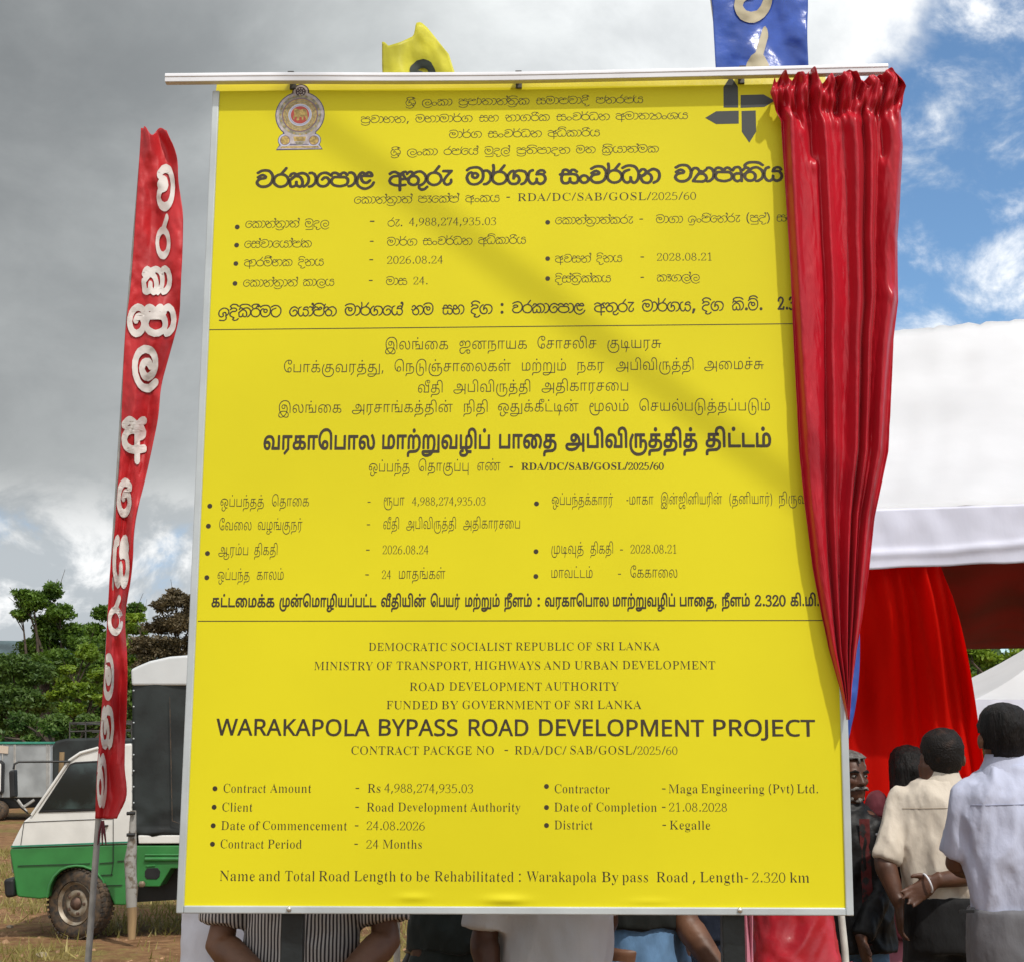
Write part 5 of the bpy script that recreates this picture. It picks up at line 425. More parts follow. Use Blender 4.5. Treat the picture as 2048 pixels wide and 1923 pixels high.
[475,5,[[-4,66,2,-21,4,-16,8,-17,8,-11,11,-8,11,-3,14,2,12,6,9,10,8,16,5,15,3,21,0,17,-4,21,-5,14,-8,13,-12,11,-11,5,-15,0,-12,-5,-12,-12,-8,-17,-6,-19],[21,66,2,23,6,18,9,13,4,2,4,-1,6,-4,6,-10,7,-26,0,-30,-7,-26,-6,-10,-6,-4,-5,0,-6,4,-10,20]]],
[1126,9,[[7,-15,0,-5,4,-8,5,-4,7,-2,13,0,17,5,17,-5,10,0,7,1,7,4,3,4,2,5,0,10,-4,9,-10,10,3,14,0,11,-4,12,-5,8,-10,6,-11,2,-7,-1,-7,-1,-5,-4,-4,-5,-2,-6,2,-8,4,-5,7,-3,9,0,8,3,3,7,1,5,-3,11,2,0,4,-2,6,-6,4,-11,0,-18,-1,-5,-2,-1,-14,3,-13,0,-14,-1,-11,-4,-4,8,-3,10,-1,20,3,12,4,7,6,8,10,6,13,5,10,1,12,-2,11,-3,9,-7,7,-11,3,-12,2,-11,0,-40,7,0,0,35,-1,16,-4,15,-7,11,-9,7,-7,4,-13,3,-10,0,-14,-1,-10,-3,-7,-3,-9,-8,-8,-11,-5,-15,0,-19,2,-10,6,-15,-9,-12],[14,-14,2,9,3,4,3,1,11,-14,12,-10,1,-2,-2,-1,-9,-2,-8,0,-6,2,-3,2,-2,3],[60,-25,14,13,8,14,2,0,5,-5,3,-6,1,-6,-2,-6,-3,-4,-6,-3,-7,-1,-9,1,-4,1],[28,4,1,2,8,2,15,2,15,-1,8,-2,1,-2,-4,-9,-5,-6,-6,-6,-8,-6,-5,3,-10,9],[40,45,0,4,4,5,3,1,7,1,2,0,2,-2,2,-5,1,-4,-1,-6,-2,-2,-3,-3,-4,-1,-4,1,-4,3,-3,3]]],
[1013,9,[[8,27,0,-8,2,-8,3,-4,4,-4,6,-3,6,0,7,2,5,3,4,7,1,6,-1,7,-4,5,-4,3,-6,2,-7,0,-8,-4,-2,2,3,8,5,8,8,5,9,2,10,-2,4,-2,3,-4,3,-8,2,-20,1,-6,5,-8,6,-4,5,-2,6,0,7,1,5,3,6,8,2,9,0,6,0,9,-3,11,-5,10,-6,8,-6,-5,9,-14,4,-12,0,-8,-2,-12,-2,-4,-3,-3,-5,-1,-6,0,-5,2,-3,3,-3,7,-1,21,-3,9,-5,7,-4,3,-5,2,-8,2,-9,-1,-6,-2,-8,-5,-5,-5,-4,-7,-1,-5],[14,23,4,4,5,2,7,1,3,-1,4,-4,2,-4,0,-7,-1,-4,-3,-3,-4,-2,-6,0,-4,2,-3,3,-2,4]]],
[1044,9,[[11,2,7,0,0,52,2,1,18,0,1,-2,1,-36,6,0,1,11,6,4,5,1,7,0,3,-2,2,-4,1,-5,-1,-8,-3,-7,-27,0,0,-6,65,0,0,59,-7,0,0,-53,-22,0,-1,1,3,8,1,6,-2,9,-3,4,-3,2,-8,2,-5,0,-10,-4,-1,2,0,17,19,1,0,5,-55,0],[52,83,2,-5,4,-1,4,1,2,5,-2,4,-4,2,-4,-2]]],
[1160,9,[[8,27,1,-12,2,-6,4,-4,7,-4,5,-1,6,0,4,2,5,4,3,7,0,8,-1,6,-5,5,-5,3,-10,0,-8,-4,-1,0,0,2,1,6,3,5,4,5,11,5,14,2,9,-1,6,-2,4,-3,-5,-8,-4,-9,-2,-12,2,-10,3,-5,5,-4,5,-2,8,1,6,3,3,5,2,8,0,5,-1,10,-2,6,-10,13,5,3,4,2,10,0,7,-3,3,-3,5,-6,2,-6,0,-8,-1,-11,-6,-15,5,-3,4,6,3,7,2,9,1,8,-1,8,-5,11,-6,7,-5,3,-7,1,-10,0,-6,-1,-9,-5,-13,5,-16,2,-11,-2,-5,-2,-11,-8,-6,-10],[14,23,4,4,5,2,7,1,3,-1,4,-4,2,-4,0,-7,-1,-4,-3,-3,-4,-2,-3,0,-7,2,-3,3,-2,4],[63,21,3,15,4,10,2,0,5,-5,5,-9,1,-12,0,-7,-3,-4,-3,-3,-4,-1,-3,1,-3,1,-2,4]]],
[825,9,[[7,17,1,-7,5,-6,10,-4,13,0,9,4,6,5,2,9,1,12,13,-1,6,-2,3,-3,2,-6,-1,-5,-2,-4,-4,-3,-7,0,-5,1,-2,-5,12,-2,9,3,5,5,2,4,0,9,-3,6,-3,3,-6,3,-6,2,-12,0,-1,2,0,17,21,1,0,5,-56,0,0,-26,-9,-8,-3,-5],[14,17,2,7,6,4,14,2,9,0,2,-2,-1,-13,-4,-5,-3,-3,-8,-2,-10,2,-5,4],[25,36,1,18,20,0,1,-18,-20,-1]]],
[1022,9,[[8,-11,1,-5,4,-10,6,-5,8,-3,12,0,9,3,8,7,10,11,6,3,1,0,1,-1,-3,-6,0,-7,2,-4,3,-3,5,-2,7,-1,4,0,7,3,3,4,1,4,0,8,-1,4,-3,4,-9,4,-13,1,-9,-3,-6,-4,-14,-15,-6,-3,-5,-1,-8,0,-8,3,-4,7,-1,8,1,6,1,4,4,3,5,3,10,2,31,0,13,2,9,3,7,4,4,4,4,10,0,12,-4,10,-4,3,-5,4,-10,2,-6,-1,-7,-3,-8,-8,-8,8,-10,3,-14,0,-11,-4,-6,-6,-2,-4,-2,-10,2,-7,3,-3,7,-5,7,0,8,2,5,3,3,6,1,5,-2,6,-4,6,-8,3,0,2,2,1,9,0,6,-1,7,-5,4,-10,0,-16,7,1,1,16,1,7,4,5,6,3,9,-1,7,-4,4,-8,1,-11,-2,-5,-2,-5,-5,-3,-4,-2,-13,-3,-37,-1,-15,-4,-5,-3,-5,-6],[77,-19,2,7,2,4,2,1,3,-1,7,-2,3,-3,1,-3,0,-6,-1,-3,-4,-3,-7,-1,-6,3],[15,39,1,6,2,4,3,2,4,-1,6,-2,3,-3,3,-4,0,-7,-2,-3,-4,-3,-8,-1,-6,3,-2,4]]],
[1234,9,[[8,27,1,-12,2,-6,4,-4,7,-4,5,-1,6,0,4,2,5,4,3,7,0,8,-1,6,-5,5,-5,3,-10,0,-8,-4,-1,0,0,2,1,6,3,5,4,5,11,5,14,2,9,-1,6,-2,4,-3,-6,-9,-3,-10,-2,-10,2,-10,3,-5,5,-4,5,-2,8,1,5,3,4,4,2,6,0,7,0,7,-3,8,-3,7,-5,6,0,1,8,4,20,1,1,-2,0,-51,7,-1,0,52,2,2,17,0,0,5,-41,0,-9,-1,-11,-5,-9,4,-12,3,-13,0,-7,-1,-12,-6,-6,-7,-5,-8],[14,23,4,4,5,2,7,1,3,-1,4,-4,2,-4,0,-7,-1,-4,-3,-3,-4,-2,-6,0,-4,2,-3,3,-2,4],[63,21,3,16,3,5,2,4,2,0,4,-5,5,-10,1,-11,-1,-10,-5,-4,-4,-1,-5,2,-4,5]]],
[789,9,[[6,-27,1,-7,6,0,2,11,5,5,6,2,17,0,15,1,10,4,8,7,4,8,1,11,-1,10,-3,6,-5,5,-7,3,-8,0,-8,-4,-2,2,1,17,18,1,0,5,-55,0,0,-59,7,0,0,52,2,2,18,0,2,-2,0,-52,7,0,0,27,6,4,8,1,7,-2,4,-6,2,-11,0,-5,-3,-8,-6,-7,-6,-2,-6,-2,-31,-1,-6,-1,-4,-2,-3,-5]]],
[640,9,[[11,2,7,0,1,52,21,1,2,-1,0,-52,7,-1,0,52,2,2,17,0,0,5,-57,0]]],
[963,9,[[11,60,0,-43,2,-9,5,-5,4,-2,4,-1,7,1,6,4,1,-1,1,-3,55,0,0,59,-7,0,-1,-53,-40,0,0,53,-7,0,-1,-47,-4,-5,-7,-2,-6,1,-4,5,-1,8,0,40]]],
[720,9,[[7,46,2,-14,3,-8,4,-8,8,-8,10,-5,9,-3,14,0,9,4,5,5,3,9,-1,7,-4,8,-7,4,-6,0,-6,-1,-6,-3,-3,-4,-2,-7,1,-7,2,-7,-1,-1,-2,0,-12,7,-8,10,-4,14,0,14,2,11,3,7,9,9,5,4,8,3,3,0,1,-2,-4,-9,0,-5,1,-5,6,-6,9,-2,9,2,6,6,2,4,1,5,-2,8,-5,6,-10,4,-16,0,-13,-5,-9,-6,-7,-10,-5,-11],[45,19,2,7,3,3,4,2,3,1,5,-2,3,-2,2,-4,0,-7,-1,-5,-3,-4,-7,-2,-6,0,-3,5],[48,74,1,7,4,5,1,1,6,-1,5,-2,4,-6,0,-4,-1,-4,-2,-4,-2,-2,-5,-1,-5,0,-3,3,-2,4]]],
[723,9,[[7,17,0,-4,3,-5,3,-3,5,-3,5,-2,9,0,9,2,4,2,4,3,4,7,1,16,21,0,-1,5,-20,1,0,18,1,1,20,0,0,5,-56,0,0,-26,-9,-8,-3,-5],[14,17,2,7,6,4,14,2,9,0,2,-2,-1,-13,-4,-5,-3,-3,-8,-2,-10,2,-5,4],[25,36,1,18,20,0,1,-18,-20,-1]]],
[1271,9,[[8,27,1,-12,3,-7,3,-3,6,-4,6,-1,6,0,5,2,5,6,2,7,0,8,-4,7,-4,3,-6,2,-7,0,-8,-4,-2,2,3,8,2,5,7,6,9,3,5,1,7,-1,6,-3,5,-7,2,-8,1,-17,1,-6,5,-9,6,-4,6,-1,8,0,8,3,5,6,4,9,0,16,-2,11,-7,16,-7,-3,3,-5,0,-2,-4,1,-5,4,-3,6,-1,8,2,8,3,4,9,4,11,0,7,-2,4,-3,4,-5,3,-5,2,-20,0,-49,7,-1,0,60,-3,14,-3,6,-5,5,-8,4,-7,2,-12,0,-8,-2,-5,-3,-5,-5,-2,-5,-2,-8,1,-5,2,-7,3,-4,6,-4,12,-5,2,-5,1,-13,-1,-8,-3,-8,-6,-3,-9,-1,-4,2,-3,3,-3,7,-1,21,-3,9,-5,7,-4,3,-5,2,-8,2,-9,-1,-6,-2,-8,-5,-5,-5,-4,-7,-1,-5],[14,23,4,4,5,2,7,1,3,-1,4,-4,2,-4,0,-7,-1,-4,-3,-3,-4,-2,-6,0,-4,2,-3,3,-2,4]]],
[1062,9,[[9,16,0,-10,3,-12,8,-12,10,-9,9,-4,7,-2,9,-1,15,0,8,1,12,4,7,4,8,8,4,6,2,7,0,14,-2,6,-2,6,-8,8,-6,3,-12,2,-1,2,1,17,20,1,0,5,-55,0,-1,-27,-8,-6,-4,-6,0,-4,1,-6,5,-6,6,-3,11,-2,11,2,5,2,4,3,3,7,2,15,3,0,6,-2,7,-4,4,-4,3,-8,0,-6,-1,-10,-5,-10,-5,-5,-7,-4,-15,-4,-17,0,-8,1,-11,5,-10,8,-3,5,-4,7,-1,8,-1,9,1,10,2,12,4,8,6,11,-5,4,-6,-8,-5,-11,-4,-15],[40,17,2,7,6,4,11,2,13,0,1,-1,0,-8,-1,-7,-3,-5,-4,-2,-8,-2,-9,2,-6,3],[52,36,0,18,21,0,0,-18,-20,-1]]],
[797,9,[[11,60,0,-58,44,-1,1,-2,-8,-27,6,-2,9,31,22,1,0,5,-19,0,4,25,0,6,-1,5,-4,5,-7,3,-8,0,-5,-3,-6,-6,-2,-9,2,-11,8,-13,0,-2,-28,0,-1,1,0,52],[44,32,1,7,4,5,5,2,4,-1,3,-3,2,-4,0,-11,-5,-19,-2,0,-7,8,-4,10]]],
[640,9,[[11,60,0,-59,7,1,1,52,21,1,2,-2,0,-50,-21,-21,5,-4,23,23,0,53,2,1,17,0,0,5]]],
[867,9,[[7,17,1,-7,5,-6,10,-4,13,0,9,4,6,5,2,6,2,15,15,0,1,-2,0,-26,7,-1,1,28,1,1,12,0,0,5,-38,1,0,18,21,1,0,5,-56,0,0,-26,-9,-8,-3,-5],[14,17,2,7,6,4,14,2,9,0,2,-2,-1,-13,-4,-5,-3,-3,-8,-2,-10,2,-5,4],[25,36,1,18,20,0,1,-18,-20,-1]]],
[778,9,[[11,2,64,-1,0,59,-7,0,0,-53,-48,0,-2,1,0,52,-7,0]]],
[825,9,[[7,17,1,-7,5,-6,10,-4,13,0,9,4,6,5,2,9,1,12,13,-1,6,-2,3,-3,2,-6,-1,-5,-2,-4,-4,-3,-7,0,-5,1,-2,-5,12,-2,9,3,5,5,2,4,0,9,-3,6,-3,3,-6,3,-6,2,-12,0,-1,2,0,17,21,1,0,5,-56,0,0,-26,-9,-8,-3,-5],[14,17,2,7,6,4,14,2,9,0,2,-2,-1,-13,-4,-5,-3,-3,-8,-2,-10,2,-5,4],[25,36,1,18,20,0,1,-18,-20,-1],[42,83,1,-5,5,-1,4,1,2,5,-2,4,-4,2,-4,-2]]],
[1044,9,[[8,27,1,-12,2,-6,4,-4,7,-4,5,-1,6,0,5,2,5,6,2,7,0,8,-4,7,-4,3,-6,2,-7,0,-8,-4,-2,2,3,8,2,4,7,7,9,3,6,1,6,-1,9,-5,5,-6,2,-5,0,-16,-1,-7,-4,-9,1,-6,46,0,0,59,-7,0,0,-52,-1,-1,-31,0,5,18,0,12,-2,6,-3,7,-6,6,-5,3,-6,2,-14,0,-11,-3,-5,-3,-6,-7,-3,-7],[14,23,4,4,5,2,7,1,3,-1,4,-4,2,-4,0,-7,-1,-4,-4,-3,-3,-2,-6,0,-4,2,-3,3,-2,4]]],
[825,9,[[6,-27,1,-7,6,0,2,11,5,5,6,2,22,0,14,1,10,4,8,6,4,7,1,9,-1,7,-3,7,-3,4,-5,3,-11,3,-6,0,-2,2,0,17,20,1,0,5,-55,0,0,-27,-9,-6,-3,-7,1,-9,5,-6,5,-3,11,-2,11,1,5,3,4,3,3,5,2,7,0,9,2,2,10,-2,7,-4,4,-7,1,-10,-2,-6,-3,-3,-5,-4,-6,-2,-12,-2,-28,-1,-6,-1,-4,-2,-3,-5],[14,17,2,7,6,4,11,2,12,0,2,-1,0,-8,-2,-7,-3,-5,-4,-2,-7,-2,-10,2,-5,3],[25,36,1,18,20,0,0,-18,-19,-1],[42,83,2,-5,4,-1,5,1,2,5,-2,4,-4,2,-5,-2]]],
[1091,9,[[5,-19,1,-3,2,-4,7,-5,10,-3,13,0,14,1,10,3,7,5,10,9,31,0,0,76,-7,0,0,-70,-2,-1,-18,0,-1,2,3,10,0,11,-2,7,-3,5,-8,7,-6,3,-11,1,-1,2,1,17,19,1,1,5,-56,0,0,-26,-9,-7,-3,-7,0,-6,3,-6,3,-4,10,-4,13,0,6,2,4,2,5,5,3,9,0,11,1,1,3,-1,11,-3,5,-6,3,-10,0,-10,-3,-9,-2,-2,-59,0,-6,-3],[12,-20,2,3,3,1,50,0,2,-2,-4,-3,-9,-5,-7,-2,-12,-1,-11,1,-8,1,-5,4],[14,17,0,4,2,4,6,3,11,2,12,0,2,-1,0,-9,-2,-7,-3,-4,-4,-2,-7,-2,-9,2,-6,4],[25,36,1,18,20,0,0,-18,-19,-1]]],
[268,5,[[10,-24,10,0,13,34,3,10,0,2,-17,-1]]],
[901,9,[[8,44,1,-12,3,-11,6,-9,5,-5,10,-5,9,-2,8,0,9,4,5,7,2,8,-1,6,-4,8,-5,3,-8,2,-6,-1,-5,-2,-5,-5,-2,-4,0,-8,2,-7,-1,-1,-1,0,-7,6,-5,9,-3,11,0,14,1,8,5,11,7,8,6,4,8,4,10,2,7,-1,10,-3,7,-7,4,-13,2,-13,0,-48,7,0,0,51,-1,10,-2,9,-4,7,-4,5,-6,4,-9,4,-11,0,-8,0,-7,-3,-10,-5,-9,-8,-6,-11,-3,-10],[36,19,1,7,2,3,5,2,4,1,4,-1,4,-2,3,-5,0,-5,-1,-6,-2,-4,-4,-3,-5,-1,-5,0,-2,1,-3,5]]],
[1015,9,[[9,25,1,-13,2,-13,4,-11,7,-10,8,-6,11,-3,12,0,12,4,8,7,3,7,2,7,1,19,-1,5,-3,8,-5,5,-5,3,-7,0,-9,-3,-2,0,0,29,-7,0,0,-59,7,0,0,23,5,3,7,2,7,-2,3,-4,3,-8,0,-14,-3,-14,-3,-5,-4,-3,-5,-3,-9,-2,-8,1,-7,2,-4,3,-6,6,-3,6,-3,11,-2,22,1,13,2,11,4,12,3,6,9,10,7,5,11,4,8,1,8,-1,9,-3,4,-3,6,-6,5,-11,1,-16,1,-46,6,0,0,55,-2,12,-4,9,-6,6,-5,4,-11,4,-7,1,-13,0,-8,-2,-8,-4,-6,-4,-7,-6,-8,-12,-5,-19]]],
[1210,9,[[9,18,0,-10,4,-13,4,-8,4,-5,6,-6,7,-3,11,-5,8,-1,10,-1,19,0,14,3,8,3,7,4,9,8,5,9,3,10,0,6,-1,10,-3,6,-3,4,-7,4,-4,1,-6,0,-7,-3,-2,1,1,22,18,1,0,5,-38,0,-11,-1,-7,-1,-8,-4,-5,-3,-6,-10,-2,-7,-1,-8,1,-10,2,-5,4,-6,3,-2,6,-3,9,0,3,2,5,3,4,8,1,7,-2,7,-6,6,-6,2,-8,0,-8,-4,-1,2,2,6,6,9,8,5,10,1,18,0,1,-53,7,0,0,23,6,3,6,2,7,-2,3,-4,3,-8,0,-11,-4,-12,-6,-8,-7,-5,-6,-3,-16,-4,-14,0,-14,1,-15,5,-9,6,-4,5,-6,10,-2,9,-1,9,1,9,2,12,10,18,-6,4,-4,-5,-6,-14,-4,-14],[42,23,4,4,6,2,4,1,6,-2,3,-3,2,-4,0,-7,-1,-3,-3,-4,-3,-2,-6,0,-4,2,-4,3,-2,4],[61,83,2,-5,4,-1,5,1,1,5,-1,4,-5,2,-4,-2]]],
[1070,9,[[8,27,1,-12,2,-6,4,-4,7,-4,5,-1,6,0,5,2,5,6,2,5,0,8,-1,6,-5,5,-5,3,-10,0,-8,-4,-2,2,1,4,5,9,5,5,5,3,10,2,11,-2,5,-4,5,-4,0,-44,7,-1,0,53,2,1,18,0,2,-2,0,-51,6,-1,1,52,2,2,16,0,1,5,-53,0,-1,-4,-1,-1,-8,4,-8,2,-10,0,-7,-1,-10,-6,-5,-6,-4,-10],[14,23,4,4,5,2,7,1,3,-1,4,-4,2,-4,0,-7,-1,-4,-3,-3,-4,-2,-6,0,-4,2,-3,3,-2,4],[53,83,2,-5,4,-1,5,1,2,5,-2,4,-5,2,-4,-2]]],
[858,9,[[11,2,52,-1,9,2,6,2,6,7,2,4,1,8,-1,17,-2,8,-4,5,-6,5,-5,2,-9,0,-7,-3,-5,-4,-2,-8,-1,-39,-25,0,-2,1,0,52,-7,0],[53,8,0,34,1,6,3,5,2,2,4,1,6,-1,5,-3,4,-9,2,-13,-2,-12,-4,-7,-6,-3,-14,-1]]],
[869,9,[[6,-27,1,-7,6,0,2,11,5,5,6,2,21,0,15,2,9,3,9,7,5,9,2,7,1,19,-3,15,-4,8,-4,4,-9,3,-10,0,-7,-3,-7,-7,-8,9,-9,2,-6,-2,-6,-4,-3,-6,-1,-7,0,-42,7,0,0,44,3,7,6,4,7,-1,3,-2,2,-5,1,-12,0,-35,7,0,1,44,4,7,5,3,5,1,6,-1,4,-2,4,-4,4,-11,0,-19,-1,-10,-2,-5,-3,-5,-6,-4,-9,-4,-9,-1,-28,-1,-6,-1,-4,-2,-4,-5],[42,83,2,-5,4,-1,5,1,1,5,-1,4,-5,2,-4,-2]]],
[1135,9,[[5,-19,2,-6,6,-6,11,-3,10,0,17,1,7,3,8,4,11,10,38,0,0,76,-7,0,0,-69,-2,-2,-25,1,-1,1,6,15,2,9,0,19,-4,15,-3,5,-4,3,-8,4,-11,0,-7,-3,-7,-6,-6,6,-6,3,-8,0,-6,-2,-5,-6,-2,-7,0,-45,7,0,0,44,3,7,5,4,8,-1,3,-3,2,-4,1,-8,1,-39,6,0,0,34,2,11,3,6,7,4,9,-1,4,-2,5,-6,3,-8,1,-8,-2,-19,-3,-12,-5,-10,-58,-1,-6,-3],[12,-20,2,3,3,1,47,0,2,-2,-4,-3,-9,-5,-17,-3,-10,1,-8,1,-5,4]]],
[858,9,[[11,2,52,-1,9,2,6,2,6,7,2,4,1,8,-1,17,-2,8,-4,5,-6,5,-5,2,-9,0,-7,-3,-5,-4,-2,-8,-1,-39,-25,0,-2,1,0,52,-7,0],[53,8,0,34,1,6,3,5,2,2,4,1,6,-1,5,-3,4,-9,2,-13,-2,-12,-4,-7,-6,-3,-14,-1],[42,83,1,-5,5,-1,4,1,2,5,-2,4,-4,2,-5,-2]]],
[1121,9,[[4,7,1,-4,3,-6,8,-6,12,-3,18,0,15,3,12,5,9,8,5,9,18,0,1,-2,0,-27,7,0,1,76,-8,0,0,-40,-1,-1,-16,0,0,10,-2,11,-5,10,-6,5,-11,6,-6,1,-8,-1,-10,-3,-5,-6,-1,-8,0,-5,2,-4,5,-5,5,-2,8,0,7,3,4,4,2,5,0,7,-2,5,2,2,6,-5,6,-8,2,-12,-1,-10,-66,-1,-4,-1,-4,-3],[11,6,2,5,5,2,58,0,2,-1,-4,-7,-7,-5,-8,-4,-14,-3,-15,0,-7,2,-9,4,-2,3],[41,44,2,7,5,4,9,1,2,-1,2,-3,1,-8,0,-3,-2,-5,-4,-2,-6,-1,-5,2,-3,5]]],
[262,9,[[-32,71,2,-12,7,-1,-2,9,0,6,2,6,3,4,6,3,6,1,7,-2,6,-4,4,-9,2,-12,0,-58,7,-1,0,64,-2,9,-4,8,-6,6,-5,3,-9,1,-10,-1,-7,-4,-3,-3,-4,-8]]],
[1051,9,[[9,15,0,-9,3,-12,8,-13,6,-5,8,-5,16,-5,21,0,10,2,10,5,8,6,4,5,5,10,2,7,-1,16,-2,6,-4,6,-5,4,-5,1,-7,0,-7,-3,-2,1,1,22,19,1,0,5,-56,0,1,-59,6,0,0,52,2,2,19,0,1,-2,0,-52,7,0,0,22,1,2,6,3,6,1,6,-2,4,-4,2,-9,1,-5,-2,-15,-3,-6,-4,-5,-11,-7,-15,-4,-15,0,-7,1,-7,2,-9,6,-8,9,-4,8,-1,7,-1,11,1,9,3,13,9,18,-5,4,-5,-7,-6,-12,-4,-16]]],
[825,9,[[6,-27,1,-7,6,0,2,11,5,5,6,2,22,0,14,1,10,4,8,6,4,7,1,9,-1,7,-3,7,-3,4,-5,3,-11,3,-6,0,-2,2,0,17,20,1,0,5,-55,0,0,-27,-9,-6,-3,-7,1,-9,5,-6,5,-3,11,-2,11,1,5,3,4,3,3,5,2,7,0,9,2,2,10,-2,7,-4,4,-7,1,-10,-2,-6,-3,-3,-5,-4,-6,-2,-12,-2,-28,-1,-6,-1,-4,-2,-3,-5],[14,17,2,7,6,4,11,2,12,0,2,-1,0,-8,-2,-7,-3,-5,-4,-2,-7,-2,-10,2,-5,3],[25,36,1,18,20,0,0,-18,-19,-1]]],
[723,9,[[7,17,0,-4,3,-5,3,-3,5,-3,5,-2,9,0,9,2,4,2,4,3,4,7,1,16,21,0,-1,5,-20,1,0,18,1,1,20,0,0,5,-56,0,0,-26,-9,-8,-3,-5],[14,17,2,7,6,4,14,2,9,0,2,-2,-1,-13,-4,-5,-3,-3,-8,-2,-10,2,-5,4],[25,36,1,18,20,0,1,-18,-20,-1],[42,83,1,-5,5,-1,4,1,2,5,-2,4,-4,2,-4,-2]]],
[1044,9,[[8,27,1,-12,2,-6,4,-4,7,-4,5,-1,6,0,5,2,5,6,2,7,0,8,-4,7,-4,3,-6,2,-7,0,-8,-4,-2,2,3,8,2,4,7,7,9,3,6,1,6,-1,9,-5,5,-6,2,-5,0,-16,-1,-7,-4,-9,1,-6,46,0,0,59,-7,0,-1,-10,-8,2,-6,3,-3,3,-4,6,0,6,0,4,4,7,3,3,5,3,2,-2,-1,-7,0,-3,3,-5,6,-2,7,0,3,1,4,3,2,4,1,6,-2,4,-3,3,-7,3,-7,0,-11,-1,-9,-6,-5,-7,-1,-4,0,-11,4,-8,8,-6,6,-3,8,-1,2,-2,0,-35,-1,-1,-31,0,5,18,0,12,-2,6,-3,7,-6,6,-5,3,-6,2,-14,0,-11,-3,-5,-3,-6,-7,-3,-7],[14,23,4,4,5,2,7,1,3,-1,4,-4,2,-4,0,-7,-1,-4,-4,-3,-3,-2,-6,0,-4,2,-3,3,-2,4],[94,80,1,5,3,3,8,-2,3,-3,1,-4,-3,-5,-6,-2,-5,2]]],
[1234,9,[[8,27,1,-12,2,-6,4,-4,7,-4,5,-1,6,0,4,2,5,4,3,7,0,8,-1,6,-5,5,-5,3,-10,0,-8,-4,-1,0,0,2,1,6,3,5,4,5,11,5,14,2,9,-1,6,-2,4,-3,-6,-9,-3,-10,-2,-10,2,-10,3,-5,5,-4,5,-2,8,1,5,3,4,4,2,6,0,7,0,7,-3,8,-3,7,-5,6,0,1,8,4,20,1,1,-2,0,-51,7,-1,0,52,2,2,17,0,0,5,-41,0,-9,-1,-11,-5,-9,4,-12,3,-13,0,-7,-1,-12,-6,-6,-7,-5,-8],[14,23,4,4,5,2,7,1,3,-1,4,-4,2,-4,0,-7,-1,-4,-3,-3,-4,-2,-6,0,-4,2,-3,3,-2,4],[63,21,3,16,3,5,2,4,2,0,4,-5,5,-10,1,-11,-1,-10,-5,-4,-4,-1,-5,2,-4,5],[62,83,2,-5,4,-1,5,1,2,5,-2,4,-4,2,-5,-2]]],
[985,9,[[7,30,1,-9,5,-7,8,-5,10,0,5,2,5,5,2,5,-1,10,-3,6,-7,4,-4,0,-12,-2,0,2,3,3,5,4,6,4,16,3,17,0,14,-3,10,-6,6,-8,2,-11,-1,-6,-1,-3,-5,-4,-5,0,-5,1,-2,3,-1,6,0,5,2,6,-7,3,-3,-1,-6,-5,-4,-4,-3,-8,-1,-6,2,-9,3,-5,3,-3,9,-6,-3,-6,-5,-7,-7,-5,-8,-2,-9,2,-4,3,-2,7,1,8,3,6,-6,3,-2,-3,-3,-8,-1,-7,1,-5,5,-7,5,-2,9,-2,9,0,5,2,8,5,12,16,18,0,0,6,-18,0,-9,3,-5,4,-4,8,0,6,1,5,2,5,6,6,2,-2,-2,-5,1,-7,2,-4,5,-4,8,-2,6,1,6,3,4,6,1,4,0,10,-3,11,-8,9,-11,6,-15,3,-12,1,-12,-1,-13,-4,-9,-5,-5,-5,-5,-8],[13,29,3,3,6,3,4,1,4,-1,4,-2,2,-4,0,-5,-1,-5,-2,-3,-3,-2,-4,-1,-5,2,-4,3,-2,3]]],
[825,9,[[7,17,1,-7,5,-6,10,-4,13,0,9,4,6,5,2,9,1,12,12,-1,5,-1,5,-4,2,-6,-1,-5,-2,-4,-4,-3,-7,0,-5,1,-2,-5,7,-2,8,1,8,4,3,4,2,8,0,4,-4,7,-4,3,-4,2,-6,2,-12,0,-1,2,0,17,21,1,0,5,-21,1,-2,5,0,6,1,6,3,4,3,2,6,3,1,-1,0,-1,-1,-6,0,-4,3,-5,7,-2,9,0,4,3,3,5,0,5,-2,5,-6,5,-4,1,-7,0,-11,-1,-9,-5,-5,-7,-2,-9,1,-9,-27,-1,0,-26,-9,-8,-3,-5],[14,17,2,7,6,4,14,2,9,0,2,-2,-1,-13,-4,-5,-3,-3,-8,-2,-10,2,-5,4],[25,36,1,18,20,0,1,-18,-20,-1],[70,80,1,5,3,3,9,-2,2,-3,1,-4,-2,-5,-3,-2,-3,0,-6,2,-1,2]]],
[693,9,[[11,2,63,-1,0,5,-56,1,0,53,-7,0],[32,83,2,-5,4,-1,5,1,2,5,-2,4,-5,2,-4,-2]]],
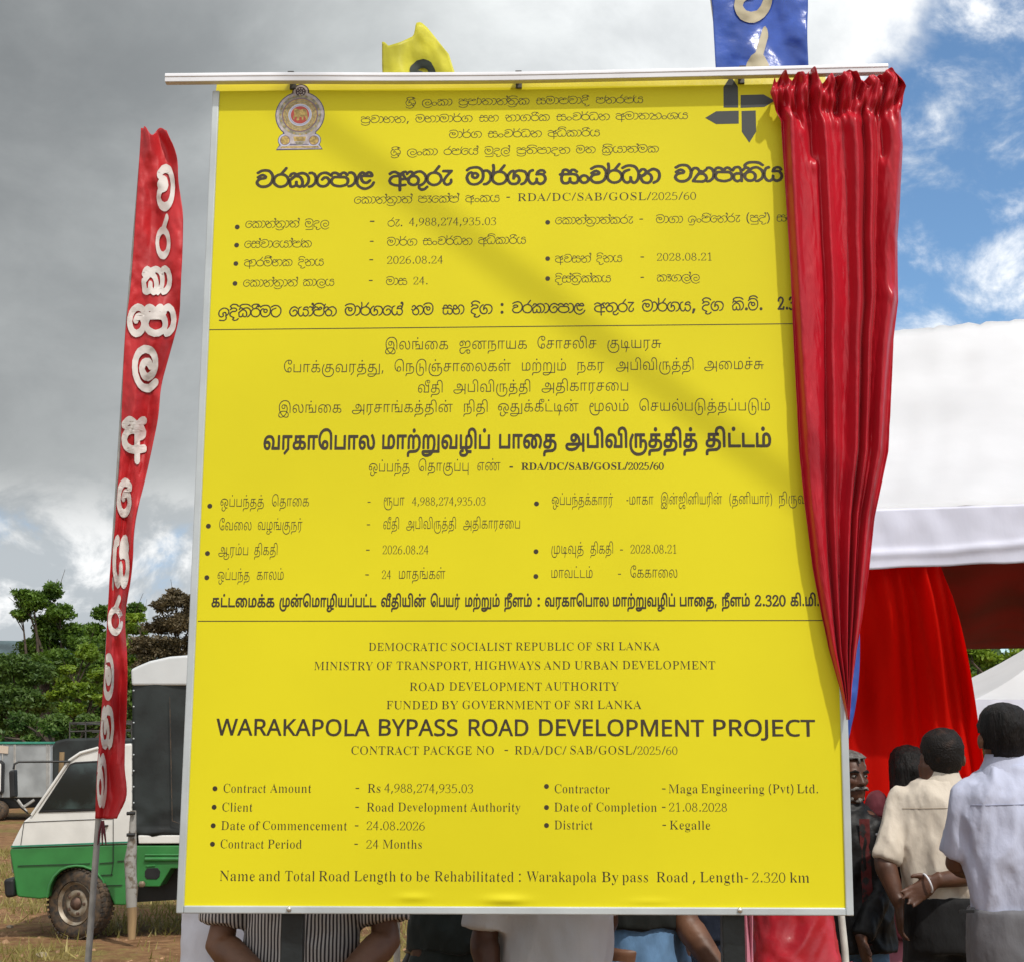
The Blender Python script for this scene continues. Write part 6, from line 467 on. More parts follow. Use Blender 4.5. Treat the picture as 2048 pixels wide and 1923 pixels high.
[1232,9,[[9,26,1,-15,2,-9,5,-11,4,-7,8,-6,8,-5,12,-3,13,0,12,2,11,7,4,4,3,6,2,12,18,1,5,2,5,3,5,9,2,15,-3,16,-3,6,-4,5,-4,2,-6,1,-7,0,-4,-1,-6,-4,-4,-8,-1,-41,-26,0,-1,1,0,52,-7,0,0,-59,33,0,1,-2,-3,-11,-5,-6,-9,-4,-12,-2,-10,1,-7,2,-7,3,-5,4,-5,6,-3,7,-3,8,-2,9,0,18,2,1,6,-3,6,0,7,1,3,2,3,5,2,7,-1,5,-3,5,-7,4,-7,0,-6,-2,-4,-4,-6,-11],[94,8,0,33,1,7,3,5,3,2,4,1,5,-1,5,-3,5,-9,2,-13,-2,-13,-4,-6,-6,-3,-14,-1],[17,43,3,8,6,5,7,0,3,-2,1,-3,1,-4,-1,-5,-2,-2,-3,-2,-9,0,-4,2]]],
[1013,9,[[8,27,0,-8,2,-8,3,-4,4,-4,6,-3,6,0,7,2,5,3,4,7,1,6,-1,7,-4,5,-4,3,-6,2,-7,0,-8,-4,-2,2,3,8,5,8,8,5,9,2,10,-2,4,-2,3,-4,3,-8,2,-20,1,-6,5,-8,6,-4,5,-2,6,0,7,1,5,3,6,8,2,9,0,6,0,9,-3,11,-5,10,-6,8,-6,-5,9,-14,4,-12,0,-8,-2,-12,-2,-4,-3,-3,-5,-1,-6,0,-5,2,-3,3,-3,7,-1,21,-3,9,-5,7,-4,3,-5,2,-8,2,-9,-1,-6,-2,-8,-5,-5,-5,-4,-7,-1,-5],[14,23,4,4,5,2,7,1,3,-1,4,-4,2,-4,0,-7,-1,-4,-3,-3,-4,-2,-6,0,-4,2,-3,3,-2,4],[50,83,2,-5,4,-1,5,1,1,5,-1,4,-5,2,-4,-2]]],
[778,9,[[11,2,64,-1,0,59,-7,0,0,-53,-48,0,-2,1,0,52,-7,0],[37,83,2,-5,4,-1,5,1,1,5,-2,4,-4,2,-4,-2]]],
[1044,9,[[3,27,1,-8,2,-9,3,-5,5,-5,7,-3,6,-1,7,0,5,2,6,5,4,9,1,9,-2,8,-5,5,-7,5,-7,1,-8,-2,4,8,6,4,8,1,8,0,4,-2,4,-4,4,-11,-1,-15,-4,-12,1,-9,3,-1,49,0,2,3,0,62,-1,2,-2,1,-10,0,-2,-3,-1,-51,-21,0,3,14,0,12,-2,8,-3,6,-7,8,-7,4,-7,2,-16,0,-10,-3,-6,-4,-7,-7,-4,-9,-2,-7],[18,22,7,3,6,-1,3,-2,1,-4,-2,-7,-5,-2,-5,2,-3,5]]],
[640,9,[[7,61,0,-61,0,-2,2,-1,11,0,2,3,0,50,16,0,0,-46,-22,-21,2,-3,6,-6,2,0,27,24,0,52,18,1,1,3,0,8,-1,2,-2,1,-59,0,-2,-1]]],
[825,9,[[2,17,2,-8,2,-4,7,-6,9,-3,10,0,11,1,5,3,6,6,-1,-6,2,-3,13,-1,5,1,6,2,7,6,3,6,0,7,-2,9,-5,6,-6,4,-9,2,-9,1,1,11,17,0,2,1,1,2,-1,9,-3,2,-59,-1,-1,-2,0,-26,-5,-3,-4,-4,-3,-7],[18,17,1,4,4,3,7,1,13,1,-2,-11,-5,-4,-6,-1,-7,1,-4,2],[56,11,3,14,8,0,5,-3,1,-7,-2,-4,-4,-1],[30,39,0,11,13,0,0,-10]]],
[640,9,[[7,61,0,-63,3,-1,9,0,3,1,0,2,0,50,16,1,0,-52,3,-2,11,0,1,3,0,50,18,1,1,3,0,9,-3,2,-59,0,-2,-1]]],
[901,9,[[3,44,2,-14,3,-11,6,-9,6,-6,8,-5,10,-3,13,0,7,2,4,3,4,5,3,7,0,12,-3,8,-5,5,-7,3,-7,1,-8,-1,-7,-5,-4,-4,-2,-6,-1,-6,-5,11,-1,6,0,13,2,7,4,9,6,7,5,5,7,2,10,2,6,0,8,-3,4,-3,3,-6,3,-12,1,-59,3,-2,10,0,2,1,0,50,-1,17,-1,7,-4,8,-6,7,-6,4,-10,5,-14,1,-8,-1,-8,-2,-11,-7,-10,-9,-6,-11,-3,-8],[40,19,3,7,3,1,4,0,3,-1,1,-3,1,-7,-1,-2,-3,-3,-8,-1,-1,2]]],
[778,9,[[7,61,0,-61,1,-2,2,-1,66,0,3,1,1,2,0,61,-1,3,-2,1,-10,0,-3,-3,0,-51,-42,0,0,51,-2,3,-10,0,-2,-1]]],
[1013,9,[[3,27,2,-13,4,-9,6,-6,6,-2,6,-1,8,1,4,1,5,4,4,5,2,10,-1,7,-1,5,-4,5,-4,3,-5,2,-5,1,-9,-2,4,8,6,4,7,1,6,0,4,-1,4,-4,3,-8,1,-18,2,-8,3,-6,3,-4,8,-5,7,-1,8,0,6,1,6,4,5,5,2,4,2,9,1,8,-1,9,-4,14,-4,9,-6,9,-3,2,-10,-6,-2,-3,10,-16,3,-12,0,-15,-2,-4,-3,-3,-7,-1,-5,4,-3,6,-1,21,-3,9,-5,8,-5,4,-11,3,-15,0,-12,-4,-5,-4,-6,-7,-3,-6,-2,-10],[18,22,7,3,6,-1,3,-2,1,-4,-2,-7,-4,-2,-6,2,-3,4]]],
[858,9,[[7,61,0,-61,1,-3,60,0,7,2,6,3,6,7,4,12,1,11,-1,10,-4,11,-7,8,-10,5,-10,0,-6,-2,-7,-5,-4,-6,-1,-7,-1,-35,-19,0,0,51,-2,3,-10,0,-2,-1],[57,11,1,35,3,5,6,0,3,-2,4,-7,1,-9,0,-11,-2,-6,-3,-3,-8,-2]]],
[869,9,[[2,-27,1,-9,1,-2,2,-1,9,1,3,2,0,11,3,3,5,1,21,1,15,1,12,5,8,7,4,5,5,11,2,18,-1,9,-2,10,-3,7,-4,5,-9,6,-10,2,-11,-2,-8,-5,-7,5,-9,2,-9,-1,-7,-5,-4,-5,-2,-8,-1,-46,1,-3,3,-1,9,0,3,3,0,42,2,7,3,3,6,-1,3,-7,0,-43,2,-4,11,0,3,3,0,41,1,5,4,5,5,1,5,-1,3,-2,3,-4,3,-12,0,-18,-2,-6,-3,-7,-9,-6,-11,-2,-30,-1,-10,-3,-7,-7,-2,-5],[38,83,0,-4,3,-4,3,-2,4,-1,4,1,4,2,2,4,1,4,-1,3,-2,4,-4,3,-4,0,-4,0,-3,-3,-3,-3]]],
[1135,9,[[1,-19,2,-8,8,-7,8,-3,12,-2,13,1,16,4,8,4,10,10,38,0,2,1,1,2,0,78,0,2,-3,2,-9,0,-2,-1,-1,-2,-1,-68,-17,0,4,11,2,10,0,19,-1,8,-3,9,-4,6,-4,4,-6,3,-10,2,-11,-2,-8,-6,-7,6,-5,2,-9,0,-8,-3,-7,-8,-2,-9,-1,-45,2,-3,2,-1,9,0,3,2,0,42,2,7,3,3,6,0,2,-6,1,-45,2,-3,11,0,3,3,0,41,2,6,4,4,4,1,5,-1,3,-2,3,-4,3,-12,-1,-20,-3,-11,-4,-8,-58,-1,-6,-4,-3,-4],[17,-21,37,0,-9,-2,-10,-1,-12,0]]],
[858,9,[[4,-21,2,-7,5,-6,9,-4,14,-1,10,1,9,4,6,4,5,8,18,0,2,1,1,2,0,8,-1,3,-20,1,-4,1,-2,3,14,1,9,4,6,7,3,6,2,14,-1,13,-5,11,-5,8,-9,4,-9,1,-8,-2,-7,-4,-4,-5,-2,-9,-1,-35,-18,0,-1,51,-1,2,-2,1,-9,0,-2,-1,-1,-3,0,-62,3,-2,31,0,3,-8,5,-6,-2,-4,-5,-3,-7,-1,-13,1,-2,2,0,3,4,1,9,1,1,2,1,7,0,2,-2,2,-11,0,-8,-1,-5,-4,-4,-6],[57,12,1,34,3,5,6,0,4,-2,3,-8,2,-12,-1,-8,-2,-5,-4,-3,-6,-2]]],
[262,9,[[-37,71,1,-8,4,-8,1,-1,11,0,3,3,-4,13,1,4,2,5,5,3,6,0,4,-1,4,-3,4,-8,1,-10,1,-61,3,-2,11,1,1,2,0,64,-2,13,-5,9,-6,6,-7,3,-10,2,-11,-2,-8,-4,-5,-4,-4,-9]]],
[778,9,[[7,61,0,-61,1,-2,2,-1,66,0,3,1,1,2,0,61,-1,3,-2,1,-10,0,-3,-3,0,-51,-42,0,0,51,-2,3,-10,0,-2,-1],[33,83,0,-4,3,-4,3,-2,4,-1,4,1,4,2,2,4,1,4,-1,3,-2,4,-3,2,-5,1,-4,0,-3,-3,-3,-3]]],
[1160,9,[[3,27,1,-8,2,-9,3,-5,3,-4,9,-4,5,-1,8,0,5,2,6,5,4,9,1,8,-2,8,-4,6,-6,4,-8,2,-9,-2,6,8,8,4,12,1,13,-2,-5,-10,-2,-11,-1,-9,2,-10,3,-6,7,-6,7,-1,8,0,6,3,5,4,3,6,2,8,-1,10,-1,7,-5,10,-4,6,7,2,7,-1,5,-4,3,-4,2,-6,1,-7,-2,-12,-6,-13,0,-2,2,-2,8,-5,4,2,6,12,3,13,1,8,-1,9,-5,13,-7,7,-7,4,-7,2,-11,0,-7,-2,-8,-4,-14,5,-15,1,-11,-2,-8,-2,-6,-4,-5,-5,-4,-5,-3,-6,-2,-8],[18,22,6,3,4,0,3,-1,3,-2,1,-4,-2,-7,-4,-2,-6,2,-3,4],[68,21,1,10,3,9,6,-10,1,-9,-1,-7,-3,-4,-2,-1,-2,1,-2,4]]],
[825,9,[[2,-27,1,-9,1,-2,2,-1,10,1,2,2,1,11,2,3,5,1,22,1,16,1,10,4,9,7,4,5,2,9,0,11,-2,7,-5,7,-6,4,-5,2,-13,3,0,10,18,0,2,2,1,9,-1,3,-2,1,-58,0,-2,-1,-1,-3,0,-25,-9,-7,-3,-8,0,-8,1,-4,2,-4,4,-4,6,-3,12,-2,10,0,9,3,5,5,3,5,3,8,0,8,7,-1,5,-3,3,-5,0,-7,-3,-8,-5,-4,-4,-1,-13,-2,-27,-1,-8,-2,-4,-2,-5,-6,-1,-5],[18,17,2,5,4,2,10,2,8,-1,0,-8,-3,-4,-2,-2,-7,-1,-7,1,-4,2],[30,40,0,10,12,0,0,-10]]],
[1121,9,[[0,7,1,-5,2,-6,4,-5,4,-3,12,-4,18,-1,14,2,13,4,12,8,5,5,5,7,12,0,1,-28,2,-1,11,0,2,3,-1,80,-2,2,-10,0,-2,-2,-1,-40,-8,0,-1,12,-2,7,-6,11,-6,6,-8,4,-9,3,-12,0,-7,-3,-4,-2,-5,-4,-3,-8,0,-11,3,-7,6,-5,6,-2,8,0,6,1,4,2,5,5,3,4,1,8,3,-5,1,-5,1,-11,-65,-1,-6,-3,-3,-3,-3,-4],[16,6,1,2,2,0,52,0,-10,-6,-16,-4,-14,0,-8,1,-5,3],[45,44,1,3,2,3,3,2,5,0,2,-8,-2,-5,-4,-1,-4,0,-2,3]]],
[1051,9,[[4,16,1,-10,3,-12,4,-9,4,-6,12,-10,10,-5,9,-2,11,-1,13,1,11,2,11,5,9,7,5,5,5,11,2,8,0,9,-1,11,-3,7,-3,5,-4,3,-7,3,-8,0,-6,-1,0,13,16,0,3,2,0,10,-1,2,-2,1,-57,0,-3,-1,-1,-3,0,-60,1,-3,2,-1,10,0,2,1,1,2,0,50,13,0,0,-49,2,-4,11,0,2,1,1,24,8,2,4,-1,2,-2,2,-7,0,-5,-2,-14,-6,-9,-8,-6,-13,-4,-10,0,-12,1,-6,3,-8,4,-8,9,-4,13,0,17,3,14,10,20,-1,2,-8,5,-3,1,-2,-3,-11,-19,-4,-15]]],
[825,9,[[2,-27,1,-9,1,-2,2,-1,10,1,2,2,1,11,2,3,5,1,22,1,16,1,10,4,9,7,4,5,2,9,0,11,-2,7,-5,7,-6,4,-5,2,-13,3,0,10,18,0,2,2,1,9,-1,3,-2,1,-58,0,-2,-1,-1,-3,0,-25,-9,-7,-3,-8,0,-8,1,-4,2,-4,4,-4,6,-3,12,-2,10,0,9,3,5,5,3,5,3,8,0,8,7,-1,5,-3,3,-5,0,-7,-3,-8,-5,-4,-4,-1,-13,-2,-27,-1,-8,-2,-4,-2,-5,-6,-1,-5],[18,17,2,5,4,2,10,2,8,-1,0,-8,-3,-4,-2,-2,-7,-1,-7,1,-4,2],[30,40,0,10,12,0,0,-10],[38,83,0,-4,3,-4,4,-2,3,-1,4,1,4,2,2,4,1,4,-1,3,-2,4,-4,3,-3,0,-4,0,-4,-2,-3,-5]]],
[693,9,[[7,61,0,-61,1,-2,2,-1,65,0,2,1,1,2,0,8,-2,3,-54,0,0,51,-2,3,-10,0,-2,-1],[28,83,1,-4,2,-4,3,-2,4,-1,4,1,4,2,2,4,1,4,-1,4,-2,3,-4,3,-4,0,-4,-1,-3,-2,-2,-4]]],
[693,9,[[7,61,0,-61,1,-2,2,-1,65,0,2,1,1,2,0,8,-2,3,-54,0,0,51,-2,3,-10,0,-2,-1]]],
[858,9,[[7,61,0,-61,1,-3,60,0,7,2,6,3,6,7,4,12,1,11,-1,10,-4,11,-7,8,-10,5,-10,0,-6,-2,-7,-5,-4,-6,-1,-7,-1,-35,-19,0,0,51,-2,3,-10,0,-2,-1],[57,11,1,35,3,5,6,0,3,-2,4,-7,1,-9,0,-11,-2,-6,-3,-3,-8,-2],[37,83,1,-4,2,-4,4,-2,3,-1,5,1,3,2,3,4,0,3,0,4,-3,4,-4,3,-3,0,-4,0,-4,-3,-2,-4]]],
[789,9,[[6,-27,1,-7,6,0,2,11,5,5,6,2,17,0,15,1,10,4,8,7,4,8,1,11,-1,10,-3,6,-5,5,-7,3,-8,0,-8,-4,-2,2,1,17,18,1,0,5,-55,0,0,-59,7,0,0,52,2,2,18,0,2,-2,0,-52,7,0,0,27,6,4,8,1,7,-2,4,-6,2,-11,0,-5,-3,-8,-6,-7,-6,-2,-6,-2,-31,-1,-6,-1,-4,-2,-3,-5],[38,83,1,-5,5,-1,4,1,2,5,-2,4,-4,2,-4,-2]]],
[778,9,[[11,60,0,-59,57,0,0,-31,7,0,0,90,-7,0,0,-52,-1,-1,-49,0,0,53]]],
[801,9,[[8,26,0,-7,2,-8,5,-7,7,-3,5,-1,6,0,5,2,5,6,2,5,0,8,-1,6,-5,5,-5,3,-10,0,-8,-4,-1,1,1,6,7,10,6,4,13,3,17,0,1,-2,0,-51,7,-1,0,52,2,2,17,0,0,5,-45,0,-16,-4,-7,-5,-5,-5,-4,-10],[14,23,4,4,5,2,7,1,3,-1,4,-4,2,-4,0,-7,-1,-4,-3,-3,-4,-2,-6,0,-4,2,-3,3,-2,4]]],
[1649,9,[[8,27,1,-12,2,-6,4,-4,7,-4,5,-1,6,0,4,2,5,4,3,7,0,8,-1,6,-5,5,-5,3,-10,0,-8,-4,-1,0,0,2,1,6,3,5,4,5,11,5,14,2,9,-1,6,-2,3,-2,1,-1,-6,-9,-4,-10,-1,-10,2,-10,3,-5,5,-4,5,-2,8,1,5,3,4,4,2,6,0,7,0,7,-3,8,-4,8,-5,6,0,1,7,3,7,2,9,0,6,-1,6,-3,1,-2,-7,-10,-3,-9,-1,-10,1,-11,3,-4,6,-5,5,-1,6,0,5,2,5,7,3,12,-1,6,-2,10,-9,13,2,2,6,2,19,1,2,-2,0,-51,7,-1,0,53,2,1,17,0,0,5,-41,0,-10,-2,-9,-3,-12,5,-13,2,-12,-2,-11,-6,-8,4,-9,3,-7,1,-12,-1,-11,-4,-9,-7,-6,-10],[14,23,4,4,5,2,7,1,3,-1,4,-4,2,-4,0,-7,-1,-4,-3,-3,-4,-2,-6,0,-4,2,-3,3,-2,4],[63,21,3,15,4,9,3,1,4,-5,5,-10,1,-11,-1,-10,-5,-4,-4,-1,-5,2,-4,5],[109,21,1,7,2,9,5,8,2,2,4,-5,5,-10,2,-12,-2,-9,-2,-4,-3,-1,-4,-1,-3,1,-3,2,-2,4],[85,83,2,-5,4,-1,5,1,2,5,-2,4,-4,2,-5,-2]]],
[322,5,[[4,61,0,-15,1,-2,2,-1,49,-1,4,3,0,17,-3,3,-49,0,-3,-2]]],
[704,5,[[5,0,67,0,0,5,-11,2,-4,3,-2,5,-1,9,1,39,5,0,41,-63,42,0,0,5,-4,1,-4,1,-5,5,-36,54,1,1,10,4,8,5,7,7,3,7,1,10,-1,9,-2,7,-6,6,-6,5,-9,4,-20,4,-16,1,-59,0,0,-5,7,-2,6,-2,3,-4,1,-5,0,-94,-1,-9,-2,-5,-5,-3,-9,-2],[54,70,0,45,1,8,2,3,3,2,14,0,5,-2,5,-4,4,-8,2,-6,0,-8,-1,-10,-1,-6,-4,-7,-6,-4,-8,-3]]],
[738,5,[[4,135,1,-4,9,-2,5,-3,2,-6,1,-8,0,-96,-2,-4,-2,-4,-6,-2,-6,-1,0,-5,63,0,21,2,17,5,15,10,9,13,1,2,5,15,2,21,0,12,-4,16,-7,13,-7,9,-9,7,-10,5,-10,3,-12,2,-14,1,-61,0],[54,22,0,92,1,8,2,4,5,3,4,0,12,-2,9,-5,3,-2,5,-6,5,-12,3,-15,1,-19,0,-16,-2,-12,-3,-8,-4,-9,-5,-7,-8,-5,-7,-3,-5,-1,-10,1,-3,2,-1,2]]],
[650,5,[[-3,0,41,0,0,5,-7,1,-4,1,-4,4,-1,3,1,6,8,19,44,0,8,-19,1,-7,-1,-3,-3,-3,-12,-2,0,-5,1,0,63,0,0,5,-6,2,-3,3,-5,7,-51,122,-5,0,-1,-2,-50,-123,-5,-6,-3,-2,-6,-1],[34,48,17,44,1,2,1,0,19,-46,-1,0]]],
[372,5,[[-1,0,1,-3,3,-1,15,0,3,1,2,2,52,140,0,5,-1,2,-20,0,-2,-2]]],
[697,5,[[8,68,1,-13,2,-11,6,-13,7,-11,8,-8,9,-6,10,-5,6,-2,6,-1,14,-1,13,1,9,2,4,2,11,5,10,9,9,10,-5,5,-1,0,-12,-13,-8,-4,-12,-5,-8,-2,-4,0,-13,2,-10,5,-7,8,-6,12,-3,14,-1,20,1,20,3,16,5,12,4,5,4,4,8,5,11,2,9,-1,4,-2,6,-2,8,-6,8,-9,6,-8,5,-12,5,0,0,46,-5,1,-2,-5,-3,-3,-5,-1,-23,7,-15,2,-13,-1,-10,-3,-13,-6,-9,-6,-8,-8,-7,-11,-5,-10,-3,-13]]],
[581,5,[[13,-3,5,0,2,5,4,1,5,0,18,-5,8,-1,13,1,8,1,8,3,7,5,6,5,4,6,5,13,1,9,-1,8,-1,7,-5,8,-5,6,-8,6,-40,20,-6,5,-4,6,-1,7,0,5,3,6,6,5,7,3,14,-1,8,-3,7,-6,7,-8,5,-9,3,-9,4,-1,0,44,-4,0,-4,-6,-3,0,-27,5,-9,1,-9,-2,-12,-5,-6,-4,-6,-8,-3,-7,-2,-6,0,-8,1,-11,2,-6,5,-6,6,-7,9,-6,36,-20,5,-4,2,-5,2,-8,-1,-6,-2,-5,-4,-4,-4,-4,-8,-2,-16,1,-8,3,-7,6,-6,9,-4,9,-4,13,-1,1,-5,0]]],
[659,5,[[5,135,0,-4,9,-2,5,-3,2,-6,1,-11,0,-91,-1,-5,-2,-3,-4,-3,-10,-2,0,-5,78,1,11,2,9,3,8,4,5,6,6,9,2,5,1,8,-1,10,-4,7,-5,6,-9,6,-10,4,-9,2,0,1,10,3,9,4,7,7,4,7,1,9,-1,10,-5,8,-7,6,-10,4,-15,3,-15,1,-60,0],[54,20,0,48,15,0,8,-2,5,-4,3,-4,4,-10,1,-10,-1,-9,-1,-7,-3,-6,-5,-5,-4,-2,-7,-2,-6,0,-3,1,-3,2,-2,3],[54,76,0,40,1,8,1,3,3,2,12,-1,5,-2,3,-2,4,-7,1,-6,1,-8,-1,-9,-2,-7,-4,-6,-5,-3,-9,-3]]],
[756,5,[[8,68,1,-14,3,-13,5,-11,7,-9,8,-8,10,-7,11,-5,14,-3,14,-1,15,1,19,4,18,7,0,34,1,5,2,2,3,3,10,1,0,1,0,4,-67,0,0,-5,8,0,7,-3,3,-3,2,-5,0,-22,-1,-8,-4,-5,-3,-2,-5,-2,-8,0,-8,1,-7,3,-6,4,-7,9,-4,8,-3,11,-3,25,1,23,3,16,5,12,6,7,3,3,8,4,10,2,10,-1,8,-4,9,-6,8,-8,6,-10,5,-11,4,0,1,1,0,45,-1,1,-4,-1,-4,-6,-5,-2,-27,8,-13,1,-12,-1,-10,-3,-13,-5,-9,-7,-8,-8,-7,-10,-5,-11,-2,-9]]],
[782,5,[[8,68,2,-15,3,-13,7,-12,8,-11,10,-8,11,-6,13,-5,15,-1,13,1,15,4,13,7,10,8,9,11,6,12,4,13,1,15,-1,14,-4,14,-6,12,-8,10,-11,9,-12,7,-13,3,-12,2,-16,-1,-14,-4,-12,-7,-10,-8,-9,-11,-7,-12,-3,-14],[43,68,1,20,3,15,5,13,6,9,9,5,11,2,7,-1,6,-3,7,-5,6,-8,4,-9,2,-10,2,-12,1,-16,-1,-20,-3,-16,-4,-12,-7,-9,-9,-5,-12,-2,-7,1,-5,2,-7,6,-5,7,-6,16,-3,17]]],
[635,5,[[5,0,115,0,7,44,0,2,-5,0,-6,-13,-6,-9,-8,-8,-7,-4,-13,-3,-16,-1,-7,2,-4,4,-1,11,1,94,1,5,3,4,8,2,7,1,0,5,-69,0,0,-5,8,-2,6,-3,1,-2,2,-6,0,-94,-1,-9,-2,-5,-5,-3,-9,-2]]],
[475,5,[[-1,4,2,-6,5,-2,7,3,51,0,5,-4,4,-1,9,4,8,26,-2,6,-6,4,-5,-1,-5,-3,-8,-21,-42,1,42,51,18,29,2,8,0,13,-3,8,-8,7,-20,10,-16,1,-16,-6,-12,-8,-5,-5,-2,-8,-3,-16,2,-5,5,-4,7,-1,6,4,4,9,3,20,7,7,8,3,11,-4,7,-6,1,-23,-3,-11,-11,-19,-45,-55]]],
[475,5,[[-4,66,6,-32,8,-18,8,-10,10,-8,10,-3,15,1,9,4,10,9,8,11,6,14,4,20,1,17,-3,17,-4,14,-7,14,-11,13,-13,7,-15,1,-13,-5,-10,-9,-10,-16,-6,-19],[21,73,2,17,3,16,6,12,6,7,7,2,5,-3,7,-9,4,-9,5,-24,-1,-40,-8,-25,-11,-11,-5,0,-6,4,-9,16,-4,20]]],
[475,5,[[-3,14,2,-7,7,-7,25,-5,14,1,16,5,7,3,9,10,12,27,0,14,-6,14,-8,9,-15,7,-15,3,-16,-2,6,38,39,0,4,4,-2,6,-41,1,-5,4,-6,2,-5,-1,-4,-4,-11,-59,1,-7,5,-5,6,-1,7,2,5,7,10,4,7,1,10,-3,5,-4,3,-8,1,-27,-6,-19,-5,-6,-7,-3,-14,-3,-9,1,-5,3,-6,9,-6,3,-6,-2]]],
[475,5,[[-4,49,0,-10,8,-19,7,-11,10,-8,13,-5,14,-1,14,4,13,9,11,17,3,13,-1,11,-9,17,-8,9,-13,5,-16,2,-17,-4,5,13,11,15,12,10,22,10,2,4,-2,5,-5,1,-30,-13,-17,-13,-13,-17,-6,-13,-5,-15],[21,39,1,9,11,19,13,4,8,-1,4,-4,6,-15,0,-19,-2,-12,-8,-11,-11,-4,-12,5,-8,15]]],
[1152,9,[[9,26,0,-11,3,-11,6,-15,6,-8,8,-7,7,-4,9,-2,14,-2,15,0,8,1,14,4,7,4,5,5,5,6,4,10,1,11,0,8,-2,8,-4,6,-6,4,-5,1,-6,0,-8,-3,-1,1,0,22,19,1,0,5,-55,0,0,-59,7,1,0,51,1,2,19,0,1,-1,1,-53,7,0,0,22,1,2,5,3,6,1,6,-2,4,-4,3,-8,0,-6,-2,-13,-3,-7,-4,-6,-11,-7,-8,-3,-10,-1,-11,0,-14,1,-13,6,-9,7,-5,6,-5,11,-2,7,-1,14,0,10,2,1,6,-3,9,0,4,1,4,3,3,6,0,8,-1,5,-5,5,-8,2,-4,-1,-6,-2,-4,-4,-5,-10],[17,42,3,9,5,5,4,1,4,-1,4,-4,1,-5,0,-3,-3,-4,-3,-2,-4,-1,-5,1,-4,2]]],
[640,9,[[11,60,0,-59,7,1,1,52,21,1,2,-2,0,-50,-21,-21,5,-4,23,23,0,53,2,1,17,0,0,5],[29,83,2,-5,4,-1,5,1,2,5,-2,4,-4,2,-5,-2]]],
[322,5,[[10,48,44,-1,1,1,0,12,-45,0]]],
[300,5,[[10,55,1,-17,2,-15,4,-14,5,-15,8,-12,8,-12,13,0,-7,10,-7,14,-6,15,-5,24,-2,22,1,15,2,12,4,20,6,15,7,14,6,9,0,1,-12,0,-8,-11,-8,-14,-5,-14,-4,-15,-2,-15]]],
[300,5,[[9,141,7,-11,5,-9,7,-18,4,-16,3,-21,1,-13,-2,-21,-5,-22,-7,-17,-6,-12,-7,-11,12,0,2,1,9,14,6,10,5,14,4,15,3,15,0,15,0,16,-3,16,-4,16,-5,13,-7,14,-9,12]]],
[858,9,[[8,-21,3,-7,5,-4,11,-2,10,0,8,1,6,3,5,4,6,8,19,1,0,5,-17,0,-7,2,-3,4,-1,6,1,1,13,1,8,2,6,4,4,7,2,14,-1,11,-3,10,-6,8,-8,3,-5,1,-8,-2,-4,-2,-4,-5,-2,-7,-1,-39,-25,0,-2,2,0,51,-7,0,0,-59,34,0,3,-10,7,-7,-4,-6,-4,-4,-9,-3,-14,0,-6,3,-2,2,0,5,1,3,5,2,8,1,0,5,-8,0,-6,-2,-6,-4],[53,9,0,33,1,6,3,5,2,2,5,1,4,0,6,-4,4,-9,2,-14,-2,-12,-4,-6,-5,-3,-15,-1]]],
[1313,9,[[4,7,3,-8,7,-7,9,-3,11,-2,19,2,14,4,11,7,4,4,4,8,2,1,18,-1,1,-24,6,0,1,13,9,4,8,-2,4,-2,2,-4,0,-8,-2,-4,-6,-7,-4,-3,-9,-3,-18,-1,-12,3,-4,3,-2,3,0,5,2,3,5,1,9,-2,1,5,-4,2,-7,0,-6,-1,-4,-3,-2,-3,-1,-4,2,-8,6,-5,13,-4,17,0,15,3,10,7,6,6,2,6,0,6,-1,5,-4,7,-6,3,-6,1,-7,-1,-5,-2,-1,1,-1,52,-7,0,0,-40,0,-1,-17,0,0,15,-2,7,-6,10,-5,4,-11,6,-8,1,-6,-1,-10,-3,-5,-7,-1,-7,0,-5,2,-4,5,-5,5,-2,8,0,7,3,4,4,2,4,0,7,-2,7,2,1,5,-4,4,-4,3,-5,2,-12,-1,-10,-65,-1,-5,-1,-4,-3,-2,-3],[11,6,3,5,5,2,57,0,2,-2,-5,-6,-6,-5,-9,-4,-13,-3,-14,0,-9,2,-8,4,-2,3],[41,44,0,4,2,4,4,3,4,1,7,0,4,-8,0,-4,-1,-6,-2,-2,-4,-2,-6,-1,-3,2,-4,5]]],
[1132,9,[[9,15,0,-12,3,-9,5,-10,5,-6,8,-5,9,-3,11,0,10,1,7,3,8,7,6,9,2,11,18,1,5,2,5,4,5,7,1,7,1,9,-2,11,-4,11,-8,7,-9,2,-9,-2,-7,-6,-2,-8,-1,-39,-26,0,-1,1,0,52,-7,0,0,-59,32,0,2,-1,-2,-9,-4,-7,-5,-4,-7,-3,-12,-1,-12,2,-5,3,-5,4,-6,10,-2,12,1,20,5,16,7,13,-6,4,-6,-12,-6,-16],[83,8,0,33,1,7,3,5,3,2,4,1,5,-1,5,-3,5,-9,1,-13,-1,-13,-4,-6,-6,-3,-14,-1]]],
[1044,9,[[8,27,1,-12,3,-7,3,-3,7,-4,4,-1,7,1,4,1,4,3,4,8,0,8,-1,6,-6,6,-5,2,-9,0,-8,-4,-2,2,1,4,5,10,6,5,4,2,11,2,11,-3,7,-6,3,-6,1,-6,0,-12,-1,-7,-4,-9,1,-6,38,0,1,-31,7,0,0,90,-7,0,0,-52,-1,-1,-30,0,-1,2,5,16,0,12,-2,6,-5,10,-5,4,-8,4,-10,1,-7,-1,-8,-3,-7,-3,-4,-5,-5,-8,-2,-7],[14,23,1,2,8,4,4,1,6,-1,3,-3,3,-5,0,-4,-1,-6,-3,-4,-4,-2,-7,1,-3,1,-3,3,-2,4]]],
[693,9,[[11,2,63,-1,0,5,-56,1,0,53,-7,0]]],
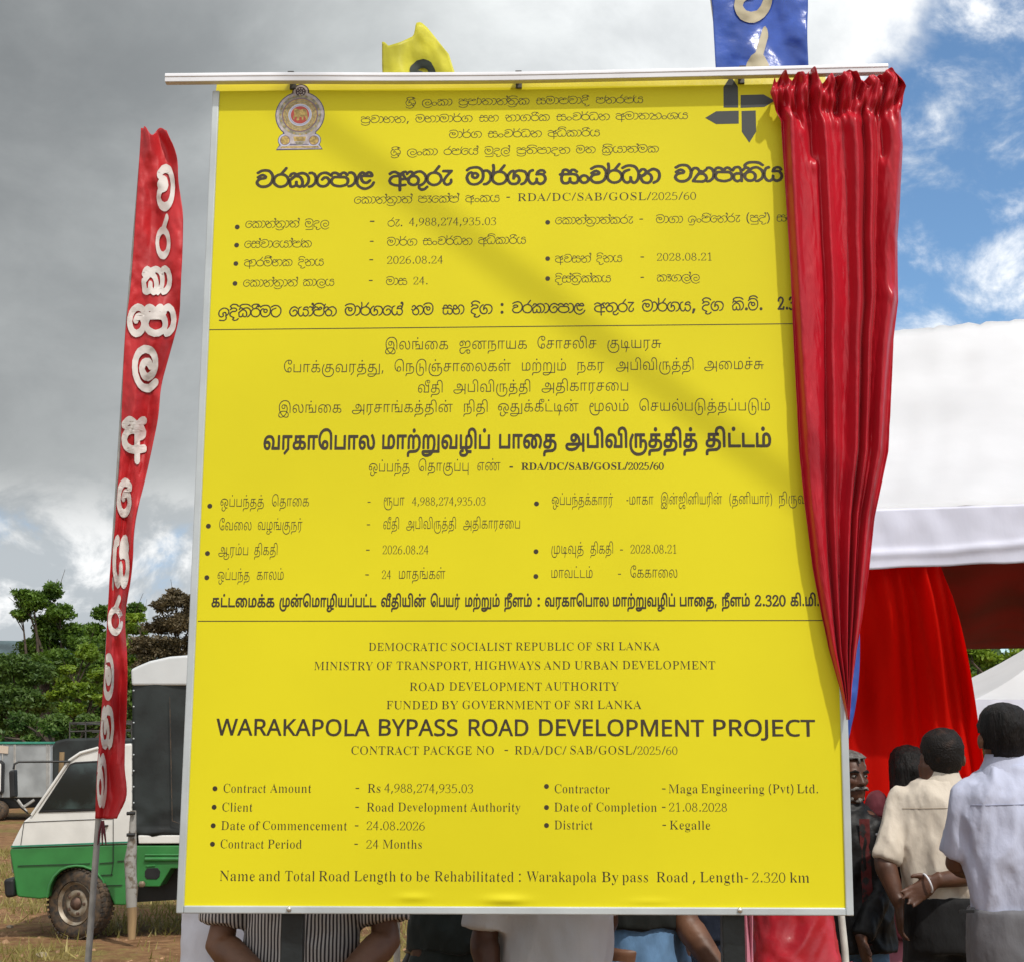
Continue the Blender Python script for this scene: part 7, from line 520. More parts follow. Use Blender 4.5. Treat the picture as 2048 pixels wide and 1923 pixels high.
[825,9,[[2,17,2,-8,2,-4,7,-6,9,-3,10,0,11,1,5,3,6,6,-1,-6,2,-3,13,-1,5,1,6,2,7,6,3,6,0,7,-2,9,-5,6,-6,4,-9,2,-9,1,1,11,17,0,2,1,1,2,-1,9,-3,2,-59,-1,-1,-2,0,-26,-5,-3,-4,-4,-3,-7],[18,17,1,4,4,3,7,1,13,1,-2,-11,-5,-4,-6,-1,-7,1,-4,2],[56,11,3,14,8,0,5,-3,1,-7,-2,-4,-4,-1],[30,39,0,11,13,0,0,-10],[37,83,1,-4,2,-4,4,-2,3,-1,5,1,3,2,3,4,1,4,-1,4,-3,3,-3,3,-4,0,-5,-1,-3,-2,-2,-4]]],
[1132,9,[[4,16,1,-12,2,-11,5,-11,7,-7,10,-6,9,-3,10,-1,14,2,7,3,9,7,6,10,3,10,11,0,8,2,5,3,5,5,4,8,2,6,0,8,-1,14,-2,6,-4,7,-9,8,-5,1,-6,1,-11,-2,-7,-5,-4,-8,-1,-12,0,-28,-19,0,0,51,-3,3,-10,0,-2,-2,-1,-2,1,-62,3,-2,30,0,-1,-5,-4,-5,-5,-4,-5,-2,-10,-1,-11,2,-7,5,-6,11,-2,10,1,18,5,17,8,12,0,2,-1,2,-9,5,-4,-1,-7,-12,-4,-9,-4,-16],[88,11,0,35,3,5,6,0,4,-2,4,-7,1,-12,-1,-9,-2,-5,-3,-3,-6,-2]]],
[1234,9,[[3,27,1,-8,2,-9,3,-5,3,-4,9,-4,5,-1,8,0,5,2,6,5,4,9,1,8,-2,8,-4,6,-6,4,-8,2,-9,-2,6,8,8,4,12,1,14,-2,-6,-11,-2,-10,-1,-9,2,-10,3,-6,7,-6,7,-1,8,0,6,3,4,3,4,6,1,7,1,8,-2,10,-2,6,-6,10,7,1,11,1,1,-52,2,-2,11,0,2,1,0,2,0,50,18,1,1,3,0,8,-1,2,-2,1,-41,-1,-11,-1,-10,-4,-11,5,-11,2,-12,0,-9,-2,-12,-6,-9,-9,-4,-9],[18,22,6,3,4,0,3,-1,3,-2,1,-4,-2,-7,-4,-2,-6,2,-3,4],[68,21,1,10,4,9,3,-6,3,-8,-1,-12,-3,-4,-2,-1,-2,1,-2,4],[58,83,1,-4,2,-4,4,-2,3,-1,5,1,3,2,3,4,0,4,0,3,-3,4,-3,2,-4,1,-4,0,-4,-3,-2,-3]]],
[963,9,[[7,61,0,-48,2,-7,6,-7,7,-3,4,0,6,0,5,2,3,-1,57,0,3,2,0,62,-1,3,-11,1,-3,-3,-1,-51,-32,0,0,51,-3,3,-9,0,-3,-2,-1,-2,0,-47,-5,-4,-5,1,-2,2,-1,4,-1,45,-3,3,-9,0,-2,-1]]],
[1044,9,[[3,27,1,-8,2,-9,3,-5,5,-5,7,-3,6,-1,7,0,5,2,6,5,4,9,1,9,-2,8,-5,5,-7,5,-7,1,-8,-2,4,8,6,4,8,1,8,0,4,-2,4,-4,4,-11,-1,-15,-4,-12,1,-9,3,-1,50,0,1,3,0,61,-1,3,6,3,5,7,0,8,-2,6,-4,4,-5,3,-9,2,-9,-1,-7,-1,-6,-3,-6,-6,-4,-7,-2,-9,1,-7,5,-10,8,-8,15,-5,-1,-29,-21,0,3,14,0,12,-2,8,-3,6,-7,8,-7,4,-7,2,-16,0,-10,-3,-6,-4,-7,-7,-4,-9,-2,-7],[18,22,7,3,6,-1,3,-2,1,-4,-2,-7,-5,-2,-5,2,-3,5],[80,70,1,6,3,3,1,-5,2,-4,3,-4,5,-2,-1,-2,-1,-7,-5,2,-5,3,-2,5],[98,79,1,4,5,-1,1,-3,-1,-2,-2,-1,-3,1]]],
[640,9,[[7,61,0,-61,0,-2,2,-1,11,0,2,3,0,50,16,0,0,-46,-22,-21,2,-3,6,-6,2,0,27,24,0,52,18,1,1,3,0,8,-1,2,-2,1,-59,0,-2,-1],[25,83,1,-4,2,-4,3,-2,4,-1,5,1,3,2,2,4,1,4,0,3,-3,4,-4,3,-3,0,-4,0,-4,-3,-2,-4]]],
[789,9,[[2,-27,1,-9,1,-2,2,-1,10,1,2,2,1,11,2,3,5,1,24,1,10,1,11,5,8,7,4,6,2,10,0,12,-3,10,-5,7,-8,4,-8,1,-9,-2,-1,9,18,1,2,2,-1,10,10,2,6,5,2,5,0,9,-2,5,-5,4,-5,2,-9,2,-9,-1,-7,-1,-8,-5,-5,-6,-4,-9,0,-10,-24,0,-3,-2,0,-2,0,-60,1,-3,2,-1,9,0,2,1,1,2,1,50,13,0,0,-49,1,-3,2,-1,9,0,3,2,0,27,3,2,8,1,5,-3,2,-6,1,-7,-3,-10,-4,-4,-3,-2,-11,-3,-28,-1,-6,-1,-5,-3,-6,-6,-1,-5],[48,69,2,7,3,4,1,-6,2,-4,5,-5,-12,0],[67,80,1,3,1,0,4,-1,1,-3,-1,-2,-3,-1,-2,1]]],
[1070,9,[[3,27,1,-8,2,-9,3,-5,5,-5,7,-3,6,-1,7,0,5,2,6,5,4,9,1,9,-2,8,-5,5,-7,5,-7,1,-8,-2,4,8,6,4,11,1,8,-2,7,-5,0,-45,2,-2,11,0,1,1,1,2,0,50,13,1,1,-52,2,-2,11,0,1,1,1,2,0,50,18,1,1,3,0,8,-1,2,-2,1,-56,0,-2,-1,-1,-2,-7,2,-6,2,-10,0,-8,-2,-7,-3,-5,-4,-6,-7,-4,-11],[18,22,7,3,6,-1,3,-2,1,-4,-2,-7,-5,-2,-5,2,-3,5]]],
[268,5,[[11,11,1,-8,3,-4,5,-4,7,-1,6,1,6,4,3,4,1,7,-1,8,-3,5,-7,4,-5,1,-7,-1,-5,-4,-3,-5],[11,97,1,-8,3,-5,5,-4,7,-1,6,1,6,4,3,5,1,8,-1,7,-3,5,-6,3,-6,2,-7,-1,-5,-4,-3,-5]]],
[268,5,[[5,-25,1,-4,3,0,12,0,4,2,10,24,6,20,1,6,-4,3,-19,1,-4,-2]]],
[475,5,[[-4,4,3,-8,7,-3,61,1,7,-2,6,2,4,4,8,26,-2,7,-6,4,-7,0,-6,-3,-7,-18,-33,0,36,46,10,16,6,16,2,13,-3,13,-6,9,-15,10,-13,5,-14,-1,-16,-7,-13,-13,-4,-11,-3,-16,3,-6,5,-4,7,-1,7,4,7,26,13,8,7,-1,11,-6,1,-5,0,-10,-2,-10,-10,-18,-49,-60]]],
[268,5,[[11,11,1,-8,3,-4,5,-4,7,-1,6,1,6,4,3,4,1,7,-1,8,-3,5,-7,4,-5,1,-7,-1,-5,-4,-3,-5]]],
[475,5,[[-4,14,2,-7,9,-11,12,-5,17,-2,12,1,15,5,10,7,7,9,7,19,0,15,-8,17,-13,12,13,19,3,18,-3,13,-10,10,-14,6,-10,2,-21,-3,-9,-4,-6,-5,-5,-9,-4,-15,4,-9,10,-3,8,5,9,20,12,3,13,-6,0,-14,-5,-11,-7,-7,-18,-4,-4,-4,-1,-5,1,-5,4,-4,25,-4,7,-7,4,-6,1,-7,-1,-10,-4,-10,-12,-7,-14,-1,-10,2,-9,10,-7,2,-7,-3]]],
[475,5,[[-4,66,2,-21,4,-16,8,-17,8,-11,11,-8,11,-3,14,2,12,6,9,10,8,16,5,15,3,21,0,17,-4,21,-5,14,-8,13,-12,11,-11,5,-15,0,-12,-5,-12,-12,-8,-17,-6,-19],[21,66,2,23,6,18,9,13,4,2,4,-1,6,-4,6,-10,7,-26,0,-30,-7,-26,-6,-10,-6,-4,-5,0,-6,4,-10,20]]],
[658,5,[[14,0,96,0,2,8,5,4,4,8,5,20,0,3,-3,-1,-5,-11,-5,-8,-6,-7,-9,-5,-10,-2,-35,0,-3,2,-1,3,-1,6,1,46,6,0,14,0,7,-3,4,-3,3,-6,4,-18,3,0,-2,24,-3,6,-4,0,0,7,4,1,2,2,2,10,1,16,-1,1,-2,0,-4,-18,-3,-5,-3,-3,-9,-3,-19,0,-1,46,1,5,2,2,3,1,15,0,15,0,10,-2,4,-1,6,-3,5,-6,5,-12,1,-8,2,-1,1,9,-2,15,-2,6,-5,3,0,8,-94,0,0,-5,10,-2,2,-6,1,-13,0,-36,4,-1,0,-7,-4,-1,0,-41,0,-8,-1,-6,0,-2,-6,-2,-6,0,-1,-2]]],
[944,5,[[13,0,29,0,-1,5,-6,1,-3,3,-2,8,-1,97,-5,-1,0,-95,-1,-5,-2,-4,-4,-3,-4,-1],[14,135,0,-4,10,-2,3,-3,3,-6,0,-6,1,0,1,1,1,-1,6,-1,29,-69,2,0,11,-44,4,0,11,44,-2,-1,-1,1,-6,0,-29,69,-2,1,-4,11,-5,6,-2,4,-30,1],[127,0,47,0,-1,6,-8,0,-2,3,-2,7,0,100,-2,1,2,6,2,3,6,4,5,1,0,4,-1,1,-29,0,-3,-6,-3,-3,-4,-9,0,-1,1,1,1,-1,5,-1,0,-98,-2,-8,-4,-4,-7,-1],[97,44,6,0,30,73,-6,-1]]],
[630,5,[[4,96,1,-1,3,1,1,8,3,9,4,7,4,4,8,4,16,1,9,-1,-1,-112,-2,-6,-2,-2,-4,-2,-7,-1,0,-5,51,0,0,5,-7,1,-4,1,-2,2,-2,6,-1,113,8,1,16,-1,9,-4,4,-4,4,-6,4,-9,1,-10,2,-1,1,1,0,11,-2,14,-3,7,-3,2,-1,6,-99,1,0,-7,-4,-1,-2,-7]]],
[388,5,[[14,0,50,0,-1,5,-7,2,-6,3,-1,4,-1,9,1,99,1,5,3,1,2,2,8,1,0,5,-48,0,-1,-1,0,-4,9,-2,3,-2,2,-3,1,-9,-1,-99,-3,-7,-2,-2,-9,-2]]],
[622,5,[[14,0,48,0,0,5,-5,1,-5,1,-2,3,-1,4,-1,10,0,36,7,1,20,1,8,1,20,8,5,6,4,7,2,5,1,10,0,6,-2,8,-3,5,-8,8,-19,8,-9,1,-59,0,0,-4,9,-2,4,-9,0,-51,4,-1,0,-7,-4,-1,0,-36,-1,-12,-2,-4,-2,-1,-8,-2],[48,119,1,6,2,3,25,0,7,-3,5,-4,4,-8,1,-7,1,-8,-3,-14,-5,-9,-4,-4,-8,-2,-26,0]]],
[733,5,[[14,135,0,-4,7,-1,4,-3,2,-7,1,-85,3,-11,4,-9,7,-8,4,-1,5,-3,11,-5,6,-2,14,1,14,6,4,4,5,0,5,2,7,9,4,10,2,7,1,19,1,66,1,5,2,3,5,3,0,4,-27,0,0,-4,2,-1,2,0,6,-4,2,-5,1,-67,-1,-17,-3,-12,-5,-8,-6,-6,-3,-1,-3,-2,-9,-1,-1,0,-22,0,-7,4,-5,5,-3,6,-2,9,-1,15,0,67,0,11,3,4,4,2,7,1,0,4]]],
[602,5,[[14,135,0,-5,9,-1,4,-7,1,-10,0,-38,4,-1,0,-6,-4,-1,0,-41,-1,-12,-1,-3,-3,-3,-9,-2,0,-5,52,0,0,6,-7,0,-6,1,-4,6,-1,11,0,42,17,0,1,0,4,-1,5,-2,4,-3,3,-7,4,-17,3,-1,0,10,-2,15,-2,5,-1,1,-4,1,0,6,4,1,3,3,1,9,1,17,-3,0,-4,-17,-3,-5,-4,-4,-6,-3,-5,0,-15,0,-1,51,3,3,12,0,22,0,11,-2,8,-6,4,-5,3,-9,2,-10,1,-1,2,1,0,6,-2,17,-1,5,-2,3,-3,1,-1,8,-92,0]]],
[735,5,[[13,135,1,-4,5,-3,11,-12,2,-12,8,-1,1,-1,41,-50,3,-1,36,-54,3,0,-8,54,-1,1,-8,0,-40,50,-4,2,-8,12,-16,20,-24,0],[14,0,27,0,0,5,-7,3,-2,2,-2,6,0,87,-6,0,0,-79,0,-12,-3,-4,-7,-3],[107,135,0,-4,8,-3,2,-4,1,-12,0,-60,5,0,1,67,2,8,2,2,6,2,0,4,0,1,-26,0]]],
[760,5,[[14,0,49,0,-1,6,-8,1,-3,2,-2,5,-1,10,0,35,4,3,6,0,2,1,0,-1,8,0,34,-43,4,-7,1,-4,-1,-1,-4,-1,-8,0,-1,-2,0,-4,52,0,0,5,-7,1,-3,3,-43,53,-3,0,-5,6,-1,2,2,1,-6,13,22,24,18,16,7,5,9,2,0,4,-39,0,0,-4,8,-1,3,-2,1,-3,-2,-5,-8,-8,-27,-28,-9,-13,-7,-1,-7,1,1,52,1,3,2,3,10,2,0,5,-47,-1,0,-4,9,-2,2,-3,2,-5,1,-9,0,-41,3,-1,0,-7,-3,-1,0,-3,0,-35,-2,-12,-2,-4,-2,-1,-8,-2]]],
[634,5,[[6,135,0,-4,1,-1,3,0,2,-2,5,-7,29,-53,2,0,6,-15,0,-29,-1,-12,-1,-3,-4,-2,-8,-2,0,-5,48,0,0,5,-10,2,-3,6,-2,47,3,8,-9,1,-28,54,0,4,1,2,2,0,10,2,0,5,-45,0],[77,68,5,0,2,2,31,51,3,6,4,3,0,6,-26,0,0,-6,6,0,3,-2,1,-3,0,-5,-5,-11]]],
[779,5,[[14,0,48,0,0,5,-5,1,-5,1,-2,3,-1,5,-1,50,7,1,52,0,1,-42,-1,-12,-1,-3,-3,-2,-9,-2,0,-5,47,0,0,5,-9,2,-3,6,-1,11,0,41,-4,1,0,9,4,1,0,37,1,11,1,2,2,2,3,2,6,1,0,5,-47,-1,0,-4,10,-3,3,-4,1,-4,0,-44,-7,-1,-46,0,-7,0,0,37,1,12,3,5,10,2,0,5,-47,-1,0,-4,8,-2,3,-3,2,-5,0,-9,0,-36,4,-1,0,-9,-4,-1,0,-41,-1,-12,-2,-4,-2,-1,-8,-2]]],
[910,5,[[5,135,0,-4,5,-2,4,-5,25,-76,3,-1,10,-49,1,-1,2,0,13,50,-2,-1,-1,1,-5,1,-24,68,-1,7,1,5,8,3,0,4,-1,1,-37,0],[78,135,0,-5,7,-1,2,-1,3,-4,6,-19,-4,-14,2,0,1,-1,6,0,13,-38,3,-2,11,-53,3,0,1,1,11,53,-2,-1,-1,1,-6,1,-13,37,-2,2,-3,14,-5,14,0,6,1,3,2,2,7,1,0,5,-42,0],[69,48,5,-1,1,1,16,42,-5,0,-1,-1],[144,52,5,-1,1,1,21,67,3,6,5,6,-1,5,-21,0,0,-1,0,-4,4,-1,3,-2,2,-7,-3,-12]]],
[637,5,[[5,135,0,-4,2,-1,4,-1,4,-5,34,-79,2,-1,13,-47,3,-1,11,48,-1,-1,-1,1,-6,1,-28,65,-4,12,1,4,2,3,12,2,0,4,-1,1],[80,45,5,0,27,69,6,13,6,4,-1,4,-26,0,0,-4,2,-1,6,-1,3,-3,0,-6,-3,-8]]],
[930,9,[[0,79,21,-80,11,-1,2,2,17,60,18,-60,2,-2,11,1,21,79,0,3,-11,0,-2,-2,-15,-57,-18,59,-11,0,-2,-2,-16,-56,-15,57,-2,1,-9,0,-2,0]]],
[639,9,[[-2,0,3,-2,10,1,10,24,29,0,9,-24,11,-1,2,2,-30,78,-2,3,-9,0,-2,-1],[25,35,10,28,10,-28]]],
[622,9,[[9,79,1,-80,10,-1,2,2,0,31,13,0,20,-32,13,0,1,1,-1,2,-20,32,10,7,5,9,0,12,-4,10,-3,3,-5,3,-11,3,-29,0],[22,43,1,26,16,-1,7,-2,1,-2,2,-3,0,-7,-1,-5,-2,-3,-3,-2,-6,-1]]],
[619,9,[[9,79,1,-80,10,-1,2,1,0,31,7,5,27,-36,14,0,0,1,-1,2,-31,43,30,33,1,2,-2,1,-12,0,-32,-36,-1,34,-2,2,-9,0]]],
[605,9,[[9,79,0,-79,2,-2,10,0,1,2,0,29,15,1,7,1,10,5,6,6,2,6,1,7,0,7,-2,4,-3,6,-6,5,-6,2,-15,2,-20,0],[22,42,1,27,14,0,8,-3,3,-3,1,-7,0,-5,-2,-5,-6,-3,-4,-1]]],
[781,9,[[5,40,2,-16,2,-7,7,-9,6,-5,6,-3,15,-3,15,2,7,4,5,5,7,9,3,7,2,16,-2,16,-3,7,-6,9,-6,5,-7,3,-13,2,-9,0,-7,-2,-6,-3,-6,-4,-5,-5,-3,-8,-3,-12],[19,40,2,13,4,9,4,4,8,3,9,1,9,-2,7,-5,4,-11,2,-16,-3,-14,-6,-8,-9,-4,-12,0,-10,4,-3,4,-4,6,-2,9]]],
[524,9,[[9,79,0,-80,2,-1,45,1,1,1,0,9,-2,2,-33,0,0,68,-2,2,-9,0]]],
[650,9,[[9,79,0,-80,2,-1,34,1,6,1,8,4,4,4,3,5,2,9,-1,8,-2,4,-3,4,-8,4,7,5,4,8,0,10,-3,6,-5,5,-10,4,-14,1,-22,0],[22,10,1,25,22,0,5,-3,2,-2,2,-6,-1,-4,-1,-4,-4,-4,-8,-2],[22,48,1,21,16,0,7,-2,4,-3,1,-2,0,-7,-3,-5,-7,-2]]],
[566,9,[[-1,79,26,-49,0,-31,2,-1,10,0,1,2,0,30,26,48,0,2,-2,1,-9,0,-2,-1,-20,-36,-19,36,-2,1,-9,0]]],
[549,9,[[4,12,1,-11,6,-2,11,-2,17,2,8,3,6,5,3,5,1,9,0,7,-2,4,-4,4,-5,4,-24,12,-3,4,0,4,0,3,2,4,6,3,10,0,15,-4,3,9,0,2,-6,3,-11,2,-13,0,-11,-5,-5,-5,-3,-4,-1,-8,1,-7,2,-5,7,-7,26,-13,3,-4,0,-4,0,-3,-4,-5,-7,-2,-11,0,-16,4]]],
[730,9,[[9,79,1,-80,31,0,13,3,6,3,5,5,6,8,3,7,2,8,0,8,-1,10,-3,11,-4,5,-5,6,-6,3,-13,4,-33,1],[22,10,1,59,17,0,11,-4,4,-3,3,-4,3,-10,0,-16,-2,-9,-4,-5,-7,-5,-7,-2]]],
[556,9,[[9,79,0,-80,2,-1,45,1,1,1,0,8,-2,2,-32,0,-1,25,31,1,2,2,0,8,-2,1,-30,1,-1,21,33,0,2,2,-1,9,-1,1,-44,0]]],
[600,9,[[-2,79,29,-79,2,-2,9,0,3,4,27,76,0,2,-2,1,-9,0,-2,-1,-22,-61,-21,61,-2,1,-9,0,-2,-1]]],
[907,9,[[9,79,1,-80,9,-1,3,2,0,59,22,-59,2,-2,8,0,2,2,23,60,-1,-60,2,-2,11,1,1,80,-1,2,-15,0,-2,-1,-24,-61,-23,61,-2,1,-14,0]]],
[760,9,[[9,79,1,-80,9,-1,3,2,0,60,39,-61,14,0,0,1,0,80,-2,1,-8,0,-2,-2,0,-60,-39,61,-2,1,-11,0]]],
[556,9,[[-1,79,0,-9,2,-1,23,0,0,-69,2,-2,10,0,2,2,0,69,23,0,1,2,0,9,-2,1,-59,0]]],
[273,9,[[-10,-12,0,-9,10,-2,6,1,6,2,5,5,4,6,1,10,0,78,-2,2,-10,0,-1,-2,-1,-83,-1,-3,-3,-3,-5,-1,-7,1]]],
[632,9,[[5,40,1,-11,3,-11,4,-7,9,-9,8,-3,13,-2,12,1,9,3,1,2,0,7,-1,2,-19,-3,-10,2,-6,3,-6,6,-2,7,-2,7,0,10,2,8,2,6,7,8,9,3,7,1,8,-1,9,-3,2,2,3,8,-8,4,-13,2,-11,-1,-13,-4,-7,-7,-6,-8,-3,-8]]],
[501,5,[[11,46,2,-17,3,-8,4,-8,5,-6,4,-3,7,-1,4,-4,6,-2,10,1,8,5,5,0,7,5,5,6,3,6,3,9,1,8,1,9,-1,12,-2,7,-5,12,-5,7,-4,3,-4,2,-4,0,-5,4,-5,2,-9,-1,-5,-2,-4,-3,-6,-1,-6,-4,-5,-7,-4,-8,-3,-11],[29,46,1,13,1,12,3,8,3,6,5,3,4,1,12,-1,5,-3,3,-5,3,-8,1,-11,1,-16,-1,-16,-1,-10,-3,-7,-5,-6,-2,-2,-4,-1,-10,0,-4,2,-4,3,-3,5,-3,8,-1,12]]],
[567,5,[[13,92,0,-4,5,-2,2,-4,5,-1,-3,-2,-1,-9,0,-59,-1,-3,-5,-4,0,-4,30,0,0,4,-4,3,-2,5,0,57,4,8,4,2,4,2,16,0,4,-1,2,-3,2,-5,0,-60,-2,-6,-4,-2,0,-4,30,0,0,5,-3,1,-2,2,-1,4,-1,60,-2,8,-1,1,-3,0,-2,7,-3,4,-4,2,-9,0,-5,-3,-8,-9,-9,0,-2,-2,-1,2,-5,0,-2,11,-22,0]]],
[340,5,[[16,89,0,-6,4,-1,0,-58,1,-10,1,-1,2,-1,2,-9,4,-4,3,-2,9,1,5,4,6,10,-11,1,-3,2,-1,3,0,64,14,1,0,1,0,8,-15,1,5,32,0,1,-3,0,-9,-16,-14,-17,2,-1],[54,13,7,0,4,6,-1,1,-2,2,-2,-5,-4,-4]]],
[428,5,[[13,88,1,-1,3,-1,3,-2,1,-7,2,-1,-2,-11,0,-53,-2,-5,-4,-3,0,-4,34,0,0,4,-2,2,-3,0,-3,2,-2,7,0,45,3,11,3,5,-2,1,-5,0,0,7,-2,4,0,4,-1,1,-21,0],[53,77,11,0,7,-11,6,1,3,3,1,4,0,2,-3,1,1,8,-2,6,-2,3,-4,1,-4,-1,-7,-5]]],
[512,5,[[12,19,1,-7,1,-1,3,-1,2,-6,3,-4,3,-2,11,1,6,4,8,7,16,0,3,-9,4,-4,7,1,6,4,5,7,-1,1,-4,1,-4,0,-1,1,1,7,0,30,-4,1,4,7,-1,16,-3,8,-4,6,-6,0,-10,7,-10,1,-7,-1,-11,-7,-7,0,-5,-3,-2,-6,-1,-8,2,-9,3,-4,6,0,3,3,2,4,0,6,-3,11,1,4,5,2,12,1,9,-1,3,-1,3,-3,2,-4,1,-6,0,-16,0,-1,-12,-4,-4,-2,-6,0,-5,-2,-14,-7,-7,-7,-2,-4,-1,-4],[30,25,3,10,4,6,3,2,6,4,8,3,10,-1,0,-30,-6,-7,-2,-1,-11,-1,-10,1,-3,3,-1,2],[94,11,1,0,1,1]]],
[437,5,[[11,45,3,-17,6,-11,4,-5,3,-1,7,-8,8,-6,11,1,7,4,9,9,8,1,6,6,-2,3,-7,-6,-5,-3,-4,-1,-17,1,-7,3,-2,3,-4,5,-4,10,-3,16,1,16,3,12,3,5,4,4,6,2,12,0,2,-1,3,-4,1,-14,2,-5,3,-3,2,0,3,0,3,4,1,3,1,5,-1,6,-2,5,-4,4,-5,0,-6,6,-5,1,-8,0,-4,-2,-6,-5,-7,-1,-5,-4,-5,-6,-6,-12,-2,-11]]],
[825,5,[[13,92,0,-4,5,-2,1,-2,2,-4,2,0,-2,-10,0,-59,-2,-3,-5,-4,0,-4,29,0,1,4,-4,4,-2,4,0,57,4,7,5,4,-9,0,-2,12,-1,1,-21,0],[48,80,19,1,6,-2,1,-15,0,-52,-1,-4,-5,-4,0,-4,29,0,0,4,-3,2,-2,6,-1,58,6,8,-12,3,-3,8,-3,4,-6,2,-6,-1,-5,-3,-7,-10],[99,80,5,-1,5,2,10,0,5,-2,2,-4,1,-11,0,-52,-2,-5,-4,-3,0,-4,30,0,0,4,-4,2,-1,2,-1,4,0,54,-1,8,-2,5,-2,2,-2,0,-2,7,-3,4,-4,2,-3,1,-6,-1,-5,-3,-5,-6,-3,-4,-7,0]]],
[558,5,[[11,92,0,-4,4,-1,2,-2,2,-5,0,-51,1,-10,1,-6,2,-2,3,-1,2,-5,3,-5,5,-3,9,1,5,3,7,9,-15,1,-2,2,-3,5,0,62,-1,5,-1,3,0,4],[62,11,4,0,2,0,1,0,4,0,2,-2,0,-5,-4,-3,-2,-4,19,6,12,1,0,5,-9,2,0,69,-2,12,-25,0,0,-4,7,-3,2,-4,0,-61,-3,-5,-3,-3]]],
[429,5,[[12,31,1,-13,2,-11,1,-2,4,0,1,-3,12,0,7,-4,8,-1,3,1,4,2,1,1,-2,1,3,3,7,0,3,3,3,4,2,8,0,7,-3,8,-7,10,-6,7,-23,14,-2,3,-3,4,0,4,1,5,6,5,15,1,6,-1,5,-5,4,-5,4,-10,0,-1,2,0,1,1,-2,13,-1,6,-2,2,-4,1,0,2,-10,1,-7,3,-9,-1,-4,-2,1,-1,-3,-3,-6,0,-3,-2,-4,-5,-2,-8,0,-8,5,-8,5,-7,8,-7,18,-12,6,-5,2,-4,0,-5,-1,-5,-3,-4,-5,-3,-9,-1,-10,1,-3,2,-5,4,-4,6,-5,14],[11,-2,3,0,3,3,-4,1],[67,92,4,-1,0,4,-2,0]]],
[487,5,[[8,-22,1,-6,5,-5,4,-2,3,0,4,-2,9,-4,7,-1,13,1,10,3,5,3,8,1,7,4,3,5,3,7,0,5,-1,2,-5,1,-1,8,-3,6,-3,4,-10,5,-8,1,-27,1,-4,2,-1,4,1,4,4,4,3,1,4,1,15,0,7,3,4,3,5,1,6,5,4,8,2,10,-2,10,-4,8,11,1,0,7,-2,1,-1,3,-23,0,-8,3,-12,0,-6,-3,0,-1,-4,-2,-6,0,-2,-1,-6,-7,-4,-8,-1,-9,1,-8,2,-6,4,-6,5,-5,1,-1,6,0,6,-4,-4,-2,-4,0,-5,-2,-9,-9,-2,-4,1,-1,4,0,-1,-6,1,-6,5,-6,6,-4,0,-1,-7,-3,-6,0,-2,-1,-5,-5],[19,-21,0,4,3,4,3,2,4,1,44,-1,5,-2,2,-2,1,-4,-2,-6,-4,-5,-7,-3,-12,-2,-17,0,-1,1,-9,1,-5,3,-4,4],[29,63,0,8,2,7,1,4,4,4,2,2,9,0,12,0,3,-3,2,-5,-2,-1,2,-8,0,-18,-2,-9,-3,-4,-2,-2,-3,-1,-14,0,-5,3,-4,8]]],
[295,5,[[13,88,1,-1,4,-1,2,-2,1,-9,0,-63,-1,-4,-2,-2,-3,0,0,-2,0,-4,29,0,1,4,-5,4,-1,4,0,68,-1,6,-1,2,0,4,-1,1,-21,0,-2,-1],[21,123,1,-7,3,-6,2,-2,3,0,4,1,4,7,1,7,0,5,-3,7,-4,3,-5,-1,-4,-4,-1,-4]]],
[448,5,[[11,47,2,-16,4,-11,4,-6,4,-1,9,-11,8,-5,7,0,8,3,12,13,7,0,7,8,-2,4,-6,-7,-6,-4,-9,-1,-11,0,-4,1,-5,3,-4,4,-3,7,-3,10,-1,11,7,1,38,0,0,7,5,1,-2,14,-3,6,-3,6,-6,4,-4,0,-4,4,-5,2,-5,1,-6,-1,-8,-6,-4,0,-5,-4,-5,-7,-5,-11,-2,-8,4,-1,0,-8,-4,0],[29,58,2,14,2,6,3,6,4,3,3,1,10,0,6,-3,2,-3,2,-7,1,-17,-5,-1,-24,0]]],
[300,5,[[10,55,1,-17,2,-15,4,-14,5,-15,8,-12,8,-12,13,0,-7,10,-7,14,-6,15,-5,24,-2,22,1,15,2,12,4,20,6,15,7,14,6,9,0,1,-12,0,-8,-11,-8,-14,-5,-14,-4,-15,-2,-15]]],
[456,5,[[8,87,3,-1,2,-2,18,-46,2,-1,10,-40,3,0,1,1,9,39,-7,1,-16,42,0,5,3,2,3,0,0,5,-30,0],[57,38,5,0,17,41,2,5,4,4,-1,4,-18,0,0,-4,5,-1,1,-2,2,-4]]],
[300,5,[[9,141,7,-11,5,-9,7,-18,4,-16,3,-21,1,-13,-2,-21,-5,-22,-7,-17,-6,-12,-7,-11,12,0,2,1,9,14,6,10,5,14,4,15,3,15,0,15,0,16,-3,16,-4,16,-5,13,-7,14,-9,12]]],
[551,5,[[11,44,1,-13,3,-9,2,-5,4,-7,2,-1,3,0,4,-6,5,-4,3,-2,9,1,3,2,4,5,1,4,-14,0,-1,1,-4,3,-4,8,-2,13,0,11,1,18,3,12,3,5,4,2,4,1,7,1,9,-1,4,-1,6,-5,1,-5,0,-49,-2,-6,-4,-6,1,-1,6,0,1,-2,0,-5,-2,0,-5,-6,22,6,9,0,0,5,-1,1,-6,1,-1,2,-1,4,1,57,-2,9,-3,3,5,0,0,35,-1,8,-2,3,-1,5,-26,-1,1,-4,7,-2,3,-4,1,-40,-5,0,-1,-1,-1,1,-8,0,-4,6,-4,3,-4,1,-6,-1,-3,-1,-5,-5,-2,-4,-4,-1,-3,-2,-4,-6,-5,-13]]],
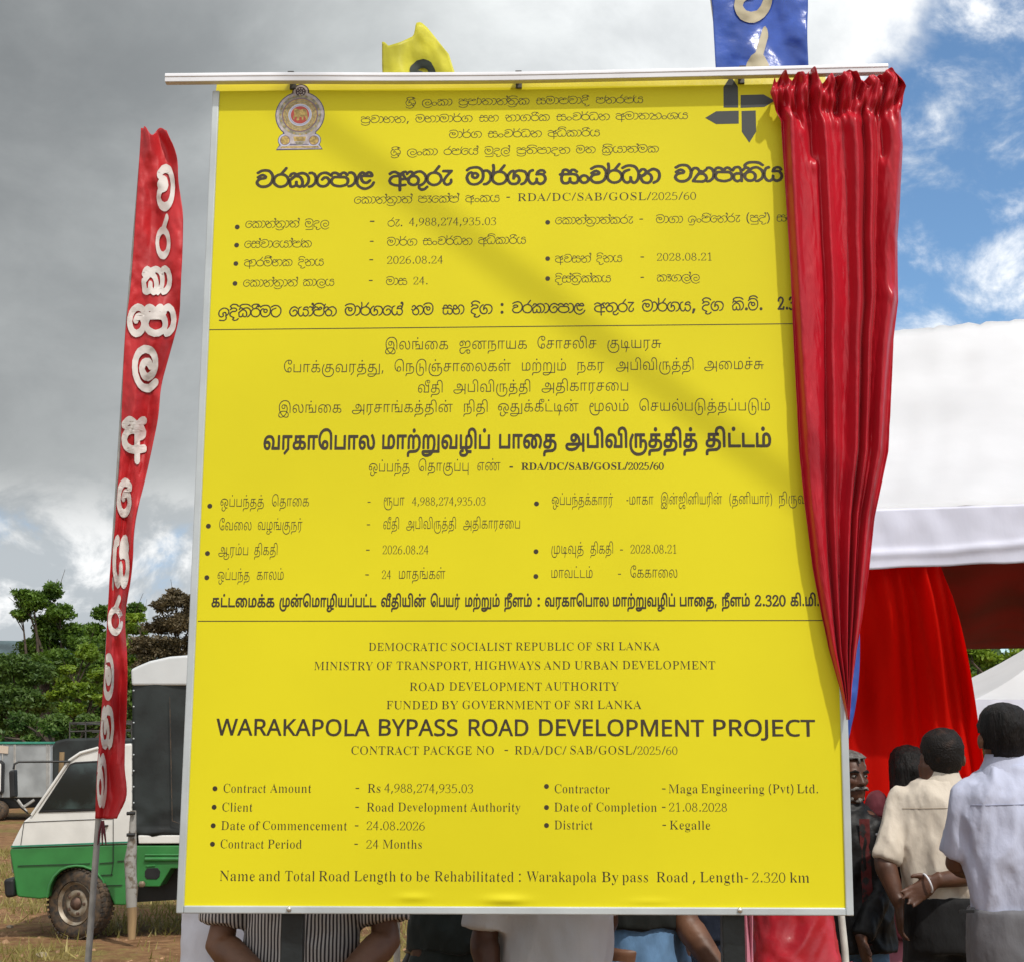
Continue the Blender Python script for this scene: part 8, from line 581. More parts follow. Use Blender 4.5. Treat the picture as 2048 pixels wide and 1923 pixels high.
[297,5,[[13,135,0,-4,5,-1,2,-2,1,-10,0,-102,-1,-8,-2,-2,-3,-1,0,-5,29,0,1,4,-5,4,-1,4,0,112,-1,5,-1,2,0,4,-1,1,-22,0]]],
[553,5,[[13,92,0,-4,4,-1,2,-3,1,-3,2,-1,-1,-11,0,-48,1,-10,1,-2,2,0,-4,-1,0,-38,-2,-5,-4,-2,0,-4,34,0,0,4,-7,2,-2,5,-1,6,0,32,6,1,9,-1,4,-6,4,-4,6,-1,6,2,5,4,4,5,-1,1,4,0,2,1,6,10,4,14,1,14,-1,12,-2,6,-2,7,-4,7,-3,3,-3,0,-3,6,-5,4,-3,2,-8,0,-5,-4,-4,-6,-1,-3,11,1,4,-1,4,-4,3,-5,3,-16,0,-23,-3,-14,-4,-8,-5,-3,-10,-1,-10,1,-3,1,-3,3,-3,8,0,48,3,8,3,3,-2,-1,-1,1,-5,1,-2,11],[46,81,4,-1,5,2,-7,1]]],
[567,5,[[13,135,0,-4,5,-2,1,-1,2,-4,0,-43,3,-1,-2,-2,-1,-8,0,-59,-1,-3,-5,-4,0,-4,29,0,1,4,-4,3,-2,5,0,57,4,8,5,3,3,0,-5,1,-2,-1,-1,1,-4,0,-1,43,-2,12,-22,0],[55,81,16,-1,2,-3,2,-5,0,-60,-2,-6,-4,-2,0,-4,30,0,0,5,-4,2,-2,4,0,52,-1,9,-2,8,-1,1,-3,0,-2,7,-3,4,-4,2,-3,1,-6,-1,-5,-3]]],
[447,5,[[3,-25,0,-4,3,0,0,-3,2,-5,4,-4,3,-1,4,0,5,3,6,10,6,0,1,1,5,9,6,16,9,39,6,1,15,42,3,5,3,3,-1,5,-17,0,0,-5,4,0,2,-2,0,-7,-14,-40,-3,-2,-6,1,-16,43,-1,4,1,2,6,1,-1,5,-30,0,0,-5,2,0,2,-4,20,-46,2,-1,9,-37,-4,-13,-4,-8,-5,-6,-1,-1,-10,0,-1,3,-1,8,-1,3,-2,3,-2,0,-4,0,-3,-4,-2,-5]]],
[318,5,[[14,0,36,0,0,5,-7,1,-2,2,-2,6,0,68,12,1,0,9,-12,1,1,30,1,5,4,3,13,1,3,-1,1,-3,-2,-8,0,-8,3,-5,3,-1,4,1,2,3,2,9,-1,7,-3,5,-1,1,-5,0,-3,4,-5,2,-11,0,-5,-3,-3,-3,-4,0,-4,-3,-5,-6,-2,-7,-1,-23,-5,0,-2,-1,0,-9,7,-1,0,-60,-1,-13,-1,-2,-5,-3]]],
[537,5,[[10,135,0,-4,6,-2,2,-4,0,-40,4,-1,0,-1,-2,0,-2,-7,1,-68,-3,-1,-2,-10,2,0,11,11,5,0,3,0,4,-3,5,0,4,-4,6,-4,9,0,5,3,5,5,3,0,4,1,8,9,4,8,4,16,0,10,-1,14,-3,10,-6,9,-2,1,-3,0,-3,6,-4,4,-3,1,-10,0,-5,-4,-4,-5,-8,0,-2,-1,-6,1,0,40,-3,10,-22,1],[36,21,0,50,1,5,4,5,3,2,20,0,3,-1,4,-3,3,-5,3,-7,1,-8,0,-12,-1,-16,-1,-8,-3,-8,-3,-6,-5,-3,-4,-1,-12,0,-3,0,-3,3,-4,0,-3,6]]],
[268,5,[[16,11,1,-5,2,-4,4,-2,4,-1,4,1,3,2,3,4,1,4,-1,6,-3,4,-3,2,-4,1,-4,-1,-4,-2,-2,-3],[16,97,1,-6,2,-4,4,-2,5,0,4,1,4,4,1,5,0,5,-1,4,-2,2,-3,2,-6,0,-5,-2,-2,-2]]],
[534,5,[[13,132,1,-1,4,-2,2,-1,1,-4,0,-72,4,0,0,-8,-3,-1,-1,-3,-1,-30,-2,-4,-3,-1,-1,-5,30,0,0,4,-4,4,-1,3,0,29,3,3,6,0,7,0,21,-31,1,-5,-5,-3,0,-4,30,0,0,5,-2,1,-4,5,-21,30,-1,2,-4,1,-6,8,4,0,-3,9,0,2,19,19,3,2,7,3,1,5,-25,1,-1,-5,4,-1,3,-2,-2,-6,-16,-17,-7,-10,-5,0,-1,-1,-2,1,-4,0,0,72,-1,5,-1,2,0,4,-1,1,-22,0,-1,-1]]],
[540,9,[[-6,17,2,-7,3,-6,7,-7,7,-3,9,-2,9,0,9,3,9,5,7,7,4,6,3,8,2,12,-1,14,-4,10,-5,7,-5,6,-6,3,-13,3,-7,-1,-10,-2,-15,-9,-3,-4,0,-5,3,-4,5,-2,-5,-4,-2,-3,0,-5,3,-4,-4,-7],[10,17,2,5,4,3,11,2,6,2,4,4,3,5,-2,7,-5,7,-8,3,-9,1,6,3,7,1,7,-1,4,-2,6,-7,3,-11,-2,-14,-4,-8,-7,-7,-11,-2,-9,2,-4,4]]],
[490,9,[[-8,25,2,-10,4,-9,7,-7,8,-5,10,-2,10,0,9,4,8,6,5,6,3,7,1,10,-1,7,-2,7,-4,7,-6,5,-7,5,11,17,0,4,-2,4,-5,3,-5,-2,-17,-24,-10,-3,-10,-7,-7,-11],[8,25,1,6,4,6,6,4,7,2,7,-2,5,-4,4,-6,1,-6,-1,-6,-4,-7,-6,-3,-6,-2,-8,2,-5,4,-4,6]]],
[630,9,[[-7,26,3,-25,2,-4,4,-3,5,-2,6,0,12,4,5,-3,5,-2,5,1,5,2,3,-2,4,-1,3,2,7,5,8,9,4,11,1,13,-1,8,-3,8,-6,8,-7,4,-8,3,-7,1,-9,-2,-9,-3,-5,3,-7,2,-9,-4,-6,-6,-3,-7,-1,-3,2,-5,4,-3,-6,-4],[9,22,14,13,6,-1,5,-4,3,-6,1,-9,-1,-7,-1,0,-4,3,0,8,-1,4,-3,3,-4,1,-4,-1,-2,-3,-1,-3,-1,-9,-1,-2,-3,-1],[40,46,5,1,6,-2,4,-3,3,-5,1,-5,0,-9,-1,-5,-4,-6,0,11,-3,9,-4,8]]],
[240,9,[[-9,-1,2,-4,4,-3,3,0,10,2,5,3,7,6,4,5,3,7,2,14,-1,10,-3,8,-5,9,-11,7,-6,1,-7,-2,-4,-2,-2,-3,0,-5,3,-4,5,-2,6,2,5,-4,2,-5,2,-11,-2,-9,-3,-5,-6,-5,-10,-3,-2,-3]]],
[440,9,[[-9,24,1,-8,3,-8,4,-6,6,-6,6,-3,7,-2,6,1,9,2,6,4,5,5,5,10,1,7,-1,7,-2,6,-4,6,5,0,3,3,1,4,0,4,-2,3,-7,5,-8,4,-11,2,-10,-3,-9,-5,-7,-8,-6,-14],[7,25,2,10,4,6,3,3,4,3,5,1,6,-1,4,-3,-8,0,-7,-2,-4,-3,-6,-10,0,-3,2,-3,2,-2,3,-1,6,1,5,7,3,0,3,-5,0,-4,-2,-5,-4,-4,-8,-3,-7,3,-4,6]]],
[560,9,[[-8,43,1,-4,4,-3,-4,-11,-1,-5,1,-7,6,-10,8,-6,9,-3,9,-2,15,1,15,6,6,5,3,5,3,8,0,7,-2,8,-5,7,3,4,0,4,-7,10,-5,4,-4,2,-7,0,-6,-3,-5,-4,-6,4,-6,2,-6,1,-6,-1,-5,-2,-4,-4],[8,21,3,6,1,2,4,0,30,0,3,-3,2,-5,-1,-6,-3,-3,-7,-3,-10,-2,-6,1,-10,4,-4,3],[9,45,0,2,2,0,5,-1],[41,46,2,1,2,-1]]],
[560,9,[[-8,21,2,-15,6,-12,9,-11,11,-7,12,-3,10,0,12,6,10,7,2,3,1,4,-1,4,-3,2,-4,1,-4,-1,-16,-10,-6,0,-7,1,-5,3,-6,6,-3,6,-3,5,-1,14,2,9,2,5,4,4,4,3,8,3,5,0,8,-2,5,-4,4,-7,1,-7,-4,7,-6,4,-12,0,-8,-3,-5,-5,-4,-10,1,-8,5,-10,5,-5,4,-2,11,-2,11,4,6,4,5,6,4,8,2,8,0,14,-3,8,-3,5,-6,6,-7,4,-9,2,-12,1,-9,-3,-9,-4,-6,-6,-5,-8,-4,-9],[28,18,2,5,4,1,6,-7,3,-1,4,1,-6,-5,-5,-2,-4,2]]],
[560,9,[[-8,18,2,-10,5,-7,5,-4,9,-4,7,-1,9,-1,0,-13,2,-4,5,-3,5,1,4,5,0,15,15,2,3,2,1,3,0,5,-4,4,-4,1,-11,-1,0,8,6,1,5,2,4,3,2,4,1,8,-8,12,5,1,4,3,1,4,-1,4,-5,4,-8,0,-6,-2,-7,-5,-2,-1,-8,5,-7,3,-8,1,-8,-3,-10,-7,-3,-4,0,-4,2,-4,3,-2,5,-1,-8,-10,-2,-6],[8,18,2,5,4,4,7,2,8,0,0,-22,-7,0,-8,3,-4,3],[8,43,7,4,6,-2]]],
[640,9,[[-9,27,2,-10,3,-10,6,-8,6,-5,7,-2,10,-1,9,3,6,3,3,-5,5,-1,14,5,6,8,6,13,2,9,0,6,-2,8,-4,10,-6,6,-4,3,-8,2,-12,2,-8,-1,-7,-4,-3,3,-4,1,-11,-5,-7,-7,-7,-12],[7,27,1,5,5,8,0,-18,1,-4,4,-3,5,0,4,3,2,5,1,1,3,-7,-3,-7,-3,-2,-4,-1,-5,0,-3,1,-6,9],[31,42,4,4,6,0,11,-1,4,-4,3,-8,1,-6,-3,-10,-5,-8,-6,-2,3,11,-3,11,-6,9,-4,3]]],
[540,9,[[-9,27,1,-8,3,-9,4,-8,5,-5,6,-4,10,-2,10,0,8,3,7,3,7,6,5,6,3,6,2,7,1,11,0,13,-2,8,-4,8,-5,6,-10,7,-8,2,-9,0,-17,-3,-8,-4,-9,-9,0,-4,1,-4,3,-2,5,-1,-7,-11],[7,27,2,8,1,-5,2,-4,7,-7,5,-1,5,0,5,1,4,2,5,6,2,7,-1,7,-3,6,-4,4,-5,2,-5,1,-5,-1,-6,3,-7,0,3,3,4,1,14,1,7,-1,5,-5,4,-9,1,-16,-3,-11,-6,-7,-6,-4,-5,-1,-7,0,-5,2,-5,6],[25,35,2,3,2,-2,-2,-2]]],
[580,9,[[-8,28,1,-14,5,-10,7,-9,9,-4,7,1,8,5,4,-4,7,-2,6,0,6,2,6,4,4,5,3,6,2,7,1,5,-1,8,-5,11,3,4,0,5,-6,11,-3,2,-5,2,-11,-1,-9,-5,-6,-6,-3,-12,1,-5,4,-4,4,0,10,1,6,-1,2,-1,2,-5,1,-6,-3,-6,-4,-4,-3,-1,-4,4,-1,12,-3,3,-3,2,-5,-1,-3,-3,-2,-3,1,-9,-4,-4,-2,-1,-1,1,-5,6,-2,6,0,8,2,12,2,6,9,3,3,5,-1,5,-4,3,-4,1,-8,-2,-7,-6,-6,-12]]],
[650,9,[[-10,23,2,-5,5,-3,2,-6,3,-6,8,-7,6,-3,7,-1,8,1,6,3,3,-4,5,-1,7,1,5,2,12,10,3,6,3,7,1,13,-2,11,-3,7,-6,6,-9,6,-7,3,-7,0,-9,-2,-8,-4,-7,5,-7,1,-10,-4,-4,-3,-4,-7,-1,-5,3,-5,5,-1,5,1,-12,-10],[34,44,5,3,8,0,7,-5,5,-6,1,-9,-1,-8,-4,-6,-7,-5,-1,0,3,11,-2,10,-5,8],[13,19,1,4,2,3,3,3,4,1,4,-1,4,-3,2,-3,1,-4,-1,-4,-2,-4,-4,-2,-4,-1,-4,1,-3,2,-2,4],[7,42,3,4,2,0]]]]
LINES = [[[5837,23181,4632,3886,0],[6324,23183,5132,3884,1,2,3,4],[7413,23187,5006,3878,5,6,4,7,4,8,9,3],[9723,23191,4927,3872,10,11,4,6,12,4,13],[11482,23195,4888,3866,6,14,15,6,16]],
[[4513,22658,5033,3873,5,12,4,17,14,18],[6144,22663,5052,3868,11,17,4,11,4,19,20],[8038,22668,4612,3863,10,17],[8808,22672,4918,3860,14,4,20,21,3],[10325,22677,4996,3855,10,2,12,19,22,14],[12063,22684,5009,3848,23,11,4,7,24,4,2,25,16]],
[[7149,22164,5042,3851,11,4,19,20],[8303,22169,5054,3846,10,2,12,19,22,14],[10061,22175,5060,3841,23,26,3,4,21,16]],
[[5419,21631,4608,3842,0],[5904,21634,5164,3839,1,2,3,4],[6987,21638,4946,3836,15,6,27,28],[8203,21642,4739,3832,29,30,31],[9143,21647,5056,3828,5,32,33,4,30,14],[10898,21651,4795,3824,11,7],[11655,21656,5078,3820,34,16,4,35,11,3]],
[[1447,20690,9482,8400,36,37,38,39,40,41,39,42],[5397,20705,9140,8379,43,44,45],[7688,20716,9381,8361,46,39,47,48,49],[10452,20730,9281,8341,50,51,36,47,52,53],[13769,20746,9404,8317,36,54,39,41,55,56,49]],
[[4371,20155,4884,4020,27,3,4,8,57,4,35],[6256,20165,4845,4015,33,58,27,59,60],[7647,20173,4799,4011,23,2,3,16]],
[[8819,20177,4735,4735,61],[9154,20184,4073,3496,62,63,64,65,63,66,65,67,64,68,65,69,70,67,71,65,72,73,72,74,65,75,73]],
[[1175,19436,4547,4009,27,3,4,8,57,4,35],[2940,19441,4495,4005,29,30,1]],
[[4812,19441,5861,5861,61],[5992,19459,3810,3490,76,77,78,79,79,77,72,80,76,77,78,81,74,82,73,81]],
[[5370,19440,4301,3997,83,84]],
[[10286,19476,4568,3978,27,3,4,8,57,4,35,3,83],[13221,19487,4681,3971,11,4,20,4],[14144,19494,4488,3967,85,2,86,27,8,83],[15806,19500,4436,3963,87,88,89,90],[16709,19506,4919,3959,10,11,4,20,11]],
[[12705,19482,4499,4499,61]],
[[1166,18824,4641,3990,27,91,12,4,27,16,92,6,3],[5372,18859,4599,3978,11,4,19,20],[6426,18872,4598,3974,10,2,12,19,22,14],[8038,18887,4587,3969,23,26,3,4,21,16]],
[[4828,18856,4873,4873,61]],
[[1177,18258,4579,3973,93,15,94,95,3],[2759,18263,4522,3969,96,14,16]],
[[4825,18295,4863,4863,61],[5363,18300,3826,3462,72,73,72,75,82,73,79,82,72,76]],
[[10277,18310,4462,3944,23,12,10,8],[11469,18314,4482,3941,96,14,16]],
[[12724,18333,4479,4479,61],[13213,18338,3763,3440,72,73,72,79,82,73,79,82,72,97]],
[[1173,17640,4569,3954,27,3,4,8,57,4,35],[2929,17650,4575,3949,3,4,1,16],[5365,17665,4534,3942,11,4,10]],
[[4824,17665,4851,4851,61],[6142,17670,3698,3445,72,76,82]],
[[10270,17708,4611,3925,96,91,9,59,3,16],[13219,17721,4633,3916,3,98,20,31,1]],
[[12719,17720,4468,4468,61]],
[[479,16722,5762,5457,99,100,101,102,103,104],[2563,16738,5547,5449,105,106,107,108,109],[4186,16754,5756,5441,103,110,111,112,105,113],[6128,16766,5273,5435,114,103],[7027,16774,5047,5431,115,116],[7834,16781,5753,5428,100,112],[8664,16786,5440,5425,117],[9031,16798,5713,5419,118,119,120,110,105,121,110,122],[11413,16815,5607,5411,123,124,125],[12800,16828,5600,5404,103,110,111,112,106,126],[14501,16839,5690,5399,100,112],[15372,16848,5191,5394,101,127,128,127],[16667,16860,4276,5389,129,127,130,129,131]],
[[5346,15720,3602,4549,132,133,134,135,136],[7490,15724,3636,4540,137,138,139,140,141,136],[9742,15728,3615,4532,142,143,140,143,144,143],[11748,15731,3659,4524,145,146,141,147,148]],
[[2417,15052,3727,4534,142,149,140,150,145,151,147,152,153,154],[5624,15064,3626,4521,155,139,156,157,143,140,135,133,136,158],[9287,15074,3560,4511,159,160,161,162],[10885,15079,3572,4506,139,136,147],[12008,15085,3508,4499,163,149,164,151,164,165,152,166,164],[14521,15093,3646,4491,163,135,159,167,148]],
[[6313,14440,3595,4502,168,166,164],[7345,14455,3500,4495,163,149,164,151,164,165,152,166,164],[9873,14477,3618,4486,163,166,164,136,140,147,143,135,149]],
[[2300,13857,3600,4495,132,133,134,135,136],[4433,13864,3591,4484,163,147,143,140,134,136,152,166,164,169],[7633,13870,3476,4476,139,164,166,164],[8618,13875,3617,4470,170,153,150,171,172,146,169],[11224,13880,3764,4462,173,133,162],[12653,13887,3579,4451,155,143,141,174,149,156,152,166,175,149,156,162]],
[[1906,12794,5006,7049,176,177,178,179,180,181,179,182],[5304,12806,4883,7029,183,179,184,185,176,186,187,188],[8645,12816,4954,7014,181,179,189,190],[10562,12827,5179,6996,191,181,187,176,187,192,193,190,187,193],[14522,12838,5658,6978,190,187,194,195,196]],
[[4952,12140,2881,4425,170,175,149,197,166],[6369,12156,2959,4420,155,166,140,145,175,198],[8048,12170,2792,4415,199,200]],
[[8972,12176,3603,3603,201],[9308,12187,3144,3073,202,203,204,205,203,206,205,207,204,208,205,209,210,207,211,205,212,213,212,214,205,215,213]],
[[729,11149,2559,4273,170,175,149,197,166,152],[2203,11160,2506,4268,155,166,140,135,136],[5398,11182,2383,4258,216,149,140]],
[[4934,11175,3783,3783,61],[6216,11186,3117,3482,76,77,78,79,79,77,72,80,76,77,78,81,74,82,73,81]],
[[10170,11196,2257,4238,170,175,149,197,166,150,136,140,147,217],[12276,11205,2381,4232,218,159,140,136,140],[13245,11212,2108,4227,132,169,137,164,138,164,141,147,164,169],[15168,11221,2357,4221,219,166,138,164,141,140,217,220],[16549,11228,2514,4216,139,164,165,151,138,162]],
[[719,10476,2424,4251,142,151,135,133],[1826,10485,2373,4246,151,221,134,145,139,217],[6060,10513,2233,4231,163,149,164,151,164,165,152,166,164],[5402,10505,2258,4235,168,166,164],[7672,10524,2346,4225,163,166,164,136,140,147,143,135,149]],
[[4926,10521,4088,4088,61]],
[[734,9763,2440,4227,222,147,162,149],[1751,9768,2312,4223,166,164,136,166,164]],
[[4919,9790,4390,4390,61],[5404,9796,3041,3657,72,73,72,75,82,73,79,82,72,76]],
[[10155,9810,2454,4193,223,146,224,152],[11256,9816,2220,4189,166,164,136,166,164]],
[[12078,9818,3716,3716,61],[12385,9823,3047,3635,72,73,72,79,82,73,79,82,72,97]],
[[729,9058,2257,4203,170,175,149,197,166],[1845,9065,2373,4199,136,140,133,162],[5863,9095,2539,4184,159,140,166,134,136,158]],
[[4913,9091,4377,4377,61],[5398,9094,2910,3638,72,76]],
[[10151,9129,2487,4170,159,140,151,172,225,162],[12367,9141,2588,4161,142,136,136,140,135,133]],
[[12017,9138,3706,3706,61]],
[[592,8298,3067,4420,178,194,195,189,183,226,178],[2515,8307,2806,4411,227,228,180,183,179,186,187,229,188,181,194,195],[5387,8316,2762,4403,230,190,187,229,187,228],[6780,8320,2537,4398,180,181,229,231],[7745,8325,2670,4394,183,184,185,196],[8848,8328,2908,4391,232,233,196],[9756,8331,4551,4388,234],[9987,8335,2775,4384,176,177,178,179,180,181,179,182],[11874,8342,2734,4377,183,179,184,185,176,186,187,188],[13732,8348,2861,4372,181,179,189,190,235],[14905,8352,2934,4368,232,233,196],[15832,8356,3966,4364,236,237,238,236,239],[16804,8360,2936,4360,178,187,237,183,187,237]],
[[5060,7081,3223,3250,63,240,241,70,66,62,64,242,243,66],[7356,7094,3246,3244,67,70,66,243,64,71,243,67,242],[9166,7104,3221,3239,62,240,244,245,68,71,243,66],[10887,7111,3002,3236,70,246],[11405,7114,3161,3235,67,62,243],[12026,7120,3391,3232,71,64,247,248,64]],
[[3548,6542,3304,3363,241,243,247,243,67,242,62,249],[5295,6549,3252,3360,70,246],[5853,6557,3335,3356,242,62,64,247,67,244,70,62,242,77],[8029,6570,3397,3350,250,243,69,250,251,64,249,67],[9961,6578,3563,3346,64,247,63],[10799,6585,3570,3343,245,62,68,64,247],[12128,6597,3361,3337,63,240,252,240,71,70,244,241,240,247,242]],
[[6225,5978,3473,3341,62,70,64,63],[7327,5990,3374,3335,63,240,252,240,71,70,244,241,240,247,242],[9997,6005,3439,3329,64,245,242,250,70,62,243,242,249]],
[[5588,5471,3467,3328,246,245,247,63,240,63],[7116,5477,3745,3325,68,249],[7692,5487,3417,3321,69,70,252,240,62,247,241,240,247,242],[10247,5497,3296,3316,70,246],[10799,5501,3314,3315,67,62,243],[11430,5507,3600,3312,71,64,247,248,64]],
[[871,4734,6443,6239,253,254,255,254,256,254,257,258,259,254],[5353,4748,6354,6220,260,261,257,254,262,262],[7840,4757,6255,6208,255,258,254,263],[9782,4770,6427,6189,263,264,265,264,259,258,257,266,264,267,268],[14563,4786,7037,6168,257,255,258,269,264,270,268]],
[[4632,4227,3450,3357,66,70,247,242,62,64,66,242],[6631,4239,3308,3352,244,64,66,248,69,240],[8104,4245,3392,3349,247,70],[8868,4249,4263,4263,61],[9153,4255,3389,3344,62,63,64,65,63,66,65],[10671,4270,3456,3338,67,64,68,65,69,70,67,71,65,72,73,72,74,65,75,73]],
[[1116,3174,3178,3499,66,271,272,273,274,275,276,273],[2430,3183,3357,3495,64,277,271,278,272,273],[4775,3196,4276,4276,61],[5112,3199,3470,3488,62,279],[5588,3209,3643,3484,76,77,78,79,79,77,72,80,76,77,78,81,74,82,73,81]],
[[10246,3221,3214,3471,66,271,272,273,274,275,276,273,271,274],[13175,3237,4212,4212,61],[13364,3240,3328,3462,241,275,280,275],[14246,3249,3308,3458,240,272,280,281,272,282,282,274,281,272,280],[16077,3258,3469,3454,283,244,284,273,285],[16842,3263,3379,3452,71,273,286,82]],
[[1100,2666,3301,3485,66,287,281,282,272,273],[4780,2688,4267,4267,61],[5100,2693,3416,3473,62,271,275,286],[5961,2703,3422,3469,63,282,284,282,287,271,288,277,282,272,273],[7958,2714,3348,3464,64,278,273,289,271,274,281,273,290]],
[[10240,2730,3451,3458,63,275,273,282],[10994,2734,3510,3456,271,291],[11385,2741,3343,3453,66,271,277,288,287,282,273,281,271,272],[13169,2748,4204,4204,61],[13374,2755,3686,3447,72,97,82,73,79,82,72,73,72,79]],
[[1095,2169,3379,3471,63,275,273,282],[1862,2173,3729,3469,271,291],[2238,2182,3405,3465,66,271,277,277,282,272,276,282,277,282,272,273],[4779,2192,4258,4258,61],[5116,2200,3746,3458,72,76,82,73,79,82,72,73,72,75]],
[[10247,2253,3240,3444,63,281,279,273,274,281,276,273],[13177,2270,4195,4195,61],[13376,2275,3471,3434,248,282,280,275,287,287,282]],
[[1091,1678,3214,3456,66,271,272,273,274,275,276,273],[2400,1686,3401,3452,244,282,274,281,271,286],[4776,1700,4249,4249,61],[5120,1703,3762,3445,72,76],[5563,1709,3300,3443,241,271,272,273,289,279]],
[[1107,813,3953,3978,247,275,277,282],[2184,819,3783,3975,275,272,286],[2905,823,3715,3972,242,271,273,275,287],[3824,829,3891,3969,62,271,275,286],[4790,836,3881,3965,71,282,272,280,273,289],[6046,841,4248,3962,273,271],[6490,843,3993,3961,292,282],[6986,852,3747,3956,62,282,289,275,292,281,287,281,273,275,273,282,286],[9267,859,4421,3952,293],[9507,866,3617,3948,251,275,274,275,294,275,288,271,287,275],[11519,873,4389,3943,68,290],[12079,877,3841,3941,288,275,279,279],[13000,883,3934,3937,62,271,275,286],[13969,887,5263,3935,77],[14176,891,3929,3932,71,282,272,280,273,289,61],[15588,898,4233,3928,72,82,81,72,73],[16585,903,4108,3925,294,277]]]
BULLETS = [(0.0924, 1.9455, 0.0073), (1.0054, 1.9527, 0.0072), (0.0926, 1.8899, 0.0072), (0.0925, 1.8336, 0.0072), (1.0055, 1.8423, 0.0071), (0.0921, 1.773, 0.0072), (1.0056, 1.782, 0.0071), (0.044, 1.1168, 0.0072), (0.9749, 1.1228, 0.0071), (0.0423, 1.0593, 0.0072), (0.0428, 0.9811, 0.0071), (0.9739, 0.9869, 0.007), (0.0437, 0.9123, 0.0071), (0.9737, 0.9169, 0.007), (0.0899, 0.3278, 0.007), (1.0044, 0.3397, 0.0068), (0.0895, 0.2778, 0.0069), (1.0045, 0.2834, 0.0068), (0.0889, 0.228, 0.0069), (1.0046, 0.2354, 0.0068), (0.0888, 0.1785, 0.0069)]
FLAGLET = {'va': (295, 540), 'ra': (296, 490), 'ka': (297, 630), 'aa': (298, 240), 'ko': (299, 440), 'pa': (300, 560), 'la': (301, 560), 'a': (302, 560), 'ga': (303, 640), 'ma': (304, 540), 'ya': (305, 580), 'ta': (306, 650)}
# ------------------------------------------------------------ ground, hills
def gz(x, y): return 0.02*noise.noise(Vector((x*.5, y*.5, 0)))
gv = []; gf = []; xs = np.concatenate([np.linspace(-900, -30, 8), np.linspace(-26, 26, 60), np.linspace(30, 900, 8)]); ys = np.concatenate([np.linspace(-60, -4, 5), np.linspace(-2, 45, 70), np.linspace(60, 1500, 9)])
for y in ys:
    for x in xs: gv.append((x, y, gz(x, y) if abs(x) < 30 and 0 < y < 50 else 0))
nx = len(xs)
for j in range(len(ys)-1):
    for i in range(nx-1): gf.append((j*nx+i, j*nx+i+1, (j+1)*nx+i+1, (j+1)*nx+i))
mg = bpy.data.materials.new('dirt_and_grass'); mg.use_nodes = True; nt = mg.node_tree; b = nt.nodes['Principled BSDF']; b.inputs['Roughness'].default_value = .95; b.inputs['Specular IOR Level'].default_value = .15
t = N(nt, 'ShaderNodeTexCoord')
def gn(scale, det=6, rough=.6):
    n = N(nt, 'ShaderNodeTexNoise'); n.inputs['Scale'].default_value = scale; n.inputs['Detail'].default_value = det; n.inputs['Roughness'].default_value = rough; nt.links.new(t.outputs['Object'], n.inputs['Vector']); return n.outputs['Fac']
n1, n2, n3 = gn(.55), gn(5, 8, .7), gn(28, 4)
dirt = mixc(nt, sstep(nt, n2, .3, .7), (.135, .068, .030), (.36, .205, .105))
gr = mixc(nt, sstep(nt, n3, .3, .7), (.085, .085, .018), (.27, .225, .07))
fac = mth(nt, 'MULTIPLY', sstep(nt, mth(nt, 'ADD', n1, mth(nt, 'MULTIPLY', mth(nt, 'SUBTRACT', n2, .5), .7)), .47, .60), .75)
nt.links.new(mixc(nt, fac, dirt, gr), b.inputs['Base Color'])
bp = N(nt, 'ShaderNodeBump'); bp.inputs['Distance'].default_value = .05; nt.links.new(mth(nt, 'ADD', n2, mth(nt, 'MULTIPLY', n3, .4)), bp.inputs['Height']); nt.links.new(bp.outputs[0], b.inputs['Normal'])
tag(mesh('ground', gv, gf, mg, smooth=True), kind='structure')
mh = pbr('distant_wooded_hill', (.075, .115, .125), .95, var=.25, vscale=.05, bump=.8, bscale=.3)
hv = []; hf = []; n = 140
for i in range(n):
    a = -1.1+2.2*i/(n-1); r = 700; h = 46+14*noise.noise(Vector((a*5, 3, 0)))+4*noise.noise(Vector((a*40, 7, 0)))
    for q, hh in ((0, 0), (60, h*.6), (130, h), (300, 0)): hv.append(((r+q)*math.sin(a), (r+q)*math.cos(a), hh))
for i in range(n-1):
    for k in range(3): hf.append((i*4+k, i*4+4+k, i*4+5+k, i*4+1+k))
tag(mesh('hills', hv, hf, mh, smooth=True), kind='structure')

# ------------------------------------------------------------ the notice board
BO = Vector((-0.90702368, 4.29788553, 1.14623459)); BX = Vector((0.99925903, -0.03844081, -0.00192298)); BZ = Vector((0.00203715, 0.00293106, 0.99999363)); BN = Vector((-0.03843493, -0.99925658, 0.0030072))
def bp_(u, v, off=0): return BO+BX*u+BZ*v+BN*off
def tb(px, py, off=0.0):
    d = ray(px, py); s = (BO+BN*off-EYE).dot(BN)/d.dot(BN); q = EYE+d*s-BO
    return q.dot(BX), q.dot(BZ)
def bpx(px, py, off=0.0): return bp_(*tb(px, py, off), off)
board = thing('notice_board', 'tall yellow project notice board printed in three languages, grey frame and black posts', 'notice board', (BO.x+.9, BO.y, 0))
TL, TR, BRc, BL = [Vector(tb(*p)) for p in ((426, 183), (1658, 167), (1707, 1830), (353, 1825))]
NU, NV = 110, 150
pv = []; pf = []
bul = [(tb(1012, 1799), .05, .011, .007), (tb(826, 1794), .035, .009, .004), (tb(1300, 1802), .05, .008, .002)]
for j in range(NV+1):
    tv = (j/NV)**1.6
    for i in range(NU+1):
        tu = i/NU; p = (BL*(1-tu)+BRc*tu)*(1-tv)+(TL*(1-tu)+TR*tu)*tv
        o = 0.0
        for (bu, bv), su, sv, am in bul: o += am*math.exp(-((p[0]-bu)/su)**2-((p[1]-bv)/sv)**2)
        pv.append(bp_(p[0], p[1], o))
